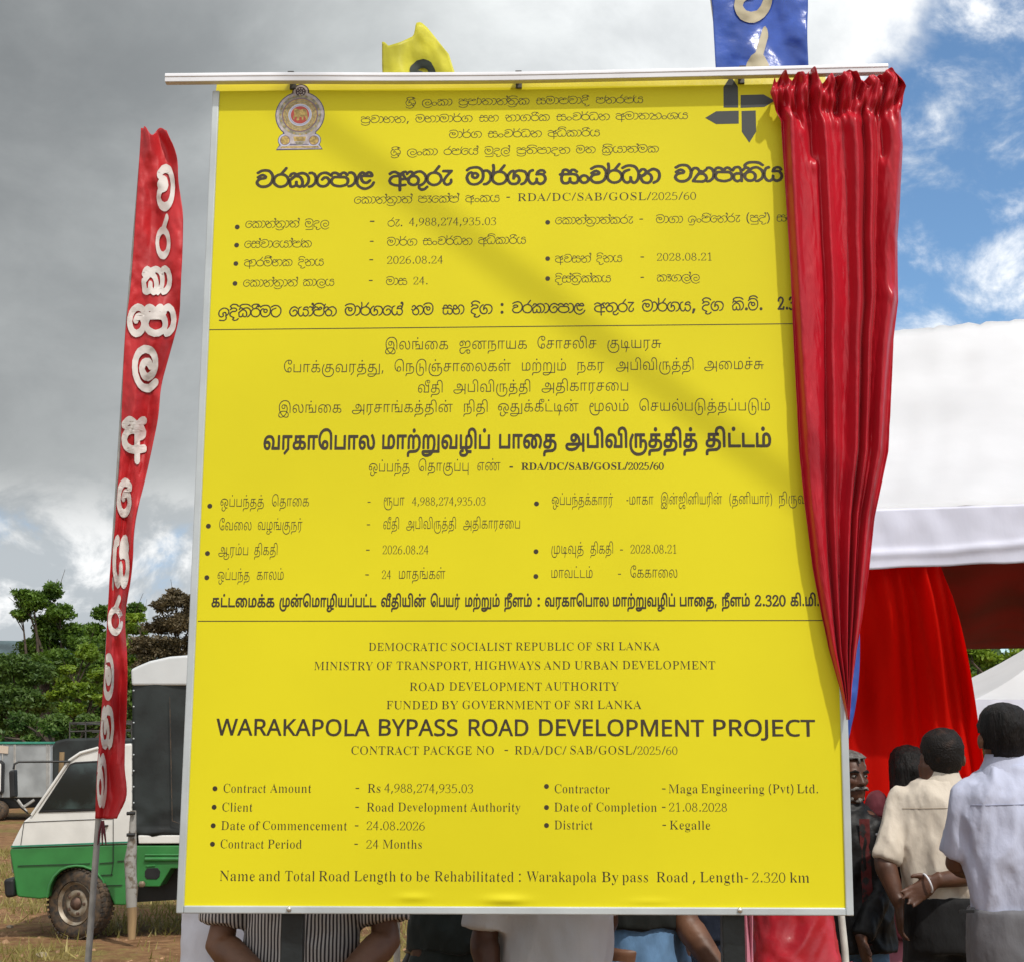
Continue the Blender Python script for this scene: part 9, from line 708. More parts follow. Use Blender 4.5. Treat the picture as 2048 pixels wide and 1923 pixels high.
for j in range(NV):
    for i in range(NU): pf.append((j*(NU+1)+i, j*(NU+1)+i+1, (j+1)*(NU+1)+i+1, (j+1)*(NU+1)+i))
panel = mesh('panel', pv, pf, MY, board, True)
g = G(); g.prism([bp_(*p, -.004) for p in (BL, BRc, TR, TL)], BN*-.024); g.build('backing', MALU, board)
def inset(a, b, c, d, w, e0=0, e1=0):                # frame strip on edge a-b, w wide towards c/d
    return None
fw = .0205
def strip(a, b, inward, name):
    a = Vector(a); b = Vector(b); q = Vector(inward)*fw
    g = G(); g.prism([bp_(*p, -.03) for p in (a, b, b+q, a+q)], BN*.037); g.build(name, MALU, board, bevel=.003)
x1 = Vector((1, 0)); y1 = Vector((0, 1))
strip(BL, TL, x1, 'frame_side'); strip(BRc, TR, -x1, 'frame_side')
strip(BL+x1*(fw+.0004), BRc-x1*(fw+.0004), y1, 'frame_bottom')
for px, py in ((578, 1817), (1480, 1819)):
    g = G(); g.ball(bpx(px, py, .009), .0075, .006, .0075, 12); g.build('bolt', pbr('bolt_steel', (.6, .6, .6), .25, metal=.8), board, True)
for px in (586, 1465):
    c = bpx(px, 1860, -.07); g = G(); g.box((c.x, c.y, 1.45), .061, .05, 2.9); g.build('post', MBLK, board, bevel=.004)
# yellow flap between the panel and the rail
fvv = []; fff = []
for i in range(61):
    a = TL.lerp(TR, i/60); 
    for k in range(5):
        w = .012*k; sg = .004*noise.noise(Vector((i*.25, k*.3, 5)))
        fvv.append(bp_(a[0]+.008*(1-2*i/60), a[1]+w-.002, -.002-.0035*k+sg*(k/4)))
for i in range(60):
    for k in range(4): fff.append((i*5+k, i*5+5+k, i*5+6+k, i*5+1+k))
o = mesh('top_flap', fvv, fff, MYF, board, True)
# curtain rail with its straps
RO = .034
RP = [bp_(*tb(px, py, RO), RO) for px, py in ((332, 158.5), (560, 156.5), (800, 157), (1024, 155.5), (1250, 151), (1500, 145.5), (1775, 139))]
prof = [(-.012, -.0135), (.010, -.0135), (.0115, -.012), (.0115, .001), (.0135, .003), (.0135, .008), (.011, .0135), (-.012, .0135)]
g = G(); CP = [Vector(p) for p in catmull(RP, 6)]
g.loft([[p+BN*a+BZ*b for a, b in prof] for p in CP]); g.build('curtain_rail', MRAIL, board, True, angle=25)
for px, y0 in ((582, 148), (1037, 147), (1485, 137)):
    u, v = tb(px, y0+9, RO); vb = tb(px+4, y0+27, 0)[1]
    sec = [(-.008, vb-.006), (-.008, v+.024), (RO+.008, v+.0195), (RO+.008, v+.0155), (-.002, v+.018), (.004, vb-.006)]
    g = G(); g.prism([bp_(u-.009, b, a) for a, b in sec], BX*.018); g.build('rail_bracket', MDRK, board)

# lettering: outlines as step lists, joined once per letter form
GL = []; GADV = []
for adv, step, cs in GLYPHS:
    GADV.append(adv); out = []
    for c in cs:
        px = py = 0; pts = []
        for k in range(0, len(c), 2): px += c[k]; py += c[k+1]; pts.append((px*step, py*step))
        out.append(pts)
    GL.append(out)
GT = {}
def glyph(i):                                        # triangulated once per letter form
    if i not in GT:
        V = []; T = []
        def area(c): return sum(c[k-1][0]*c[k][1]-c[k][0]*c[k-1][1] for k in range(len(c)))/2
        def inside(p, c):
            r_ = False
            for k in range(len(c)):
                (x0, y0), (x1, y1) = c[k-1], c[k]
                if (y0 > p[1]) != (y1 > p[1]) and p[0] < x0+(p[1]-y0)/(y1-y0)*(x1-x0): r_ = not r_
            return r_
        cs = [c for c in GL[i] if len(c) > 2 and abs(area(c)) > 60]
        dep = [sum(inside(c[0], d) for d in cs if d is not c) for c in cs]
        for a, c in enumerate(cs):                   # each outer loop with the holes directly in it
            if dep[a] % 2: continue
            loops = [c]+[d for e_, d in enumerate(cs) if dep[e_] == dep[a]+1 and inside(d[0], c)]
            k = len(V); T += [tuple(q+k for q in t_) for t_ in tessellate_polygon([[Vector((x, y, 0)) for x, y in l] for l in loops])]
            V += [p for l in loops for p in l]
        GT[i] = (V, T)
    return GT[i]
for line in LINES:
    vs = []; fs = []
    for w in line:
        u, v, sx, sy = w[0]*1e-4, w[1]*1e-4, w[2]*1e-8, w[3]*1e-8; x = 0
        for i in w[4:]:
            gvv, gff = glyph(i); k = len(vs)
            vs += [bp_(u+(p[0]+x)*sx, v+p[1]*sy, .0004) for p in gvv]; fs += [(q[0]+k, q[1]+k, q[2]+k) for q in gff]; x += GADV[i]
    o = mesh('printed_line', vs, fs, MINK, panel)
for u, v, r in BULLETS:
    g = G(); g.disc(bp_(u, v, .0004), BX, BZ, r*.98, 18); g.build('bullet_mark', MINK, panel)
for (a, b) in (((419, 660.5), (1640, 648)), ((396, 1242), (1672, 1240.5))):
    p, q = Vector(tb(*a)), Vector(tb(*b)); h = Vector((0, .0024))
    g = G(); g.add([bp_(*r_, .0004) for r_ in (p, q, q+h, p+h)], [(0, 1, 2, 3)]); g.build('rule_line', MINK, panel)
# state emblem
EM = [pbr('emblem_navy', (.05, .045, .16), .5), pbr('emblem_silver', (.50, .45, .47), .5, var=.15, vscale=60), pbr('emblem_cream', (.36, .33, .24), .5, var=.25, vscale=90), pbr('emblem_violet', (.22, .13, .20), .5),
      pbr('emblem_gold', (.48, .34, .10), .5, var=.25, vscale=120), pbr('emblem_red', (.50, .07, .05), .5), pbr('emblem_pale_blue', (.55, .58, .72), .5), pbr('emblem_dark', (.06, .03, .045), .5)]
g = G(); S_ = 1/10.375
def ep(x, y, k): return bpx(520+x*S_, 140+y*S_, .0004+.00016*k)
def ed(x, y, r, m, k, r0=0, n=36):
    c = ep(x, y, k); rr = (ep(x+r, y, k)-c).length; r0 = r0*rr/r; g.disc(c, BX, BZ, rr, n, m, r0)
def epoly(P, m, k): g.add([ep(x, y, k) for x, y in P], [tuple(range(len(P)))], m)
ed(830, 935, 512, 0, 0); ed(845, 465, 178, 7, 0.2); epoly([(330, 1668), (420, 1540), (1225, 1530), (1300, 1650)], 0, .1); ed(520, 1460, 148, 0, .3); ed(1118, 1460, 148, 0, .3); epoly([(480, 1300), (1160, 1300), (1230, 1500), (420, 1500)], 0, .4)
ed(830, 935, 494, 1, 1); ed(845, 460, 150, 1, .9); epoly([(352, 1645), (432, 1560), (1218, 1552), (1282, 1634)], 1, 1.1); ed(520, 1460, 136, 6, 1.2); ed(1118, 1460, 136, 6, 1.2); epoly([(500, 1280), (1150, 1280), (1130, 1400), (1000, 1540), (640, 1540), (520, 1400)], 1, 1.3)
ed(830, 935, 440, 2, 2); ed(845, 455, 105, 7, 2); ed(830, 935, 372, 3, 3); ed(830, 935, 350, 4, 4)
for r in (320, 285): ed(830, 935, r, 2, 5+.1*(320-r)/35, r-14)
for k in range(20):
    a = 2*math.pi*k/20; ed(830+405*math.cos(a), 935+405*math.sin(a), 20, 4, 3, 0, 8)
ed(830, 935, 245, 6, 6); ed(830, 935, 214, 3, 6.5); ed(830, 935, 208, 6, 7); ed(830, 935, 190, 5, 7.5)
epoly([(700, 835), (725, 800), (780, 815), (850, 832), (880, 812), (940, 815), (975, 850), (985, 930), (1000, 1000), (985, 1045), (940, 1045), (952, 1010), (925, 965), (900, 955), (905, 1040), (868, 1045), (866, 985), (820, 970), (815, 1040), (770, 1055), (752, 1030), (772, 990), (745, 965), (720, 1000), (700, 1040), (680, 1000), (712, 930)], 4, 8.5)
ed(845, 455, 28, 1, 3, 14, 16)
for k in range(8):
    a = 2*math.pi*k/8+.39; ed(845+66*math.cos(a), 455+66*math.sin(a), 17, 1, 3, 0, 8)
for x in (520, 1118): ed(x, 1462, 105, 3, 2.2); ed(x, 1462, 92, 4, 2.8)
epoly([(690, 1385), (955, 1385), (935, 1480), (710, 1480)], 4, 2.4); epoly([(720, 1490), (920, 1490), (880, 1555), (760, 1555)], 2, 2.5); epoly([(420, 1625), (460, 1588), (1195, 1580), (1235, 1615)], 4, 2)
g.build('emblem', EM, board)
g = G(); L_ = lambda x, y: bpx(980+x/3.2065, 120+y/3.2065, .0004)
for P in ([(1498, 306), (1497, 176), (1543, 104), (1590, 172), (1592, 306)], [(1607, 226), (1755, 222), (1826, 262), (1760, 302), (1607, 308)], [(1595, 326), (1450, 330), (1380, 372), (1450, 412), (1595, 409)], [(1613, 328), (1704, 325), (1707, 460), (1663, 531), (1615, 462)]):
    g.add([L_(*p) for p in P], [tuple(range(5))])
g.build('logo', MLOGO, board)

# ------------------------------------------------------------ red satin curtain
def interp(tab, y):
    a = np.array(tab, float); return float(np.interp(y, a[:, 0], a[:, 1]))
CLt = [(150, 1548), (182, 1540), (215, 1552), (240, 1563), (300, 1567), (400, 1574), (540, 1583), (660, 1588), (800, 1595), (900, 1600), (1000, 1610), (1130, 1627), (1230, 1646), (1300, 1662), (1370, 1682), (1420, 1694), (1438, 1697)]
CRt = [(150, 1796), (165, 1810), (215, 1802), (290, 1807), (400, 1802), (475, 1797), (600, 1799), (673, 1790), (800, 1784), (900, 1779), (1030, 1752), (1133, 1741), (1230, 1728), (1300, 1716), (1376, 1706), (1420, 1701), (1438, 1699)]
NC, NR = 200, 240; cv = []; cf = []
sm = lambda x, a, b: min(1, max(0, (x-a)/(b-a)))**2*(3-2*min(1, max(0, (x-a)/(b-a))))
for j in range(NR+1):
    t = j/NR; y = 150+(1438-150)*t**1.25
    hdr = 1-sm(y, 195, 262); bot = sm(y, 900, 1438)
    for i in range(NC+1):
        s = i/NC
        sw = s+.045*math.sin(s*7+1.3)+.03*math.sin(s*17+.5)+.02*math.sin(y*.004+s*4)+.014*noise.noise(Vector((s*3, y*.003, 2)))
        c = math.cos(2*math.pi*sw*5.2+.9); c2 = math.cos(2*math.pi*sw*11+y*.003+1)
        A = .0175*(1-.35*bot)*(1-hdr*.7)
        off = .046-.014*bot+A*(c+.22*math.cos(2*(2*math.pi*sw*5.2+.9)))+.0035*c2*(1-bot*.4)
        off += hdr*(.012*math.cos(2*math.pi*(s*9+.25*math.sin(y*.06)))+.016*noise.noise(Vector((s*11, y*.04, 0)))+.010+.005*math.cos(2*math.pi*s*21+y*.05))
        off -= .014*math.exp(-((y-216)/14)**2)
        for lx, ly, w, d in ((.25, 322, .035, .026), (.85, 325, .028, .024), (.15, 258, .04, .012), (.52, 240, .09, .014), (.93, 590, .035, .018)):
            k = math.exp(-((s-lx)/w)**2)*(1-sm(y, ly-26, ly+4))*sm(y, ly-150, ly-40); k2 = math.exp(-((s-lx)/(w*1.25))**2-((y-ly-8)/11)**2)
            off -= d*k; off += .004*k2
        off += .004*noise.noise(Vector((s*9, y*.010, 4)))+.0028*(.5-abs(noise.noise(Vector((s*16+y*.012, y*.016-s*5, 9)))))*(1-.3*bot)+.0012*noise.noise(Vector((s*46-y*.03, y*.05, 2)))
        off = max(.012, off)
        xl, xr = interp(CLt, y), interp(CRt, y)
        wob = 2.5*math.sin(y*.02)*(1-hdr)
        px = xl+(xr-xl)*(s+.008*math.sin(2*math.pi*sw*5.2)*(1-abs(2*s-1)))
        yy = y+hdr*(12*noise.noise(Vector((s*11, .5, 3)))-(6*math.cos(2*math.pi*(s*3.1+.2))+7*math.cos(2*math.pi*(s*7.3+.4+.3*math.sin(s*5))))*(1-sm(y, 150, 190)))
        u, v = tb(px, yy, .05); cv.append(bp_(u, v, off))
for j in range(NR):
    for i in range(NC): cf.append((j*(NC+1)+i, (j+1)*(NC+1)+i, (j+1)*(NC+1)+i+1, j*(NC+1)+i+1))
cur = mesh('curtain', cv, cf, MRED, None, True, loc=bpx(1690, 160, .06))
md = cur.modifiers.new('thick', 'SOLIDIFY'); md.thickness = .0012; md.offset = 0
tag(cur, 'red satin curtain drawn aside and tied narrow at the right edge of the yellow board', 'curtain')

# ------------------------------------------------------------ feather flags
def flag_cloth(name, rows, Y, mat, parent, ripple, seed, nc=40, rstep=6):
    """rows: (y, xl, xr) in photo pixels at depth Y; ripple in metres"""
    a = np.array(rows, float); ysr = np.arange(a[0, 0], a[-1, 0]+.1, rstep); vs = []; fs = []
    for y in ysr:
        xl, xr = [np.mean([np.interp(y+d, a[:, 0], a[:, k]) for d in (-24, -12, 0, 12, 24)]) for k in (1, 2)]
        for i in range(nc+1): vs.append(fl_pt(xl+(xr-xl)*i/nc, y+(9*math.sin(math.pi*i/nc)**2-5*math.sin(i/nc*11)*(i/nc > .1))*math.exp(-(y-ysr[0])/14), Y, xl, xr, ripple, seed))
    for j in range(len(ysr)-1):
        for i in range(nc): k = j*(nc+1)+i; fs.append((k, k+nc+1, k+nc+2, k+1))
    o = mesh(name, vs, fs, mat, parent, True); m = o.modifiers.new('thick', 'SOLIDIFY'); m.thickness = .0012
    return o
def fl_pt(x, y, Y, xl, xr, rp, sd, lift=0, fine=1):
    s = (x-xl)/max(1, xr-xl)
    d = rp*(min(1, s*3))*(math.sin(s*5+y*.011+sd)+.45*math.sin(s*9-y*.023+sd*2)+.5*fine*noise.noise(Vector((s*3, y*.02, sd))))
    d += fine*(rp*.16*noise.noise(Vector((s*9, y*.06, sd+4)))+rp*.06*noise.noise(Vector((s*12, y*.07, sd+8))))
    return at(x, y, Y+d-lift)
def flag_letters(items, rows, Y, mat, parent, ripple, seed):
    a = np.array(rows, float)
    for idx, adv_w, (bx0, by0, bx1, by1) in items:
        bm = bmesh.new()
        for gi, dx in idx:
            pts, tris = glyph(gi); vv = [bm.verts.new((p[0]+dx, p[1], 0)) for p in pts]
            for q in tris:
                try: bm.faces.new([vv[k] for k in q])
                except ValueError: pass
        xs_ = [v.co.x for v in bm.verts]; ys_ = [v.co.y for v in bm.verts]; x0, x1, y0, y1 = min(xs_), max(xs_), min(ys_), max(ys_)
        for v in bm.verts:
            v.co = (bx0+(v.co.x-x0)/(x1-x0)*(bx1-bx0), by1-(v.co.y-y0)/(y1-y0)*(by1-by0), 0)
        for _ in range(4):
            es = [e for e in bm.edges if e.calc_length() > 7]
            if es: bmesh.ops.subdivide_edges(bm, edges=es, cuts=1, use_grid_fill=False); bmesh.ops.triangulate(bm, faces=[f for f in bm.faces if len(f.verts) > 3])
        bm.verts.index_update(); vs = []
        for v in bm.verts:
            x, y = v.co.x, v.co.y; xl, xr = np.interp(y, a[:, 0], a[:, 1]), np.interp(y, a[:, 0], a[:, 2]); vs.append(fl_pt(min(max(x, xl+1), xr-1), y, Y, xl, xr, ripple, seed, .0055))
        mesh('letter', vs, [[v.index for v in f.verts] for f in bm.faces], mat, parent, True); bm.free()
RR_ = [(256, 282, 330), (275, 281, 338), (310, 279, 357), (350, 276, 354), (400, 273, 362), (422, 271, 367), (513, 266, 365), (580, 261, 361), (634, 253, 360), (700, 248, 342), (774, 245, 321), (828, 243, 318), (900, 241, 303), (960, 236, 290), (1010, 232, 277), (1060, 230, 268), (1128, 221, 266), (1180, 218, 258), (1235, 215, 249), (1313, 211, 255), (1390, 205, 254), (1445, 201, 252), (1490, 197, 249), (1550, 193, 249), (1588, 192, 258), (1612, 191, 249), (1640, 190, 226)]
FY = 5.4
fl = thing('feather_flag', 'narrow red feather flag with white Sinhala letters on a grey pole left of the board', 'flag', (at(172, 1923, FY).x-.07, FY, 0), 'feather flags around the board')
pb, pt_ = at(176, 1923, FY), at(197, 1640, FY); dr = (pt_-pb)/(pt_.z-pb.z)
g = G(); g.tube([pb-dr*pb.z, pb, pt_, at(222, 1200, FY), at(256, 640, FY), at(285, 270, FY)], [.0115, .0115, .0112, .010, .008, .005], 12); g.build('pole', MPOLE, fl, True)
flag_cloth('cloth', RR_, FY-.02, MREDF, fl, .022, 1.0)
gl = FLAGLET
it = lambda *n: [(gl[k][0], d) for k, d in n]
flag_letters([(it(('va', 0)), 0, (313, 328, 350, 423)), (it(('ra', 0)), 0, (311, 427, 341, 519)), (it(('ka', 0), ('aa', gl['ka'][1])), 0, (283, 531, 344, 591)), (it(('ko', 0), ('pa', gl['ko'][1]), ('aa', gl['ko'][1]+gl['pa'][1])), 0, (254, 607, 353, 675)), (it(('la', 0)), 0, (264, 690, 317, 785)), (it(('a', 0)), 0, (243, 832, 294, 929)), (it(('ko', 0)), 0, (233, 955, 264, 1035)),
    (it(('ya', 0)), 0, (225, 1068, 259, 1176)), (it(('ra', 0)), 0, (215, 1188, 246, 1270)), (it(('ma', 0)), 0, (206, 1305, 228, 1400)), (it(('ga', 0)), 0, (200, 1408, 228, 1498)), (it(('ta', 0)), 0, (192, 1505, 214, 1616))], RR_, FY-.02, MWLET, fl, .022, 1.0)
g = G(); c = at(206, 1646, FY)
for dx in (-.006, .004, .012): g.tube([c+Vector((dx*.3, -.01, .01)), c+Vector((dx, -.02, -.03)), c+Vector((dx*1.6, -.02, -.07))], [.003, .004, .002], 6)
g.build('tie_cord', MMAR, fl, True)
# yellow flag behind the board
YY = 5.2
f2 = thing('feather_flag', 'yellow satin flag with black lettering rising behind the top of the board', 'flag', (at(793, 1900, YY).x+.01, YY, 0), 'feather flags around the board')
pb = at(794, 1900, YY); g = G(); g.tube([Vector((pb.x+.008, YY, 0)), pb, at(770, 90, YY)], [.012, .011, .006], 12); g.build('pole', MWPOLE, f2, True)
R2 = [(80, 764, 800), (95, 764, 850), (110, 764, 893), (130, 764, 903), (150, 765, 911), (250, 766, 930), (500, 770, 930), (900, 776, 900), (1300, 782, 870), (1420, 784, 800)]
vs = []; fs = []; nc = 30
ysr = np.concatenate([np.linspace(0, 1, 12), np.linspace(1.08, 3, 24)])
for tt in ysr:
    for i in range(nc+1):
        s = i/nc
        top = np.interp(s, [0, .05, .09, .3, .52, .62, .72, .80, 1], [84, 84, 92, 84, 72, 46, 44, 56, 108])
        y = top+(150-top)*tt if tt <= 1 else 150+(tt-1)*420
        xl, xr = np.interp(y, [r[0] for r in R2], [r[1] for r in R2]), np.interp(y, [44, 60, 80, 110, 150, 250, 500, 900, 1300], [872, 880, 888, 898, 911, 925, 930, 900, 850])
        x = xl+(xr-xl)*s
        vs.append(fl_pt(x, y, YY-.02, xl, xr, .02, 3.0))
for j in range(len(ysr)-1):
    for i in range(nc): k = j*(nc+1)+i; fs.append((k, k+nc+1, k+nc+2, k+1))
o = mesh('cloth', vs, fs, MYELF, f2, True); m = o.modifiers.new('thick', 'SOLIDIFY'); m.thickness = .001
R2b = [(80, 764, 888), (110, 764, 898), (150, 765, 911), (330, 768, 928)]
flag_letters([(it(('va', 0)), 0, (818, 118, 874, 215))], R2b, YY-.02, MKLET, f2, .02, 3.0)
# blue flag behind the board
UY = 5.3
f3 = thing('feather_flag', 'shiny blue satin flag with gold lettering above the right end of the rail', 'flag', (at(1690, 1900, UY).x, UY, 0), 'feather flags around the board')
RB = [(-520, 1330, 1500), (-300, 1365, 1590), (-150, 1392, 1605), (0, 1424, 1617), (60, 1427, 1614), (110, 1430, 1616), (150, 1432, 1618), (300, 1455, 1625), (600, 1505, 1640), (900, 1552, 1672), (1150, 1590, 1708), (1260, 1607, 1720), (1330, 1620, 1720), (1400, 1632, 1714), (1450, 1640, 1704), (1478, 1646, 1696)]
g = G(); pb = at(1690, 1900, UY); g.tube([Vector((pb.x+.02, UY, 0)), pb, at(1646, 1478, UY), at(1505, 600, UY), at(1424, 0, UY), at(1330, -520, UY)], [.012, .012, .0115, .009, .007, .004], 12); g.build('pole', MWPOLE, f3, True)
flag_cloth('cloth', RB, UY-.02, MBLUF, f3, .026, 5.2, 44, 7)
flag_letters([(it(('va', 0)), 0, (1468, -70, 1546, 46)), (it(('ra', 0)), 0, (1486, 52, 1544, 240))], RB, UY-.02, MGLET, f3, .026, 5.2)
# leaning pole added out of the frame, to cast the diagonal shadow across the board
def _sh():
    b1, b2 = bpx(640, 252), bpx(1560, 955); d = (b2-b1)
    a = (-.0-b1.z-1.45)/d.z; q = b1+d*a; base = q+SUN*(-q.z/SUN.z); top = b1-d*.10+SUN*3.0
    return base, top
pa, pz = _sh()
fp = thing('shadow_pole', 'leaning bamboo pole added out of frame to cast the diagonal shadow on the board', 'pole', (pa.x, pa.y, 0))
g = G(); K = [pa.lerp(pz, k/14) for k in range(15)]
for k in range(14): g.tube([K[k], K[k].lerp(K[k+1], .02), K[k].lerp(K[k+1], .5), K[k].lerp(K[k+1], .98), K[k+1]], [.017, .015, .0145, .015, .017], 14)
g.build('culm', MBAM, fp, True)
# ------------------------------------------------------------ pickup truck with canvas canopy
VY = 12.9
def vp(x, y, d=0.0): p = at(x/4.215, 1480+y/4.215, VY); p.y = VY+d; return p      # d: metres behind the near side
van = thing('pickup_truck', 'small white over green pickup truck with black canvas canopy parked left of the board', 'truck', (-3.6, VY+.7, 0))
DY = Vector((0, 1.42, 0))
def vpr(name, P, mat, d=0.0, depth=DY, bevel=0, seg=2):
    g = G(); g.prism([vp(*p, d) for p in P], depth); return g.build(name, mat, van, bevel=bevel, seg=seg)
up = [(88, 905), (98, 878), (146, 780), (200, 680), (272, 622), (430, 392), (590, 158), (680, 98), (760, 70), (835, 55), (960, 34), (1112, 22), (1112, 871)]
arch = [(905, 1255), (870, 1190), (825, 1130), (770, 1090), (705, 1066), (640, 1060), (570, 1070), (510, 1096), (455, 1150), (418, 1222), (396, 1326)]
low = [(86, 907), (1112, 873), (1112, 985), (1058, 1000), (1058, 1388), (960, 1386)]+arch+[(330, 1335), (150, 1318), (136, 1296), (108, 1100), (80, 948)]
vpr('cab', up, MWHITE, bevel=.035, seg=4)
vpr('lower_body', low, MGREEN, d=.006, depth=Vector((0, 1.41, 0)), bevel=.012, seg=3)
g = G(); g.prism([vp(x, y, .25) for x, y in ((380, 1340), (380, 1080), (470, 1030), (1056, 1030), (1056, 1384))], (0, .9, 0)); g.build('wheel_well', MPLAS, van)
# raised arch lip and body creases
g = G(); g.tube([vp(x, y-6, .002) for x, y in [(880, 1270)]+arch[1:]], .011, 8); g.build('arch_lip', MGREEN, van, True)
g = G()
def vline(a, b, w=3.0):
    p, q = vp(*a, -.001), vp(*b, -.001); d = (q-p).normalized(); g.box((p+q)/2, (q-p).length, .006, w*.001, (d, Vector((0, 1, 0)), d.cross(Vector((0, 1, 0)))))
for a, b in (((955, 690), (955, 1030)), ((955, 120), (955, 690)), ((205, 688), (800, 664)), ((800, 664), (955, 658)), ((203, 690), (176, 880)), ((150, 1056), (760, 1036)), ((840, 1034), (955, 1026)), ((955, 1030), (940, 1130)), ((850, 1134), (950, 1130)), ((990, 1016), (1056, 1012)), ((880, 1222), (1030, 1218))): vline(a, b, 5)
g.build('door_seam', MPLAS, van)
g = G(); g.prism([vp(x, y, -.004) for x, y in ((94, 886), (1108, 848), (1108, 862), (90, 900))], (0, .02, 0)); g.build('stripe', MDGREEN, van)
win = [(352, 580), (600, 208), (640, 196), (830, 186), (950, 184), (950, 566), (700, 574)]
g = G(); g.prism([vp(x, y, -.010) for x, y in ((322, 608), (346, 574), (592, 196), (635, 180), (830, 168), (966, 164), (966, 586), (600, 600))], (0, .03, 0)); wf = g.build('side_window', MPLAS, van, bevel=.006)
g = G(); g.prism([vp(x, y, -.014) for x, y in win], (0, .02, 0)); g.build('pane', MGLASS, wf)
g = G(); g.tube([vp(660, 480, .05), vp(650, 410, .10), vp(680, 400, .18), vp(700, 480, .25), vp(680, 500, .15)], .012, 8); g.build('steering_wheel', MPLAS, van, True)
# windscreen pillar rim, seen along the front edge
g = G(); g.tube([vp(270, 628, -.006), vp(430, 397, -.006), vp(590, 164, -.006), (vp(680, 104, -.006)), vp(830, 62, -.004)], .013, 8); g.build('gutter', MWHITE, van, True)
g = G(); g.prism([vp(x, y, .06) for x, y in ((268, 616), (588, 150), (598, 150), (280, 622))], (0, 1.3, 0)); g.build('windscreen', MGLASS, van)
g = G(); g.prism([vp(x, y, -.03) for x, y in ((38, 1190), (48, 1160), (125, 1165), (128, 1315), (60, 1325), (46, 1290))], (0, 1.48, 0)); g.build('bumper', MPLAS, van, bevel=.02, seg=3)
g = G(); g.prism([vp(x, y, .02) for x, y in ((76, 945), (104, 940), (112, 1120), (92, 1120))], (0, .25, 0)); g.build('headlight', MRIM, van, bevel=.01)
g = G(); g.prism([vp(x, y, -.03) for x, y in ((845, 715), (915, 708), (915, 722), (885, 730), (845, 730))], (0, .03, 0)); g.build('door_handle', MPLAS, van, bevel=.004)
g = G(); g.tube([vp(600, 176, -.02), vp(190, 178, -.10), vp(162, 195, -.12), vp(152, 240, -.12)], .009, 8); g.tube([vp(150, 480, -.12), vp(200, 560, -.08), vp(240, 612, -.01)], .006, 6); mr = g.build('mirror_arm', MPLAS, van, True)
g = G(); g.prism([vp(x, y, -.16) for x, y in ((124, 255), (172, 240), (178, 470), (132, 482))], (0, .09, 0)); g.build('mirror', MPLAS, mr, bevel=.012)
def wheel(cx, cy, yaw, r=.285, w=.17, y=VY+.1):
    c = vp(cx, cy); c.y = y; c.z = r*.985+.01
    ax = Vector((-math.sin(yaw), -math.cos(yaw), 0)); sx = Vector((math.cos(yaw), -math.sin(yaw), 0)); sz = Vector((0, 0, 1))
    def lathe(pr, n=40):
        g = G(); g.loft([[c+ax*a+(sx*math.cos(2*math.pi*k/n)+sz*math.sin(2*math.pi*k/n))*q for k in range(n)] for a, q in pr]); return g
    t = lathe([(-w/2, r*.62), (-w/2, r*.9), (-w*.36, r*.99), (0, r), (w*.36, r*.985), (w/2, r*.90), (w*.52, r*.78), (w/2, r*.64), (w*.3, r*.62)]).build('tyre', MRUB, van, True, angle=60)
    lathe([(-w*.3, r*.60), (w*.42, r*.63), (w*.47, r*.60), (w*.30, r*.53), (w*.22, r*.42), (w*.34, r*.36), (w*.36, r*.22), (w*.30, r*.19)]).build('rim', MRIM, van, True, angle=60)
    g = G(); g.ball(c+ax*w*.30, r*.19, r*.12, r*.19, 16)
    for k in range(5):
        a = 2*math.pi*k/5; g.ball(c+ax*w*.36+(sx*math.cos(a)+sz*math.sin(a))*r*.29, .016, .012, .016, 8)
    g.build('hub', pbr('rusty_hub', (.12, .07, .05), .6, metal=.4, var=.3, vscale=20), van, True)
    # tread blocks on the shoulder
    g = G()
    for k in range(44):
        a = 2*math.pi*k/44; rd = sx*math.cos(a)+sz*math.sin(a); tg = -sx*math.sin(a)+sz*math.cos(a)
        for q in (-.36, 0, .36): g.box(c+ax*w*q+rd*(r*(1.0 if q == 0 else .985)), w*.26, .009, .024, (ax, rd, tg))
    g.build('tread', MRUB, van)
wheel(652, 1385, R(24)); wheel(2130, 1385, 0)
# canopy and load bed
def pp(px, py, d=0): p = at(px, py, VY); p.y = VY+d; return p
g = G(); g.prism([pp(x, y, -.02) for x, y in ((264, 1370), (262, 1338), (276, 1331), (300, 1321), (340, 1312), (380, 1309), (470, 1306), (560, 1306), (640, 1310), (690, 1318), (690, 1370))], (0, 1.46, 0)); rf = g.build('canopy_roof', MTROOF, van, bevel=.02, seg=3)
g = G(); NX, NZ = 60, 44
cvv = []; cff = []
for j in range(NZ+1):
    for i in range(NX+1):
        x = 264+(686-264)*i/NX; y = 1362+(1670-1362)*j/NZ
        d = .012*noise.noise(Vector((x*.02, y*.012, 0)))+.018*noise.noise(Vector((x*.035, y*.04, 3)))*sm(y, 1570, 1660)-.016*math.exp(-((y-1664)/5)**2)+.01*math.sin(x*.055)
        cvv.append(pp(x, y+3*math.sin(x*.09)*(j == NZ), d))
for j in range(NZ):
    for i in range(NX): k = j*(NX+1)+i; cff.append((k, k+NX+1, k+NX+2, k+1))
cs_ = mesh('canvas_side', cvv, cff, MCANV, van, True); md = cs_.modifiers.new('thick', 'SOLIDIFY'); md.thickness = .006
g = G(); g.prism([pp(x, y, .04) for x, y in ((266, 1364), (684, 1364), (684, 1662), (266, 1662))], (0, 1.32, 0)); g.build('canvas_body', MCANV, van, bevel=.02)
g = G(); g.tube([pp(341, 1392, -.03), pp(346, 1640, -.03)], .003, 6); g.tube([pp(346, 1640, -.03), pp(362, 1646, -.03)], .003, 6); g.build('canvas_rod', MRUB, cs_, True)
g = G()
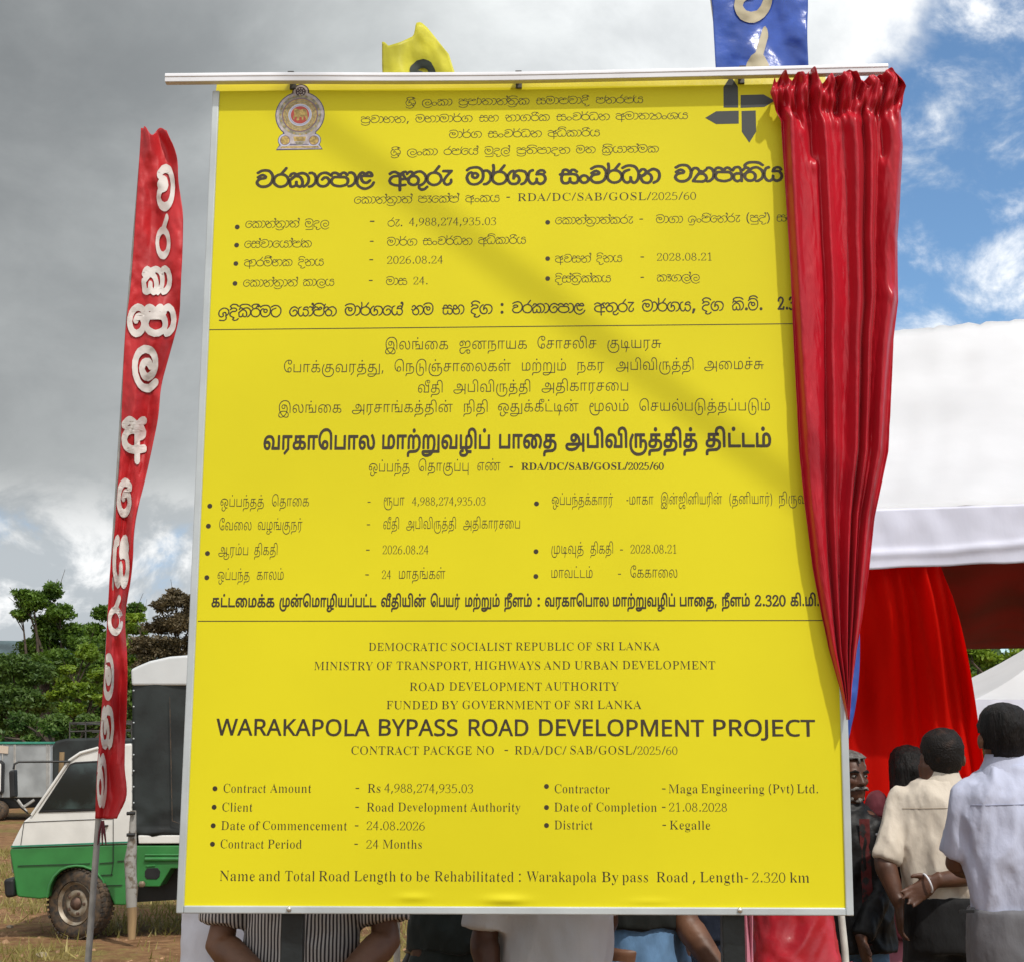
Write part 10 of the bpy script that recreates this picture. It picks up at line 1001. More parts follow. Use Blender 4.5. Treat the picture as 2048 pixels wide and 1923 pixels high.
for k in range(9): g.ball(pp(268, 1380+k*32, -.012), .008, .006, .008, 8)
g.build('eyelets', MALU, cs_, True)
g = G(); g.prism([vp(x, y, -.01) for x, y in ((1165, 798), (2800, 790), (2800, 862), (1170, 868))], (0, 1.4, 0)); g.build('bed_rail', MWHITE, van, bevel=.008)
g = G(); g.prism([vp(x, y, .0) for x, y in ((1150, 885), (2800, 880), (2800, 1080), (1440, 1078), (1345, 1232), (1150, 1232))], (0, 1.4, 0)); bd = g.build('bed_side', MGREEN, van, bevel=.008)
g = G()
for ya, yb in ((955, 972), (985, 1012)): g.tube([vp(1225, (ya+yb)/2, -.004), vp(2780, (ya+yb)/2-4, -.004)], .020 if ya > 960 else .009, 8)
g.build('bed_ridge', MGREEN, bd, True)
g = G(); g.prism([vp(x, y, -.006) for x, y in ((1222, 1100), (1240, 1076), (1330, 1072), (1352, 1100), (1346, 1145), (1322, 1168), (1240, 1166), (1222, 1146))], (0, .02, 0)); g.build('fuel_recess', MPLAS, bd, bevel=.003)
g = G(); g.prism([vp(x, y, -.01) for x, y in ((1230, 1052), (1300, 1046), (1312, 1058), (1240, 1066))], (0, .02, 0)); g.build('recess_lip', MGREEN, bd, bevel=.003)
g = G(); g.prism([vp(x, y, .25) for x, y in ((1060, 1000), (2780, 1000), (2780, 1290), (1060, 1390))], (0, .9, 0)); g.build('chassis', MPLAS, van)
g = G(); g.ball(vp(1200, 1208, -.02), .03, .02, .028, 10); g.build('bed_hook', MRIM, bd, True)
# white painted stake beside the truck
s0 = at(265, 1866, 12.5); st_ = thing('wooden_stake', 'old wooden stake with flaking white paint standing beside the truck', 'stake', (s0.x, s0.y, 0))
def sp_(x, y): return at(x/4.215, 1480+y/4.215, 12.5)
g = G(); g.tube([sp_(1112, 1400), sp_(1114, 1500), sp_(1112, 1600), sp_(1112, 1640)+Vector((0, 0, -.03))], [.041, .038, .034, .031], 12); g.build('bare_end', MWOOD, st_, True)
g = G(); g.tube([sp_(1124, 590), sp_(1118, 760), sp_(1112, 900), sp_(1098, 1010), sp_(1103, 1150), sp_(1112, 1250), sp_(1108, 1330), sp_(1111, 1402)], [.024, .030, .040, .049, .046, .050, .045, .042], 12); g.build('painted_shaft', MPWOOD, st_, True)
g = G()
for y in (612, 792):
    g.tube([sp_(1082, y)+Vector((0, -.05, 0)), sp_(1150, y-2)+Vector((0, -.05, 0))], .014, 8)
g.build('strap', MPLAS, st_, True)
# ------------------------------------------------------------ lorry and canvas truck further back
def lp(x, y, Y, d=0): p = at(x/4.215, 1480+y/4.215, Y); p.y = Y+d; return p
def lorry(Y):
    t = thing('box_lorry', 'grey box lorry with teal top edge parked far left behind the pickup', 'lorry', (lp(150, 0, Y).x, Y+.9, 0))
    def pr(n, P, m, d=0, dep=1.9, bv=.02, par=t):
        g = G(); g.prism([lp(x, y, Y, d) for x, y in P], (0, dep, 0)); return g.build(n, m, par, bevel=bv)
    pr('box', [(-700, 30), (428, 26), (428, 480), (-700, 490)], MGREY)
    pr('top_trim', [(-710, 12), (436, 10), (436, 30), (-710, 32)], MTEAL, -.03, 1.96, .01)
    g = G()
    for x in (20, 118, 128, 395, 412): g.prism([lp(x, 34, Y, -.02), lp(x+6, 34, Y, -.02), lp(x+6, 478, Y, -.02), lp(x, 478, Y, -.02)], (0, .04, 0))
    g.build('box_rib', pbr('pale_rib', (.45, .43, .40), .5), t)
    pr('poster', [(0, 40), (75, 48), (70, 110), (0, 104)], pbr('faded_poster', (.55, .45, .36), .6, var=.2, vscale=1.5, col2=(.12, .38, .50), thr=(.4, .5)), -.03, .02, 0)
    pr('side_panel', [(-600, 170), (20, 165), (45, 190), (40, 430), (25, 450), (-600, 455)], MPLAS, -.16, .15)
    pr('white_panel', [(-590, 190), (15, 185), (32, 200), (28, 420), (18, 436), (-590, 440)], MWHITE, -.18, .04)
    pr('chassis', [(-690, 480), (400, 474), (400, 560), (120, 575), (-690, 600)], MPLAS, .15, 1.6)
    for x in (-20, -560):
        c = lp(x, 585, Y, -.12); r = (lp(0, 500, Y)-lp(0, 672, Y)).length/2; c.z = r
        g = G(); n = 30; g.loft([[c+Vector((q*math.cos(2*math.pi*k/n), a, q*math.sin(2*math.pi*k/n))) for k in range(n)] for a, q in ((.25, r*.6), (.25, r*.95), (.02, r), (-.02, r*.9), (-.03, r*.6))]); w_ = g.build('tyre', MRUB, t, True, angle=60)
        g = G(); g.loft([[c+Vector((q*math.cos(2*math.pi*k/n), a, q*math.sin(2*math.pi*k/n))) for k in range(n)] for a, q in ((.1, r*.58), (-.02, r*.6), (.05, r*.45), (.0, r*.2))]); g.build('rim', MRIM, w_, True)
    g = G(); g.tube([lp(150, 500, Y, .0), lp(230, 600, Y, -.05)], .03, 6); g.tube([lp(290, 500, Y, 0), lp(205, 560, Y, -.05)], .03, 6); g.build('stay', MPOLE, t, True)
    return t
lorry(32.0)
CY_ = 26.0
ct = thing('canvas_truck', 'dark canvas covered truck with a roof rack behind the white pickup cab', 'truck', (at(180, 1600, CY_).x, CY_+.8, 0))
def cp(x, y, d=0): p = at(x, y, CY_); p.y = CY_+d; return p
g = G(); g.prism([cp(x, y) for x, y in ((104, 1622), (104, 1492), (110, 1481), (130, 1476), (200, 1474), (262, 1476), (262, 1622))], (0, 1.7, 0)); g.build('canvas_cover', MCANV, ct, bevel=.04, seg=3)
g = G()
for y in (1445, 1462): g.tube([cp(136, y, .1), cp(262, y-4, .1)], .012, 6); g.tube([cp(136, y, 1.5), cp(262, y-4, 1.5)], .012, 6)
for x in (136, 168, 200, 232, 260): g.tube([cp(x, 1442, .1), cp(x, 1480, .1)], .012, 6); g.tube([cp(x, 1446, .1), cp(x, 1446, 1.5)], .012, 6)
g.build('roof_rack', MDRK, ct, True)
g = G(); g.prism([cp(x, y, .1) for x, y in ((104, 1622), (262, 1622), (262, 1668), (104, 1668))], (0, 1.5, 0)); g.build('chassis', MPLAS, ct)
for x in (135, 245):
    c = cp(x, 1655, .0); r = .27; c.z = r; g = G(); n = 26; g.loft([[c+Vector((q*math.cos(2*math.pi*k/n), a, q*math.sin(2*math.pi*k/n))) for k in range(n)] for a, q in ((.25, r*.6), (.25, r), (-.02, r), (-.03, r*.6))]); g.build('tyre', MRUB, ct, True, angle=60)
p0 = at(123, 1540, 25.2); ps = thing('wooden_post', 'pale weathered wooden post standing before the dark canvas truck', 'post', (p0.x, 25.2, 0))
g = G(); g.tube([(p0.x, 25.2, -.05), (p0.x, 25.2, 1.0), at(124, 1503, 25.2)], [.05, .045, .042], 10); g.build('shaft', MWOOD, ps, True)

# ------------------------------------------------------------ tents on the right
TY = 6.9
def tp(px, py, Y): return at(px, py, Y)
tent = thing('event_tent', 'large white event tent with lilac white valance and red lining right of the curtain', 'tent', (at(1900, 1300, 8).x, 8, 0))
def sheet(name, fn, nu, nv, mat, thick=.004, par=tent):
    vs = [fn(i/nu, j/nv) for j in range(nv+1) for i in range(nu+1)]; fs = []
    for j in range(nv):
        for i in range(nu): k = j*(nu+1)+i; fs.append((k, k+1, k+nu+2, k+nu+1))
    o = mesh(name, vs, fs, mat, par, True); m = o.modifiers.new('thick', 'SOLIDIFY'); m.thickness = thick; m.offset = -1; return o
E0, E1 = tp(1640, 1022, TY), tp(2700, 985, TY)            # eave
K0, K1 = tp(1668, 672, 9.4), tp(2600, 588, 9.4)           # ridge
def roof_f(a, b):
    e = E0.lerp(E1, a); k = K0.lerp(K1, a); p = e.lerp(k, b)
    p.z += -.10*math.sin(math.pi*b)*(1+.3*math.sin(a*14))+.012*noise.noise(Vector((a*20, b*6, 1)))+.03*(b > .97)*noise.noise(Vector((a*50, 0, 0)))
    return p
sheet('roof', roof_f, 80, 26, MTENT)
BE0, BE1 = E0+Vector((0, 6.2, 0)), E1+Vector((0, 6.2, 0))
sheet('back_roof', lambda a, b: K0.lerp(K1, a).lerp(BE0.lerp(BE1, a), b)-Vector((0, 0, .1*math.sin(math.pi*b)+.012)), 20, 10, MTENT)
V0, V1 = tp(1640, 1142, TY), tp(2700, 1096, TY)
def val_f(a, b):
    p = E0.lerp(E1, a).lerp(V0.lerp(V1, a), b); s = a*60
    p.y -= .006+.002*math.sin(s*1.1+2*noise.noise(Vector((a*12, 0, 0))))*b+.007*noise.noise(Vector((a*30, b*2.2, 2)))+.010*math.exp(-((b-.70-.06*math.sin(a*9))/.07)**2)
    p.z += .002*math.sin(s*.8)*b; return p
sheet('valance', val_f, 220, 24, MVAL)
# red lining: ceiling and the drape beside the post
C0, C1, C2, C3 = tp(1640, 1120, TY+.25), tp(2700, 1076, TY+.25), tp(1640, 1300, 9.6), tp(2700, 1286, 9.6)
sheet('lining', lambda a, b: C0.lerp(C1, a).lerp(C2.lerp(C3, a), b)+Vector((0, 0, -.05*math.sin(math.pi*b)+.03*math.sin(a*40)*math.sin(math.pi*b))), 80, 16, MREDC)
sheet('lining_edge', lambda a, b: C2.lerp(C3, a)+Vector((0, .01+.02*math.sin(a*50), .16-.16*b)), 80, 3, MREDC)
DRP = [(1110, 1880), (1140, 1888), (1190, 1906), (1240, 1918), (1290, 1928), (1350, 1938), (1400, 1946), (1450, 1953), (1500, 1960), (1560, 1968), (1700, 1978), (2100, 1990)]
def drp(a, b):
    y = 1095+(2085-1095)*b; xr = interp(DRP, y); xl = 1640
    p = at(xl+(xr-xl)*a, y, 6.98+.36*sm(b, .05, .40)); w = a*15+2.2*math.sin(a*5+1)+1.1*math.sin(b*3)+1.5*noise.noise(Vector((a*4, b*1.5, 3)))
    p.y += .055*math.sin(w)*(.5+.5*b)+.018*math.sin(a*41+3*math.sin(a*9)+b)+.03*math.sin(w*2.3+b*2)+.03*noise.noise(Vector((a*9, b*3, 7)))
    if b > .999: p.z = .03
    return p
sheet('drape', drp, 150, 50, MREDD, .003)
for px in (1648, 2690):
    for yy, zz in ((TY, E0.z-.03), (TY+6.2, E0.z-.03)):
        q = at(px, 1400, TY); g = G(); g.tube([(q.x, yy+.04, 0), (q.x, yy+.04, zz)], .024, 10); g.build('tent_pole', MPOLE, tent, True)
for px in (1938, 2054):
    c = at(px, 1254, 9.2); g = G(); g.ball(c, .075, .05, .022, 12); g.build('ceiling_lamp', MPLAS, tent, True)
# small white marquee beyond
SY = 14.0
t2 = thing('marquee', 'small white pointed marquee with grey walls seen under the big tent roof', 'tent', (at(2150, 1500, SY).x, SY+1.5, 0))
a0, a1, ap = at(1950, 1398, SY), at(2350, 1398, SY), at(2150, 1232, SY+1.5)
b0, b1 = a0+Vector((0, 3, 0)), a1+Vector((0, 3, 0))
g = G(); nn = 10
for P, Q in ((a0, a1), (a1, b1), (b1, b0), (b0, a0)):
    L = [[P.lerp(Q, i/nn).lerp(ap, j/nn)-Vector((0, 0, .10*math.sin(math.pi*j/nn))) for i in range(nn+1)] for j in range(nn+1)]
    g.add([p for r_ in L for p in r_], [(j*(nn+1)+i, j*(nn+1)+i+1, (j+1)*(nn+1)+i+1, (j+1)*(nn+1)+i) for j in range(nn) for i in range(nn)])
g.build('roof', MTENT, t2, True)
g = G()
for P, Q in ((a0, a1), (a1, b1), (b1, b0), (b0, a0)):
    L = [P.lerp(Q, i/30)+Vector((0, 0, -.22*k))+Vector((0, .02*math.sin(i*1.7)*k, 0)) for k in (0, 1) for i in range(31)]
    g.add(L, [(i, i+1, i+32, i+31) for i in range(30)])
g.build('valance', MVAL, t2, True)
g = G(); q0, q1 = a0+Vector((.25, .35, 0)), a1+Vector((0, .35, 0))
L = [q0.lerp(q1, i/60)*1+Vector((0, .05*math.sin(i*1.1), (-.12 if k == 0 else -q0.z+.02))) for k in (0, 1) for i in range(61)]
g.add(L, [(i, i+1, i+62, i+61) for i in range(60)]); g.build('wall', pbr('grey_wall_cloth', (.24, .24, .25), .8, var=.15, vscale=2), t2, True)

# ------------------------------------------------------------ trees
def leaves(name, clumps, per, size, mat, parent, seed):
    """clumps: (centre, rx, ry, rz); small quads spread through each clump"""
    r = np.random.default_rng(seed); V = []; 
    for (c, rx, ry, rz) in clumps:
        n = int(per*(rx*ry*rz)**(2/3)); d = r.normal(size=(n, 3)); d /= np.linalg.norm(d, axis=1)[:, None]; q = r.random(n)**.45
        P = np.array(c)+d*q[:, None]*np.array([rx, ry, rz])
        nrm = r.normal(size=(n, 3))+np.array([0, 0, 1.0]); nrm /= np.linalg.norm(nrm, axis=1)[:, None]
        a = r.normal(size=(n, 3)); a -= (a*nrm).sum(1)[:, None]*nrm; a /= np.linalg.norm(a, axis=1)[:, None]; b = np.cross(nrm, a)
        s = size*(.6+.8*r.random(n))[:, None]
        V.append(np.stack([P-a*s, P-b*s*.45, P+a*s, P+b*s*.45], 1).reshape(-1, 3))
    V = np.concatenate(V); n = len(V)//4
    V = V-np.array(wloc(parent)); me = bpy.data.meshes.new(name)
    me.vertices.add(len(V)); me.vertices.foreach_set('co', V.ravel()); me.loops.add(4*n); me.loops.foreach_set('vertex_index', np.arange(4*n, dtype=np.int32))
    me.polygons.add(n); me.polygons.foreach_set('loop_start', np.arange(0, 4*n, 4, dtype=np.int32)); me.update(calc_edges=True); me.validate()
    me.materials.append(mat); o = bpy.data.objects.new(name, me); COL.objects.link(o); o.parent = parent; return o
def tree(name, label, base_px, Y, cl, per, size, mat, seed, trunk_r=.22, group='trees behind the vehicles', sub=7, spread=.62):
    """cl: clump list in photo pixels (px, py, radius px)"""
    r = np.random.default_rng(seed+50)
    bx = at(base_px, 1485, Y); root = thing(name, label, 'tree', (bx.x, Y, 0), group); m = Y/F
    C = []; limbs = []
    for (px, py, rp) in cl:
        c = np.array(at(px, py, Y)); c[1] += r.uniform(-.8, .8)*rp*m; rad = rp*m; limbs.append(c)
        for k in range(int(sub*2.7)):
            d = r.normal(size=3); d /= np.linalg.norm(d); q = c+d*rad*spread*r.random()**.5*np.array([1, 1, .75]); s = rad*r.uniform(.24, .50)
            C.append((q, s*1.25, s*1.25, s*.6))
    leaves('crown', C, per, size, mat, root, seed)
    g = G(); top = np.mean(limbs, 0); z0 = min(.55*top[2], 2.2)
    tk = [Vector((bx.x, Y, -.1)), Vector((bx.x+.1, Y, z0*.5)), Vector((bx.x+.05, Y, z0))]
    g.tube(tk, [trunk_r*1.25, trunk_r, trunk_r*.85], 10)
    for c in limbs:
        c = Vector(c); mid = tk[-1].lerp(c, .5)+Vector((r.uniform(-.3, .3), r.uniform(-.3, .3), .25)); g.tube([tk[-1]-Vector((0, 0, .1)), mid, c], [trunk_r*.30, trunk_r*.15, trunk_r*.04], 7)
        for _ in range(4):
            e = c+Vector(r.normal(size=3)*.5)*(c-mid).length*.35; g.tube([mid.lerp(c, .6), e], [trunk_r*.05, trunk_r*.02], 5)
    g.build('trunk', MBARK, root, True); return root
tree('broadleaf_tree', 'tall dark green tree with an open top left of the red flag', 85, 46, [(70, 1200, 40), (100, 1182, 30), (50, 1190, 24), (120, 1225, 36), (45, 1228, 24), (90, 1250, 45), (140, 1270, 45), (70, 1290, 50), (170, 1290, 40), (120, 1330, 55), (190, 1330, 45)], 2651, 0.067, ML1, 11, .3, sub=9)
tree('broadleaf_tree', 'dark green tree just behind the middle of the red flag', 232, 52, [(215, 1225, 34), (250, 1235, 32), (180, 1260, 36), (268, 1215, 22), (230, 1290, 50), (270, 1290, 40), (200, 1340, 50), (250, 1360, 55)], 2527, 0.072, ML1, 12, .3, sub=9)
tree('broadleaf_tree', 'bright yellow green bushy tree low at the left behind the lorry', 20, 41, [(20, 1330, 48), (60, 1345, 45), (-20, 1340, 45), (10, 1400, 55), (70, 1400, 45), (-40, 1420, 60), (30, 1450, 40)], 2527, 0.063, ML4, 13, sub=9)
tree('broadleaf_tree', 'bright yellow green leafy tree left of the white pickup cab', 150, 38, [(165, 1300, 26), (130, 1370, 32), (170, 1380, 36), (200, 1350, 30), (110, 1390, 24), (150, 1415, 30), (215, 1400, 26), (185, 1310, 20), (140, 1340, 20)], 2905, 0.056, ML2, 14, .18, sub=8)
tree('broadleaf_tree', 'yellow green tree top between the red flag and the brown tree', 275, 44, [(275, 1235, 22), (262, 1255, 22), (285, 1260, 18), (270, 1290, 24), (262, 1320, 22)], 2777, 0.059, ML2, 15, .18)
tree('brown_leaf_tree', 'reddish brown leaved tree above the pickup canopy beside the board', 345, 36, [(350, 1190, 26), (330, 1210, 32), (372, 1200, 30), (310, 1250, 34), (360, 1245, 46), (395, 1220, 30), (290, 1290, 32), (335, 1295, 46), (385, 1290, 44), (300, 1330, 36), (360, 1340, 44), (420, 1260, 40)], 3283, 0.046, ML3, 16, .2, sub=9, spread=.7)
tree('broadleaf_tree', 'dark low shrubby tree behind the lorry and canvas truck', 130, 34, [(40, 1440, 40), (110, 1450, 40), (180, 1445, 40), (-20, 1470, 40), (235, 1440, 40), (270, 1400, 40), (150, 1480, 40), (70, 1490, 36)], 2399, 0.056, ML4, 17, .2)
tree('broadleaf_tree', 'sunlit yellow green tree framed under the tent roof', 2000, 26, [(1960, 1310, 40), (2000, 1330, 45), (2040, 1310, 40), (1945, 1360, 36), (1990, 1390, 40), (2050, 1370, 50), (1920, 1300, 40), (1930, 1400, 34)], 3283, 0.046, ML2, 18, .2, group='trees behind the vehicles')
# hedge line far behind
root = thing('tree_belt', 'dark belt of distant trees along the far edge of the ground', 'trees', (0, 90, 0)); tag(root, kind='stuff')
cl = []
for k in range(70):
    x = -60+120*k/69; h = 6.2+1.6*noise.noise(Vector((k*.35, 2, 0)))
    cl.append(((x, 90+rng.uniform(-3, 3), h*.55), 2.6, 1.8, h*.55))
lv = leaves('foliage', cl, 330, .30, ML4, root, 31); tag(lv, kind='stuff')
# ------------------------------------------------------------ grass, stone, sticks
r = np.random.default_rng(5); n = 60000
gx = r.uniform(-7.5, 2.5, n); gy = r.uniform(8.0, 24, n); keep = np.array([noise.noise(Vector((x*.8, y*.55, 3)))+.35*noise.noise(Vector((x*3, y*3, 1))) > -.06+.25*r.random() for x, y in zip(gx, gy)]); gx = gx[keep]; gy = gy[keep]; n = len(gx)
h = r.uniform(.03, .13, n); an = r.uniform(0, 6.28, n); lx = r.normal(0, .045, n); ly = r.normal(0, .045, n); w = r.uniform(.004, .010, n)
z0 = np.array([gz(x, y) for x, y in zip(gx, gy)])-.005
V = np.stack([np.stack([gx-w*np.cos(an), gy-w*np.sin(an), z0], 1), np.stack([gx+w*np.cos(an), gy+w*np.sin(an), z0], 1), np.stack([gx+lx, gy+ly, z0+h], 1)], 1).reshape(-1, 3)
me = bpy.data.meshes.new('grass'); me.from_pydata(V.tolist(), [], [(3*i, 3*i+1, 3*i+2) for i in range(n)]); me.materials.append(MGRASS)
o = bpy.data.objects.new('grass', me); COL.objects.link(o); tag(o, 'short dry grass growing in patches on the brown dirt', 'grass', kind='stuff')
# loose clods of soil
r = np.random.default_rng(9); V = []; Fc = []
for k in range(2600):
    x, y = r.uniform(-7, 2.5), 8+14*r.random()**1.3; s = r.uniform(.008, .030)*(1 if r.random() < .9 else 1.6); z = gz(x, y); k0 = len(V)
    for dx, dy, dz in ((1, 0, 0), (0, 1, 0), (-1, 0, 0), (0, -1, 0), (.2, .1, .9), (-.3, -.2, .6)): V.append((x+s*(dx+r.uniform(-.3, .3)), y+s*(dy+r.uniform(-.3, .3)), z-.004+s*dz*.8))
    Fc += [(k0, k0+1, k0+4), (k0+1, k0+2, k0+4), (k0+2, k0+5, k0+4), (k0+2, k0+3, k0+5), (k0+3, k0, k0+4), (k0+3, k0+4, k0+5)]
tag(mesh('soil_clods', V, Fc, pbr('dry_soil', (.34, .20, .11), .95, var=.25, vscale=3)), 'loose clods of brown soil scattered over the ground', 'soil', kind='stuff')
def stone(px, py, s, lab):
    d = ray(px, py); p = EYE+d*(-EYE.z/d.z); bm = bmesh.new(); bmesh.ops.create_icosphere(bm, subdivisions=3, radius=s)
    for v in bm.verts: v.co *= 1+.35*noise.noise(v.co*(1.6/s)); v.co.z *= .6
    m_ = bpy.data.meshes.new('stone'); bm.to_mesh(m_); bm.free(); m_.materials.append(pbr('pale_stone', (.30, .24, .17), .9, var=.15, bump=.004)); o = bpy.data.objects.new('stone', m_); COL.objects.link(o); o.location = (p.x, p.y, s*.3)
    for q in m_.polygons: q.use_smooth = True
    tag(o, lab, 'stone')
stone(84, 1913, .042, 'pale brown stone on the dirt near the foot of the red flag pole'); stone(20, 1615+240, .03, 'small reddish stone on the dry grass left of the front wheel')
for k, (a, b, lab) in enumerate((((806, 1935), (868, 1815), 'thin bamboo stick leaning to the right under the board, tied at the crossing'), ((850, 1935), (824, 1872), 'short bamboo stick leaning left into the tied crossing under the board'))):
    p, q = at(*a, 5.9+.05*k), at(*b, 5.9+.05*k); d = (q-p)/(q.z-p.z); o = thing('bamboo_stick', lab, 'stick', (p.x-d.x*p.z, p.y-d.y*p.z, 0), 'crossed bamboo sticks under the board')
    g = G(); g.tube([p-d*p.z, p, q], [.016, .015, .013], 10); g.build('shaft', MDRK if k == 0 else MBAM, o, True)
    if k == 0:
        g = G(); c = at(831, 1889, 5.87); x = (q-p).normalized(); 
        for i in range(5): g.tube([c+x*(.012*i-.025)+Vector((math.cos(t_)*.026, math.sin(t_)*.026, 0)) for t_ in np.linspace(0, 6.28, 13)], .005, 6)
        g.build('cord', MWOOD, o, True)
# ------------------------------------------------------------ people
def fuse(g, name, mat, parent, voxel=.012, it=3, wr=0, wf=9, wst=(1, 1, .6), seed=0):
    me = bpy.data.meshes.new('tmp'); me.from_pydata([tuple(v) for v in g.v], [], g.f)
    bm = bmesh.new(); bm.from_mesh(me); bmesh.ops.recalc_face_normals(bm, faces=bm.faces); bm.to_mesh(me); bm.free()
    t = bpy.data.objects.new('tmp', me); COL.objects.link(t)
    m = t.modifiers.new('r', 'REMESH'); m.mode = 'VOXEL'; m.voxel_size = voxel
    if it: m = t.modifiers.new('s', 'SMOOTH'); m.iterations = it; m.factor = .5
    dg = bpy.context.evaluated_depsgraph_get(); dg.update()
    me2 = bpy.data.meshes.new_from_object(t.evaluated_get(dg)); bpy.data.objects.remove(t); bpy.data.meshes.remove(me)
    me2.name = name; off = wloc(parent); n = len(me2.vertices)
    co = np.empty(n*3); me2.vertices.foreach_get('co', co); co = co.reshape(-1, 3); no = np.empty(n*3); me2.vertices.foreach_get('normal', no); no = no.reshape(-1, 3)
    if wr:
        d = np.empty(n)
        for i in range(n):
            p = Vector((co[i, 0]*wst[0], co[i, 1]*wst[1], co[i, 2]*wst[2]))*wf+Vector((seed, seed*2, 0))
            q = noise.noise_vector(p*.6)*.5
            d[i] = .55-1.9*abs(noise.noise(p+q))+.45*noise.noise(p*2.3)-.5*abs(noise.noise(p*3.1+q))
        co = co+no*(d*wr)[:, None]
    co = co-np.array(off); me2.vertices.foreach_set('co', co.ravel()); me2.polygons.foreach_set('use_smooth', np.ones(len(me2.polygons), dtype=bool))
    me2.materials.clear(); me2.materials.append(mat); me2.update()
    o = bpy.data.objects.new(name, me2); COL.objects.link(o); o.parent = parent; return o
HEAD = [(0, .020, .022, .052), (.05, .036, .036, .045), (.13, .052, .056, .030), (.24, .061, .074, .014), (.36, .067, .086, .004), (.48, .071, .093, -.002), (.60, .0735, .096, -.005), (.72, .0735, .096, -.008), (.83, .066, .086, -.010), (.91, .052, .068, -.010), (.965, .033, .043, -.010), (1, .010, .013, -.010)]
def hand(g, w, d, n, side, L=.185, curl=.35, spread=.10):
    """w wrist, d finger direction, n palm normal, side thumb direction"""
    d = d.normalized(); n = (n-d*n.dot(d)).normalized(); s = side-d*side.dot(d)-n*side.dot(n); s.normalize(); k = L/.185
    ring = lambda c, a, b: [c+s*(a*math.copysign(abs(math.cos(t))**.7, math.cos(t)))+n*(b*math.sin(t)) for t in [2*math.pi*i/14 for i in range(14)]]
    g.loft([ring(w-d*.03*k, .027*k, .021*k), ring(w+d*.012*k, .028*k, .018*k), ring(w+d*.05*k, .040*k, .015*k), ring(w+d*.088*k, .041*k, .012*k), ring(w+d*.098*k, .038*k, .010*k)])
    for i, (o_, l) in enumerate(((.031, .070), (.0105, .079), (-.0105, .074), (-.030, .058))):
        b = w+d*.090*k+s*o_*k; dd = (d+s*(o_*spread/.03)).normalized(); pts = [b-dd*.012*k, b]; a = 0
        for q, f in enumerate((.45, .30, .25)):
            a += curl*(.5+.5*q); v = dd*math.cos(a)+n*math.sin(a); pts.append(pts[-1]+v*l*f*k)
        g.tube(pts, [.0088*k, .0092*k, .0085*k, .0078*k, .0062*k], 8)
    b = w+d*.022*k+s*.026*k; v1 = (s*.75+d*.65+n*.25).normalized(); v2 = (s*.35+d*.9+n*.2).normalized()
    g.tube([b-v1*.012*k, b, b+v1*.036*k, b+v1*.036*k+v2*.026*k, b+v1*.036*k+v2*.045*k], [.013*k, .014*k, .0115*k, .010*k, .007*k], 8)
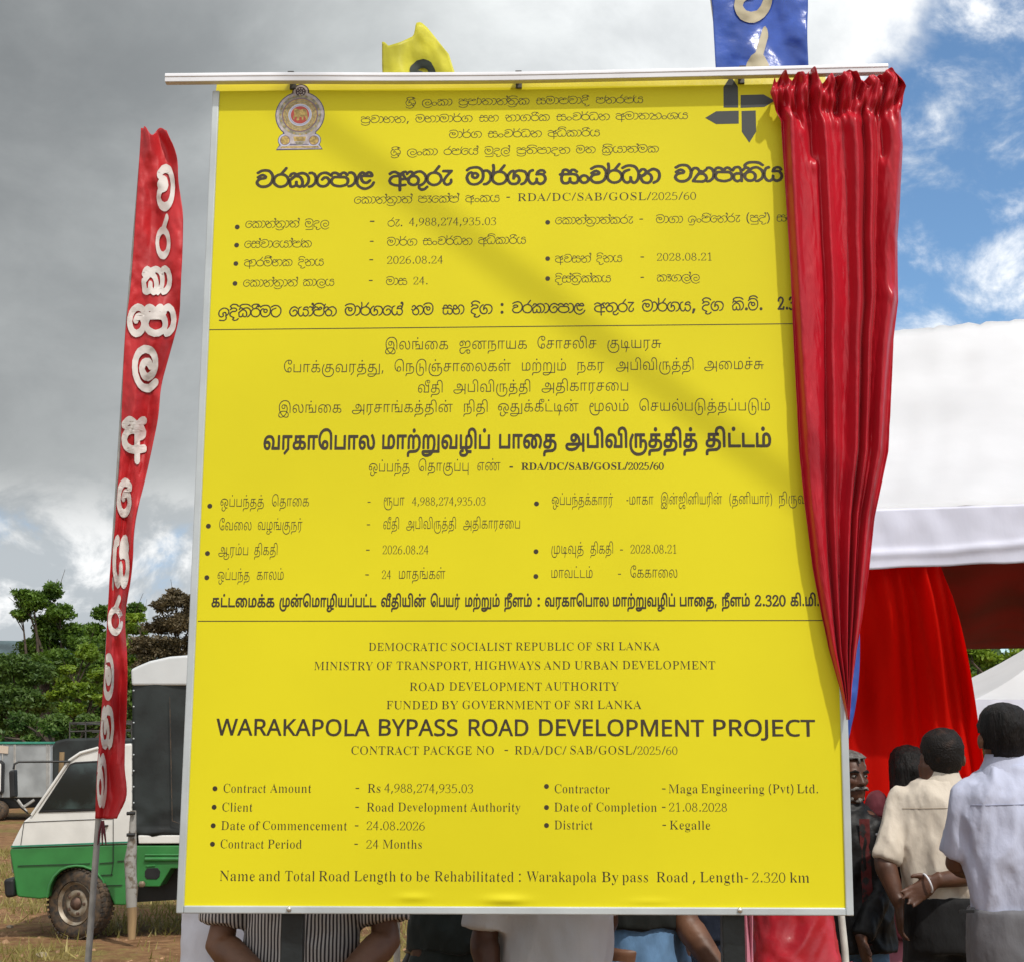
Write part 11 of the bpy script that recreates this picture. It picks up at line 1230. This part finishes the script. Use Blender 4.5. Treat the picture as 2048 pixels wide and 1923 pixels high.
def person(label, px, Y, H, face, skin, shirt, trousers, arms, hair=None, rings=None, yaw=0, head_px=None, ws=1.0, voxel=.0095, bald=False, long_hair=False, beard=False, shirt_z=(.92, 1.44), wr=.010, group=None, detail=None, headyaw=None, extra=None, belt=None, fold=9, tuck=False):
    c = at(px, 1485, Y); root = thing('person', label, 'person', (c.x, Y, 0), group); f = H/1.70
    fw = Vector((math.sin(yaw), -math.cos(yaw), 0)) if face > 0 else Vector((math.sin(yaw), math.cos(yaw), 0)); rt = Vector((-fw.y, fw.x, 0))
    B = Vector((c.x, Y, 0))
    def ring(z, rx, ry, dy=0, dx=0, n=26, p=.82, ax=(rt, fw)):
        return [B+Vector((0, 0, z))+ax[0]*(dx+rx*math.copysign(abs(math.cos(t))**p, math.cos(t)))+ax[1]*(dy+ry*math.copysign(abs(math.sin(t))**p, math.sin(t))) for t in [2*math.pi*i/n for i in range(n)]]
    TOR = [(.86, .122, .082), (.98, .118, .080), (1.08, .124, .086), (1.20, .142, .098), (1.31, .158, .100), (1.385, .152, .088), (1.425, .120, .075), (1.45, .066, .060), (1.50, .055, .058), (1.56, .053, .056)]
    hc = B.copy(); hz0 = H-.228*f; hx = (at(head_px, 1485, Y).x-c.x) if head_px else 0
    g = G(); g.loft([ring(z*f, a*f*ws, b*f*ws) for z, a, b in TOR[:7]]+[ring(z*f, a*f, b*f, .010, hx*(i+1)/3 if hx else 0) for i, (z, a, b) in enumerate(TOR[7:])])
    hy = headyaw if headyaw is not None else yaw; hf = Vector((math.sin(hy), -math.cos(hy), 0)) if face > 0 else Vector((math.sin(hy), math.cos(hy), 0)); hr = Vector((-hf.y, hf.x, 0)); hax = (hr, hf)
    hd = hr*0; hxv = Vector((hx, 0, 0))
    hring = lambda t, a, b, o, s=1.0: [p+hxv for p in ring(hz0+t*.228*f, a*f*s, b*f*s, o*f+.012, 0, 24, .95, hax)]
    g.loft([hring(*q) for q in HEAD])
    HC = B+hxv+Vector((0, 0, hz0)); hp = lambda x, y, t: HC+hr*x*f+hf*(y*f+.012)+Vector((0, 0, t*.228*f))
    for sx in (-1, 1):
        g.ball(hp(sx*.085, -.014, .47), .013*f, .019*f, .031*f, 10)
        g.ball(hp(sx*.032, .083, .60), .026*f, .014*f, .009*f, 8)             # brow
        g.ball(hp(sx*.036, .070, .42), .024*f, .020*f, .018*f, 8)             # cheek
    g.tube([hp(0, .090, .56), hp(0, .103, .46), hp(0, .110, .37), hp(0, .094, .345)], [.010*f, .012*f, .0155*f, .010*f], 8)
    for sx in (-1, 1): g.ball(hp(sx*.013, .096, .365), .010*f, .011*f, .009*f, 8)
    g.ball(hp(0, .082, .245), .024*f, .012*f, .006*f, 8); g.ball(hp(0, .080, .205), .021*f, .012*f, .007*f, 8); g.ball(hp(0, .066, .09), .024*f, .022*f, .018*f, 8)
    # legs of the body, inside the trousers
    for sx in (-1, 1):
        l = [B+rt*sx*.085*f+Vector((0, 0, z*f)) for z in (.90, .70, .48, .28, .09)]; g.tube(l, [.080*f, .072*f, .052*f, .050*f, .036*f], 12)
        g.ball(B+rt*sx*.092*f+fw*.06*f+Vector((0, 0, .045)), .045*f, .12*f, .042, 12, rot=Matrix((rt, fw, Vector((0, 0, 1)))).transposed().to_3x3())
    sg = G()
    if tuck: rings = [(.95, .142, .104), (1.00, .150, .110), (1.05, .162, .120), (1.12, .170, .126), (1.22, .178, .128), (1.32, .190, .126), (1.395, .190, .114), (1.440, .168, .098), (1.468, .122, .086), (1.492, .086, .078), (1.50, .078, .074)]
    rr = rings or [(shirt_z[0]-.04, .170, .122), (shirt_z[0]+.04, .172, .124), (1.05, .168, .122), (1.20, .176, .126), (1.31, .186, .122), (1.385, .178, .106), (1.425, .128, .086), (1.452, .082, .074)]
    sg.loft([ring(z*f, a*f*ws, b*f*ws) for z, a, b in rr])
    # collar
    sg.loft([[p+hxv*.6 for p in ring(z*f, a*f, b*f, .006)] for z, a, b in ((1.425, .088, .080), (1.455, .070, .072), (1.490, .065, .070))])
    for A in arms:
        P = [at(*q) if len(q) == 3 else Vector(q) for q in A['pts']]; ra = A.get('r', (.052, .047, .040, .028))
        S, E, W = P[0], P[1], P[2]
        g.tube([S, S.lerp(E, .35), S.lerp(E, .8), E, E.lerp(W, .15), E.lerp(W, .45), W], [ra[0]*.66*f, ra[0]*.70*f, ra[1]*.80*f, ra[1]*.92*f, ra[1]*f, ra[2]*f, ra[3]*f], 14)
        g.ball(S, ra[0]*.66*f, ra[0]*.66*f, ra[0]*.66*f, 12)
        hd_ = A.get('hand') or (W-E); hand(g, W, Vector(hd_), Vector(A.get('palm', -fw)), Vector(A.get('thumb', fw)), .185*f, A.get('curl', .4))
        if A.get('sleeve', .75):
            sl = A.get('sleeve', .75); k = A.get('loose', 1.35); r0 = ra[0]*k*f
            if sl <= 1: Q = [S, S.lerp(E, sl*.4), S.lerp(E, sl*.8), S.lerp(E, sl)]; rs = [r0*.93, r0*1.0, r0*1.02, r0*1.0]
            else: Q = [S, S.lerp(E, .5), S.lerp(E, .93), E, E.lerp(W, .1), E.lerp(W, (sl-1)*.6), E.lerp(W, sl-1)]; rs = [r0*.95, r0*.97, r0*.95, r0*.95, r0*.95, r0*.85, r0*.72]
            sg.tube(Q, rs, 16); sg.ball(S, r0*.93, r0*.93, r0*.9, 14)
            if A.get('cuff'): q0 = Q[-1]; dq = (Q[-1]-Q[-2]).normalized(); sg.tube([q0-dq*.055, q0-dq*.035, q0-dq*.005, q0+dq*.008], [rs[-1]*1.0, rs[-1]*1.08, rs[-1]*1.09, rs[-1]*1.0], 16)
    fuse(g, 'body', skin, root, voxel if detail is None else detail, 2)
    fuse(sg, 'shirt', shirt, root, voxel, 3, wr, fold, (1, 1, .38) if tuck else (1, 1, .6), seed=px*.01)
    tg = G(); tg.loft([ring(z*f, a*f*ws, b*f*ws) for z, a, b in (((.80, .168, .124), (.88, .174, .130), (.96, .172, .129), (1.005, .168, .127), (1.022, .168, .127)) if tuck else ((.78, .150, .110), (.86, .152, .110), (.94, .146, .106), (1.00, .138, .100)))])
    for sx in (-1, 1):
        l = [B+rt*sx*.086*f+Vector((0, 0, z*f)) for z in (.86, .70, .48, .28, .07)]; tg.tube(l, [.090*f*ws, .088*f*ws, .080*f, .072*f, .068*f], 16)
    fuse(tg, 'trousers', trousers, root, .014, 3, .006, 9, seed=px*.02)
    if belt:
        bg = G(); bg.loft([ring(z*f, a*f*ws, b*f*ws, n=40) for z, a, b in ((.985, .163, .120), (.985, .168, .125), (1.022, .167, .124), (1.022, .160, .118))]); bg.build('belt', belt, root, True)
    if tuck:
        cg = G(); cr = lambda z, a, b, o_: [p+hxv*.8 for p in ring(z*f, a*f, b*f, o_, 0, 36)]
        cg.loft([cr(1.462, .100, .088, .004), cr(1.478, .094, .086, .006), cr(1.512, .074, .076, .010), cr(1.536, .067, .071, .012), cr(1.534, .061, .065, .012), cr(1.49, .064, .066, .010)], cap=False); cg.build('collar', shirt, root, True)
    # hair: a shell over the skull
    if hair:
        vs = []; fs = []; n = 48; T = [.16, .23, .30, .36, .42, .48, .54, .60, .66, .72, .78, .83, .88, .92, .955, .98, 1.0]
        hh = np.array(HEAD)
        for t in T:
            a, b, o = [np.interp(t, hh[:, 0], hh[:, k]) for k in (1, 2, 3)]
            for i in range(n):
                an = 2*math.pi*i/n; e = .0085+.005*noise.noise(Vector((math.cos(an)*4, math.sin(an)*4, t*9+px)))
                if t > .97: e *= .8
                vs.append(HC+hr*((a*f+e)*math.cos(an))+hf*((b*f+e)*math.sin(an)+o*f+.012)+Vector((0, 0, t*.228*f+e*.9*(t > .8))))
        vs.append(HC+hf*.002+Vector((0, 0, .228*f+.010)))
        for j in range(len(T)-1):
            for i in range(n):
                s = math.sin(2*math.pi*(i+.5)/n); t = (T[j]+T[j+1])/2          # s = 1 at the face
                if s > .2 and t < .80+.06*abs(math.cos(2*math.pi*i/n)): continue
                if s > -.30 and t < .50: continue
                if t < .34 and s > -.62-(.34-t)*1.7: continue
                if s > -.10 and t < .60: continue
                fs.append((j*n+i, j*n+(i+1) % n, (j+1)*n+(i+1) % n, (j+1)*n+i))
        k = (len(T)-1)*n
        for i in range(n): fs.append((k+i, k+(i+1) % n, len(vs)-1))
        o = mesh('hair', vs, fs, hair, root, True); m = o.modifiers.new('t', 'SOLIDIFY'); m.thickness = .006; m.offset = -1
        if long_hair:
            lg = G(); lg.loft([[p+hxv for p in ring(hz0+t*.228*f, a, b, o_, 0, 22, .9, hax)] for t, a, b, o_ in ((1.03, .03, .04, -.02), (.9, .07, .085, -.02), (.6, .090, .100, -.035), (.3, .092, .085, -.045), (0, .10, .075, -.055), (-.4, .115, .06, -.075), (-.8, .12, .05, -.085), (-1.3, .11, .045, -.09), (-1.7, .08, .03, -.09))]); fuse(lg, 'long_hair', hair, root, .011, 2, .008, 30, (1, 1, .12))
    if beard:
        bgm = G()
        for x, y, t, a in ((0, .088, .285, .016), (.022, .084, .28, .014), (-.022, .084, .28, .014), (.038, .072, .255, .012), (-.038, .072, .255, .012)): bgm.ball(hp(x, y+.008, t), a*1.3*f, .010*f, a*.75*f, 8)
        for x, y, t, a in ((0, .070, .06, .021), (.028, .056, .08, .018), (-.028, .056, .08, .018), (.050, .030, .15, .015), (-.050, .030, .15, .015)): bgm.ball(hp(x, y, t), a*f, a*.9*f, a*f, 8)
        fuse(bgm, 'beard', MBEARD, root, .005, 2, .003, 60)
        bw = G()
        for sx in (-1, 1): bw.tube([hp(sx*.014, .098, .605), hp(sx*.034, .098, .63), hp(sx*.054, .082, .60)], [.004, .006, .003], 6)
        bw.build('eyebrows', MHAIR, root, True)
        for sx in (-1, 1):
            e = G(); e.ball(hp(sx*.031, .083, .525), .0125*f, .010*f, .0085*f, 12); eo = e.build('eye', MEYE, root, True); e = G(); e.ball(hp(sx*.031+.001, .0915, .525), .0055*f, .003*f, .0055*f, 10); e.build('iris', MIRIS, eo, True)
    if extra: extra(root, ring, f, B, rt, fw)
    return root

from mathutils.bvhtree import BVHTree
def back_seam(root, f, B, rt, fw, z, w, mat, dz=0):
    sh = [o for o in root.children if o.name.startswith('shirt')][0]; off = wloc(root)
    bt = BVHTree.FromPolygons([v.co+off for v in sh.data.vertices], [tuple(p.vertices) for p in sh.data.polygons]); L = []
    for x in np.linspace(-w, w, 26):
        h = bt.ray_cast(B+rt*x-fw*.6+Vector((0, 0, z*f+dz*abs(x))), fw)
        if h[0]: L.append(h[0]-fw*.0005)
    g = G(); g.tube(L, .0016, 6); g.build('yoke_seam', mat, root)
MSEAM = pbr('tan_seam', (.38, .31, .23), .85); MSEAMB = pbr('blue_grey_seam', (.30, .32, .44), .85)
# two men seen from behind on the right
def watch(root, ring, f, B, rt, fw):
    w = at(1855, 1765, 6.21); d = (at(1800, 1800, 6.20)-at(1900, 1758, 6.23)).normalized(); a = d.cross(Vector((0, -1, 0))).normalized(); b = d.cross(a); g = G()
    g.tube([w+(a*math.cos(t)*1.0+b*math.sin(t)*.85)*.037 for t in np.linspace(0, 2*math.pi, 25)], .004, 8); g.build('bangle', MRAIL, root, True)
    back_seam(root, f, B, rt, fw, 1.385, .165, MSEAM, -.03)
person('man from behind in a cream shirt with rolled sleeves, one hand open behind his back', 1873, 6.4, 1.655, -1, MSKIND, MCREAM, MTRB,
       [dict(pts=[(1803, 1597, 6.40), (1768, 1722, 6.36), (1798, 1806, 6.30)], sleeve=.95, loose=1.12, cuff=True, hand=(.02, .1, -1), palm=(1, 0, 0), thumb=(0, 1, 0)),
        dict(pts=[(1945, 1597, 6.40), (1985, 1745, 6.36), (1872, 1760, 6.22)], sleeve=.9, loose=1.3, r=(.052, .046, .040, .030), hand=(-.85, -.05, -.52), palm=(-.1, -1, .12), thumb=(-.45, 0, .9), curl=.16)],
       hair=MHAIRT, tuck=True, head_px=1884, ws=1.02, detail=.0075, wr=.015, extra=watch)
def pocket(root, ring, f, B, rt, fw):
    g = G(); a, b = at(1922, 1824, 5.36), at(1952, 1822, 5.36); a.y = b.y = 5.5-.119; g.box((a+b)/2, (b-a).length, .006, .010); g.build('pocket', MTRB, root)
    back_seam(root, f, B, rt, fw, 1.37, .175, MSEAMB, -.03)
person('man from behind in a pale blue shirt tucked into grey trousers at the right edge', 2022, 5.5, 1.735, -1, MSKIN, MBLUE, MTRG,
       [dict(pts=[(1938, 1600, 5.5), (1914, 1725, 5.56), (1985, 1745, 5.80)], sleeve=.88, loose=1.38, hand=(1, .3, .1)), dict(pts=[(2104, 1600, 5.5), (2134, 1725, 5.56), (2060, 1745, 5.80)], sleeve=.88, loose=1.38, hand=(-1, .3, .1))],
       hair=MHAIR, tuck=True, head_px=2010, ws=1.06, wr=.016, extra=pocket)
person('woman from behind with long loose black hair beside the red drape', 1814, 7.1, 1.585, -1, MSKIN, MMAR, MPINK,
       [dict(pts=[(1752, 1600, 7.1), (1748, 1700, 7.08), (1760, 1780, 7.0)], sleeve=.35, r=(.042, .036, .032, .024), hand=(0, 0, -1)), dict(pts=[(1878, 1600, 7.1), (1882, 1700, 7.08), (1870, 1780, 7.0)], sleeve=.35, r=(.042, .036, .032, .024), hand=(0, 0, -1))],
       hair=MHAIR, long_hair=True, ws=.92, rings=[(.80, .20, .16), (.95, .185, .14), (1.05, .15, .115), (1.2, .155, .115), (1.31, .165, .11), (1.385, .155, .095), (1.425, .11, .075), (1.445, .075, .066)])
def jacket(root, ring, f, B, rt, fw):
    g = G()
    for zz, a in ((1.37, -.02), (1.25, .0), (1.1, .01), (.98, .02), (.88, .02)): pass
    L = []
    for j in range(24):
        z = .82+(1.40-.82)*j/23; w = .045 if z > 1.0 else .055
        L.append([B+Vector((0, 0, z*f))+rt*(.035+w*(k/6-.2))+fw*((.118+.012*(z < 1.1))*f*math.cos((.035+w*(k/6-.2))*4.2)+.020+.006*noise.noise(Vector((k*.5, z*9, 3)))) for k in range(7)])
    g.add([p for r_ in L for p in r_], [(j*7+k, j*7+k+1, (j+1)*7+k+1, (j+1)*7+k) for j in range(23) for k in range(6)]); g.build('shirt_front', MRPR, root, True)
    g = G()
    for z in (1.33, 1.24, 1.15, 1.06, .97): g.ball(B+Vector((0, 0, z*f))+rt*.10+fw*(.118*f+.012), .006, .004, .006, 8)
    g.build('button', MALU, root, True)
person('bearded old man in a black leather jacket behind the right edge of the board', 1688, 6.75, 1.565, 1, MSKIND, MLEATH, MJEAN,
       [dict(pts=[(1748, 1668, 6.75), (1762, 1770, 6.68), (1722, 1880, 6.55)], sleeve=1.94, loose=1.25, hand=(.25, -.2, -1), palm=(-.9, -.3, 0), thumb=(-.2, -1, 0), curl=.5), dict(pts=[(1628, 1668, 6.75), (1614, 1770, 6.68), (1650, 1870, 6.55)], sleeve=1.94, loose=1.25, hand=(-.2, -.2, -1), palm=(.9, -.3, 0), thumb=(0, -1, 0))],
       hair=MHAIRG, beard=True, headyaw=.42, head_px=1692, ws=1.04, detail=.008, rings=[(.80, .205, .15), (.90, .20, .145), (1.05, .188, .135), (1.20, .190, .134), (1.31, .194, .126), (1.385, .180, .108), (1.425, .13, .09), (1.452, .085, .078)], wr=.012, fold=11, extra=jacket)
# people standing behind the board, seen below its lower edge
GB = None
person('person in loose white clothes at the left, mostly hidden behind the striped shirt', 466, 5.3, 1.66, 1, MSKIN, MWDR, MWDR,
       [dict(pts=[(408, 1700, 5.3), (404, 1800, 5.34), (440, 1905, 5.48)], sleeve=1.8, loose=1.35), dict(pts=[(535, 1700, 5.3), (545, 1830, 5.28), (530, 1920, 5.2)], sleeve=1.8, loose=1.35)], hair=MHAIR, rings=[(.52, .185, .15), (.70, .165, .135), (.92, .150, .12), (1.05, .150, .118), (1.20, .165, .12), (1.31, .172, .115), (1.385, .165, .10), (1.425, .12, .08), (1.45, .08, .07)], wr=.012, fold=7)
person('man in a narrow striped shirt behind the left post, hands clasped low in front', 616, 4.75, 1.64, 1, MSKIN, MSTR, MTRB,
       [dict(pts=[(478, 1700, 4.74), (440, 1888, 4.70), (545, 1975, 4.52)], sleeve=.80, loose=1.42, r=(.056, .052, .045, .032), hand=(.8, -.4, -.35), palm=(0, 1, 0), thumb=(0, .2, 1), curl=.6), dict(pts=[(752, 1700, 4.74), (772, 1880, 4.70), (672, 1972, 4.50)], sleeve=.80, loose=1.42, r=(.056, .052, .045, .032), hand=(-.8, -.4, -.35), palm=(0, 1, 0), thumb=(0, .2, 1), curl=.6)],
       hair=MHAIR, ws=1.04, rings=[(.74, .168, .128), (.84, .170, .130), (.95, .172, .134), (1.05, .172, .132), (1.20, .178, .13), (1.31, .186, .122), (1.385, .178, .106), (1.425, .128, .086), (1.452, .082, .074)], wr=.010, fold=11)
person('person in dark green clothes standing behind the crossed sticks', 912, 5.75, 1.66, -1, MSKIND, MTRN, MTRN, [dict(pts=[(990, 1660, 5.75), (1000, 1780, 5.75), (985, 1880, 5.75)], sleeve=1.6), dict(pts=[(828, 1650, 5.75), (822, 1760, 5.9), (860, 1800, 6.05)], sleeve=1.6)], hair=MHAIR, wr=.012)
person('person in a loose pale grey shirt behind the middle of the board', 1112, 5.0, 1.67, -1, MSKIND, MWSH, MTRB,
       [dict(pts=[(1000, 1700, 5.0), (968, 1880, 4.98), (985, 1985, 4.92)], sleeve=.88, loose=1.55, r=(.054, .050, .042, .03)), dict(pts=[(1222, 1690, 5.05), (1212, 1840, 5.2), (1180, 1880, 5.35)], sleeve=.8, loose=1.3)],
       hair=MHAIR, ws=1.02, rings=[(.66, .180, .140), (.78, .180, .142), (.95, .180, .138), (1.05, .176, .132), (1.20, .182, .13), (1.31, .188, .122), (1.385, .178, .106), (1.425, .128, .086), (1.452, .082, .074)], wr=.013, fold=6)
person('person in a black top and blue jeans, one bare arm reaching down to the right', 1290, 5.5, 1.72, 1, MSKIN, MTEE, MJEAN,
       [dict(pts=[(1352, 1690, 5.5), (1372, 1845, 5.45), (1455, 1965, 5.35)], sleeve=.55, loose=1.3, r=(.054, .050, .044, .03), hand=(.5, 0, -1)), dict(pts=[(1222, 1690, 5.6), (1225, 1800, 5.8), (1250, 1880, 5.9)], sleeve=.5)],
       hair=MHAIR, yaw=.5, ws=.92, shirt_z=(1.0, 1.44), wr=.010)
person('person in dark navy clothes just left of the right post, behind the others', 1437, 6.2, 1.64, -1, MSKIND, MNAVY, MNAVY, [dict(pts=[(1520, 1660, 6.2), (1526, 1770, 6.2), (1515, 1860, 6.2)], sleeve=1.6), dict(pts=[(1354, 1660, 6.2), (1350, 1770, 6.3), (1375, 1850, 6.4)], sleeve=1.6)], hair=MHAIR, wr=.012)
def satin(root, ring, f, B, rt, fw):
    g = G(); x0, x1 = at(1484, 1880, 4.72).x, at(1507, 1880, 4.72).x; L = []
    for j in range(30):
        z = .45+.85*j/29; L.append([Vector((x0+(x1-x0)*k/5, 4.735+.008*math.sin(z*22+k)+.01*math.sin(k*2.2), z)) for k in range(6)])
    g.add([p for r_ in L for p in r_], [(j*6+k, j*6+k+1, (j+1)*6+k+1, (j+1)*6+k) for j in range(29) for k in range(5)]); o = g.build('sash', MPINK, root, True); m = o.modifiers.new('t', 'SOLIDIFY'); m.thickness = .004
    g = G(); g.tube([B+Vector((0, 0, .925+.035*t))+Vector((-.12+.26*t, -.172-.012*math.sin(t*9), 0)) for t in np.linspace(0, 1, 24)], .003, 6); g.build('seam', MRED, root, True)
person('person in a flared coral red satin top with pink sash below the board', 1578, 4.9, 1.56, 1, MSKIN, MCOR, MCOR,
       [dict(pts=[(1504, 1720, 4.92), (1512, 1800, 5.05), (1530, 1850, 5.12)], sleeve=.7, r=(.042, .036, .03, .024)), dict(pts=[(1640, 1720, 4.92), (1632, 1800, 5.05), (1615, 1850, 5.12)], sleeve=.7, r=(.042, .036, .03, .024))],
       hair=MHAIR, ws=.9, rings=[(.70, .225, .20), (.85, .205, .18), (.97, .180, .165), (1.05, .160, .145), (1.15, .150, .125), (1.25, .155, .115), (1.33, .16, .11), (1.385, .155, .095), (1.425, .11, .078), (1.45, .075, .068)], wr=.020, fold=8, extra=satin)
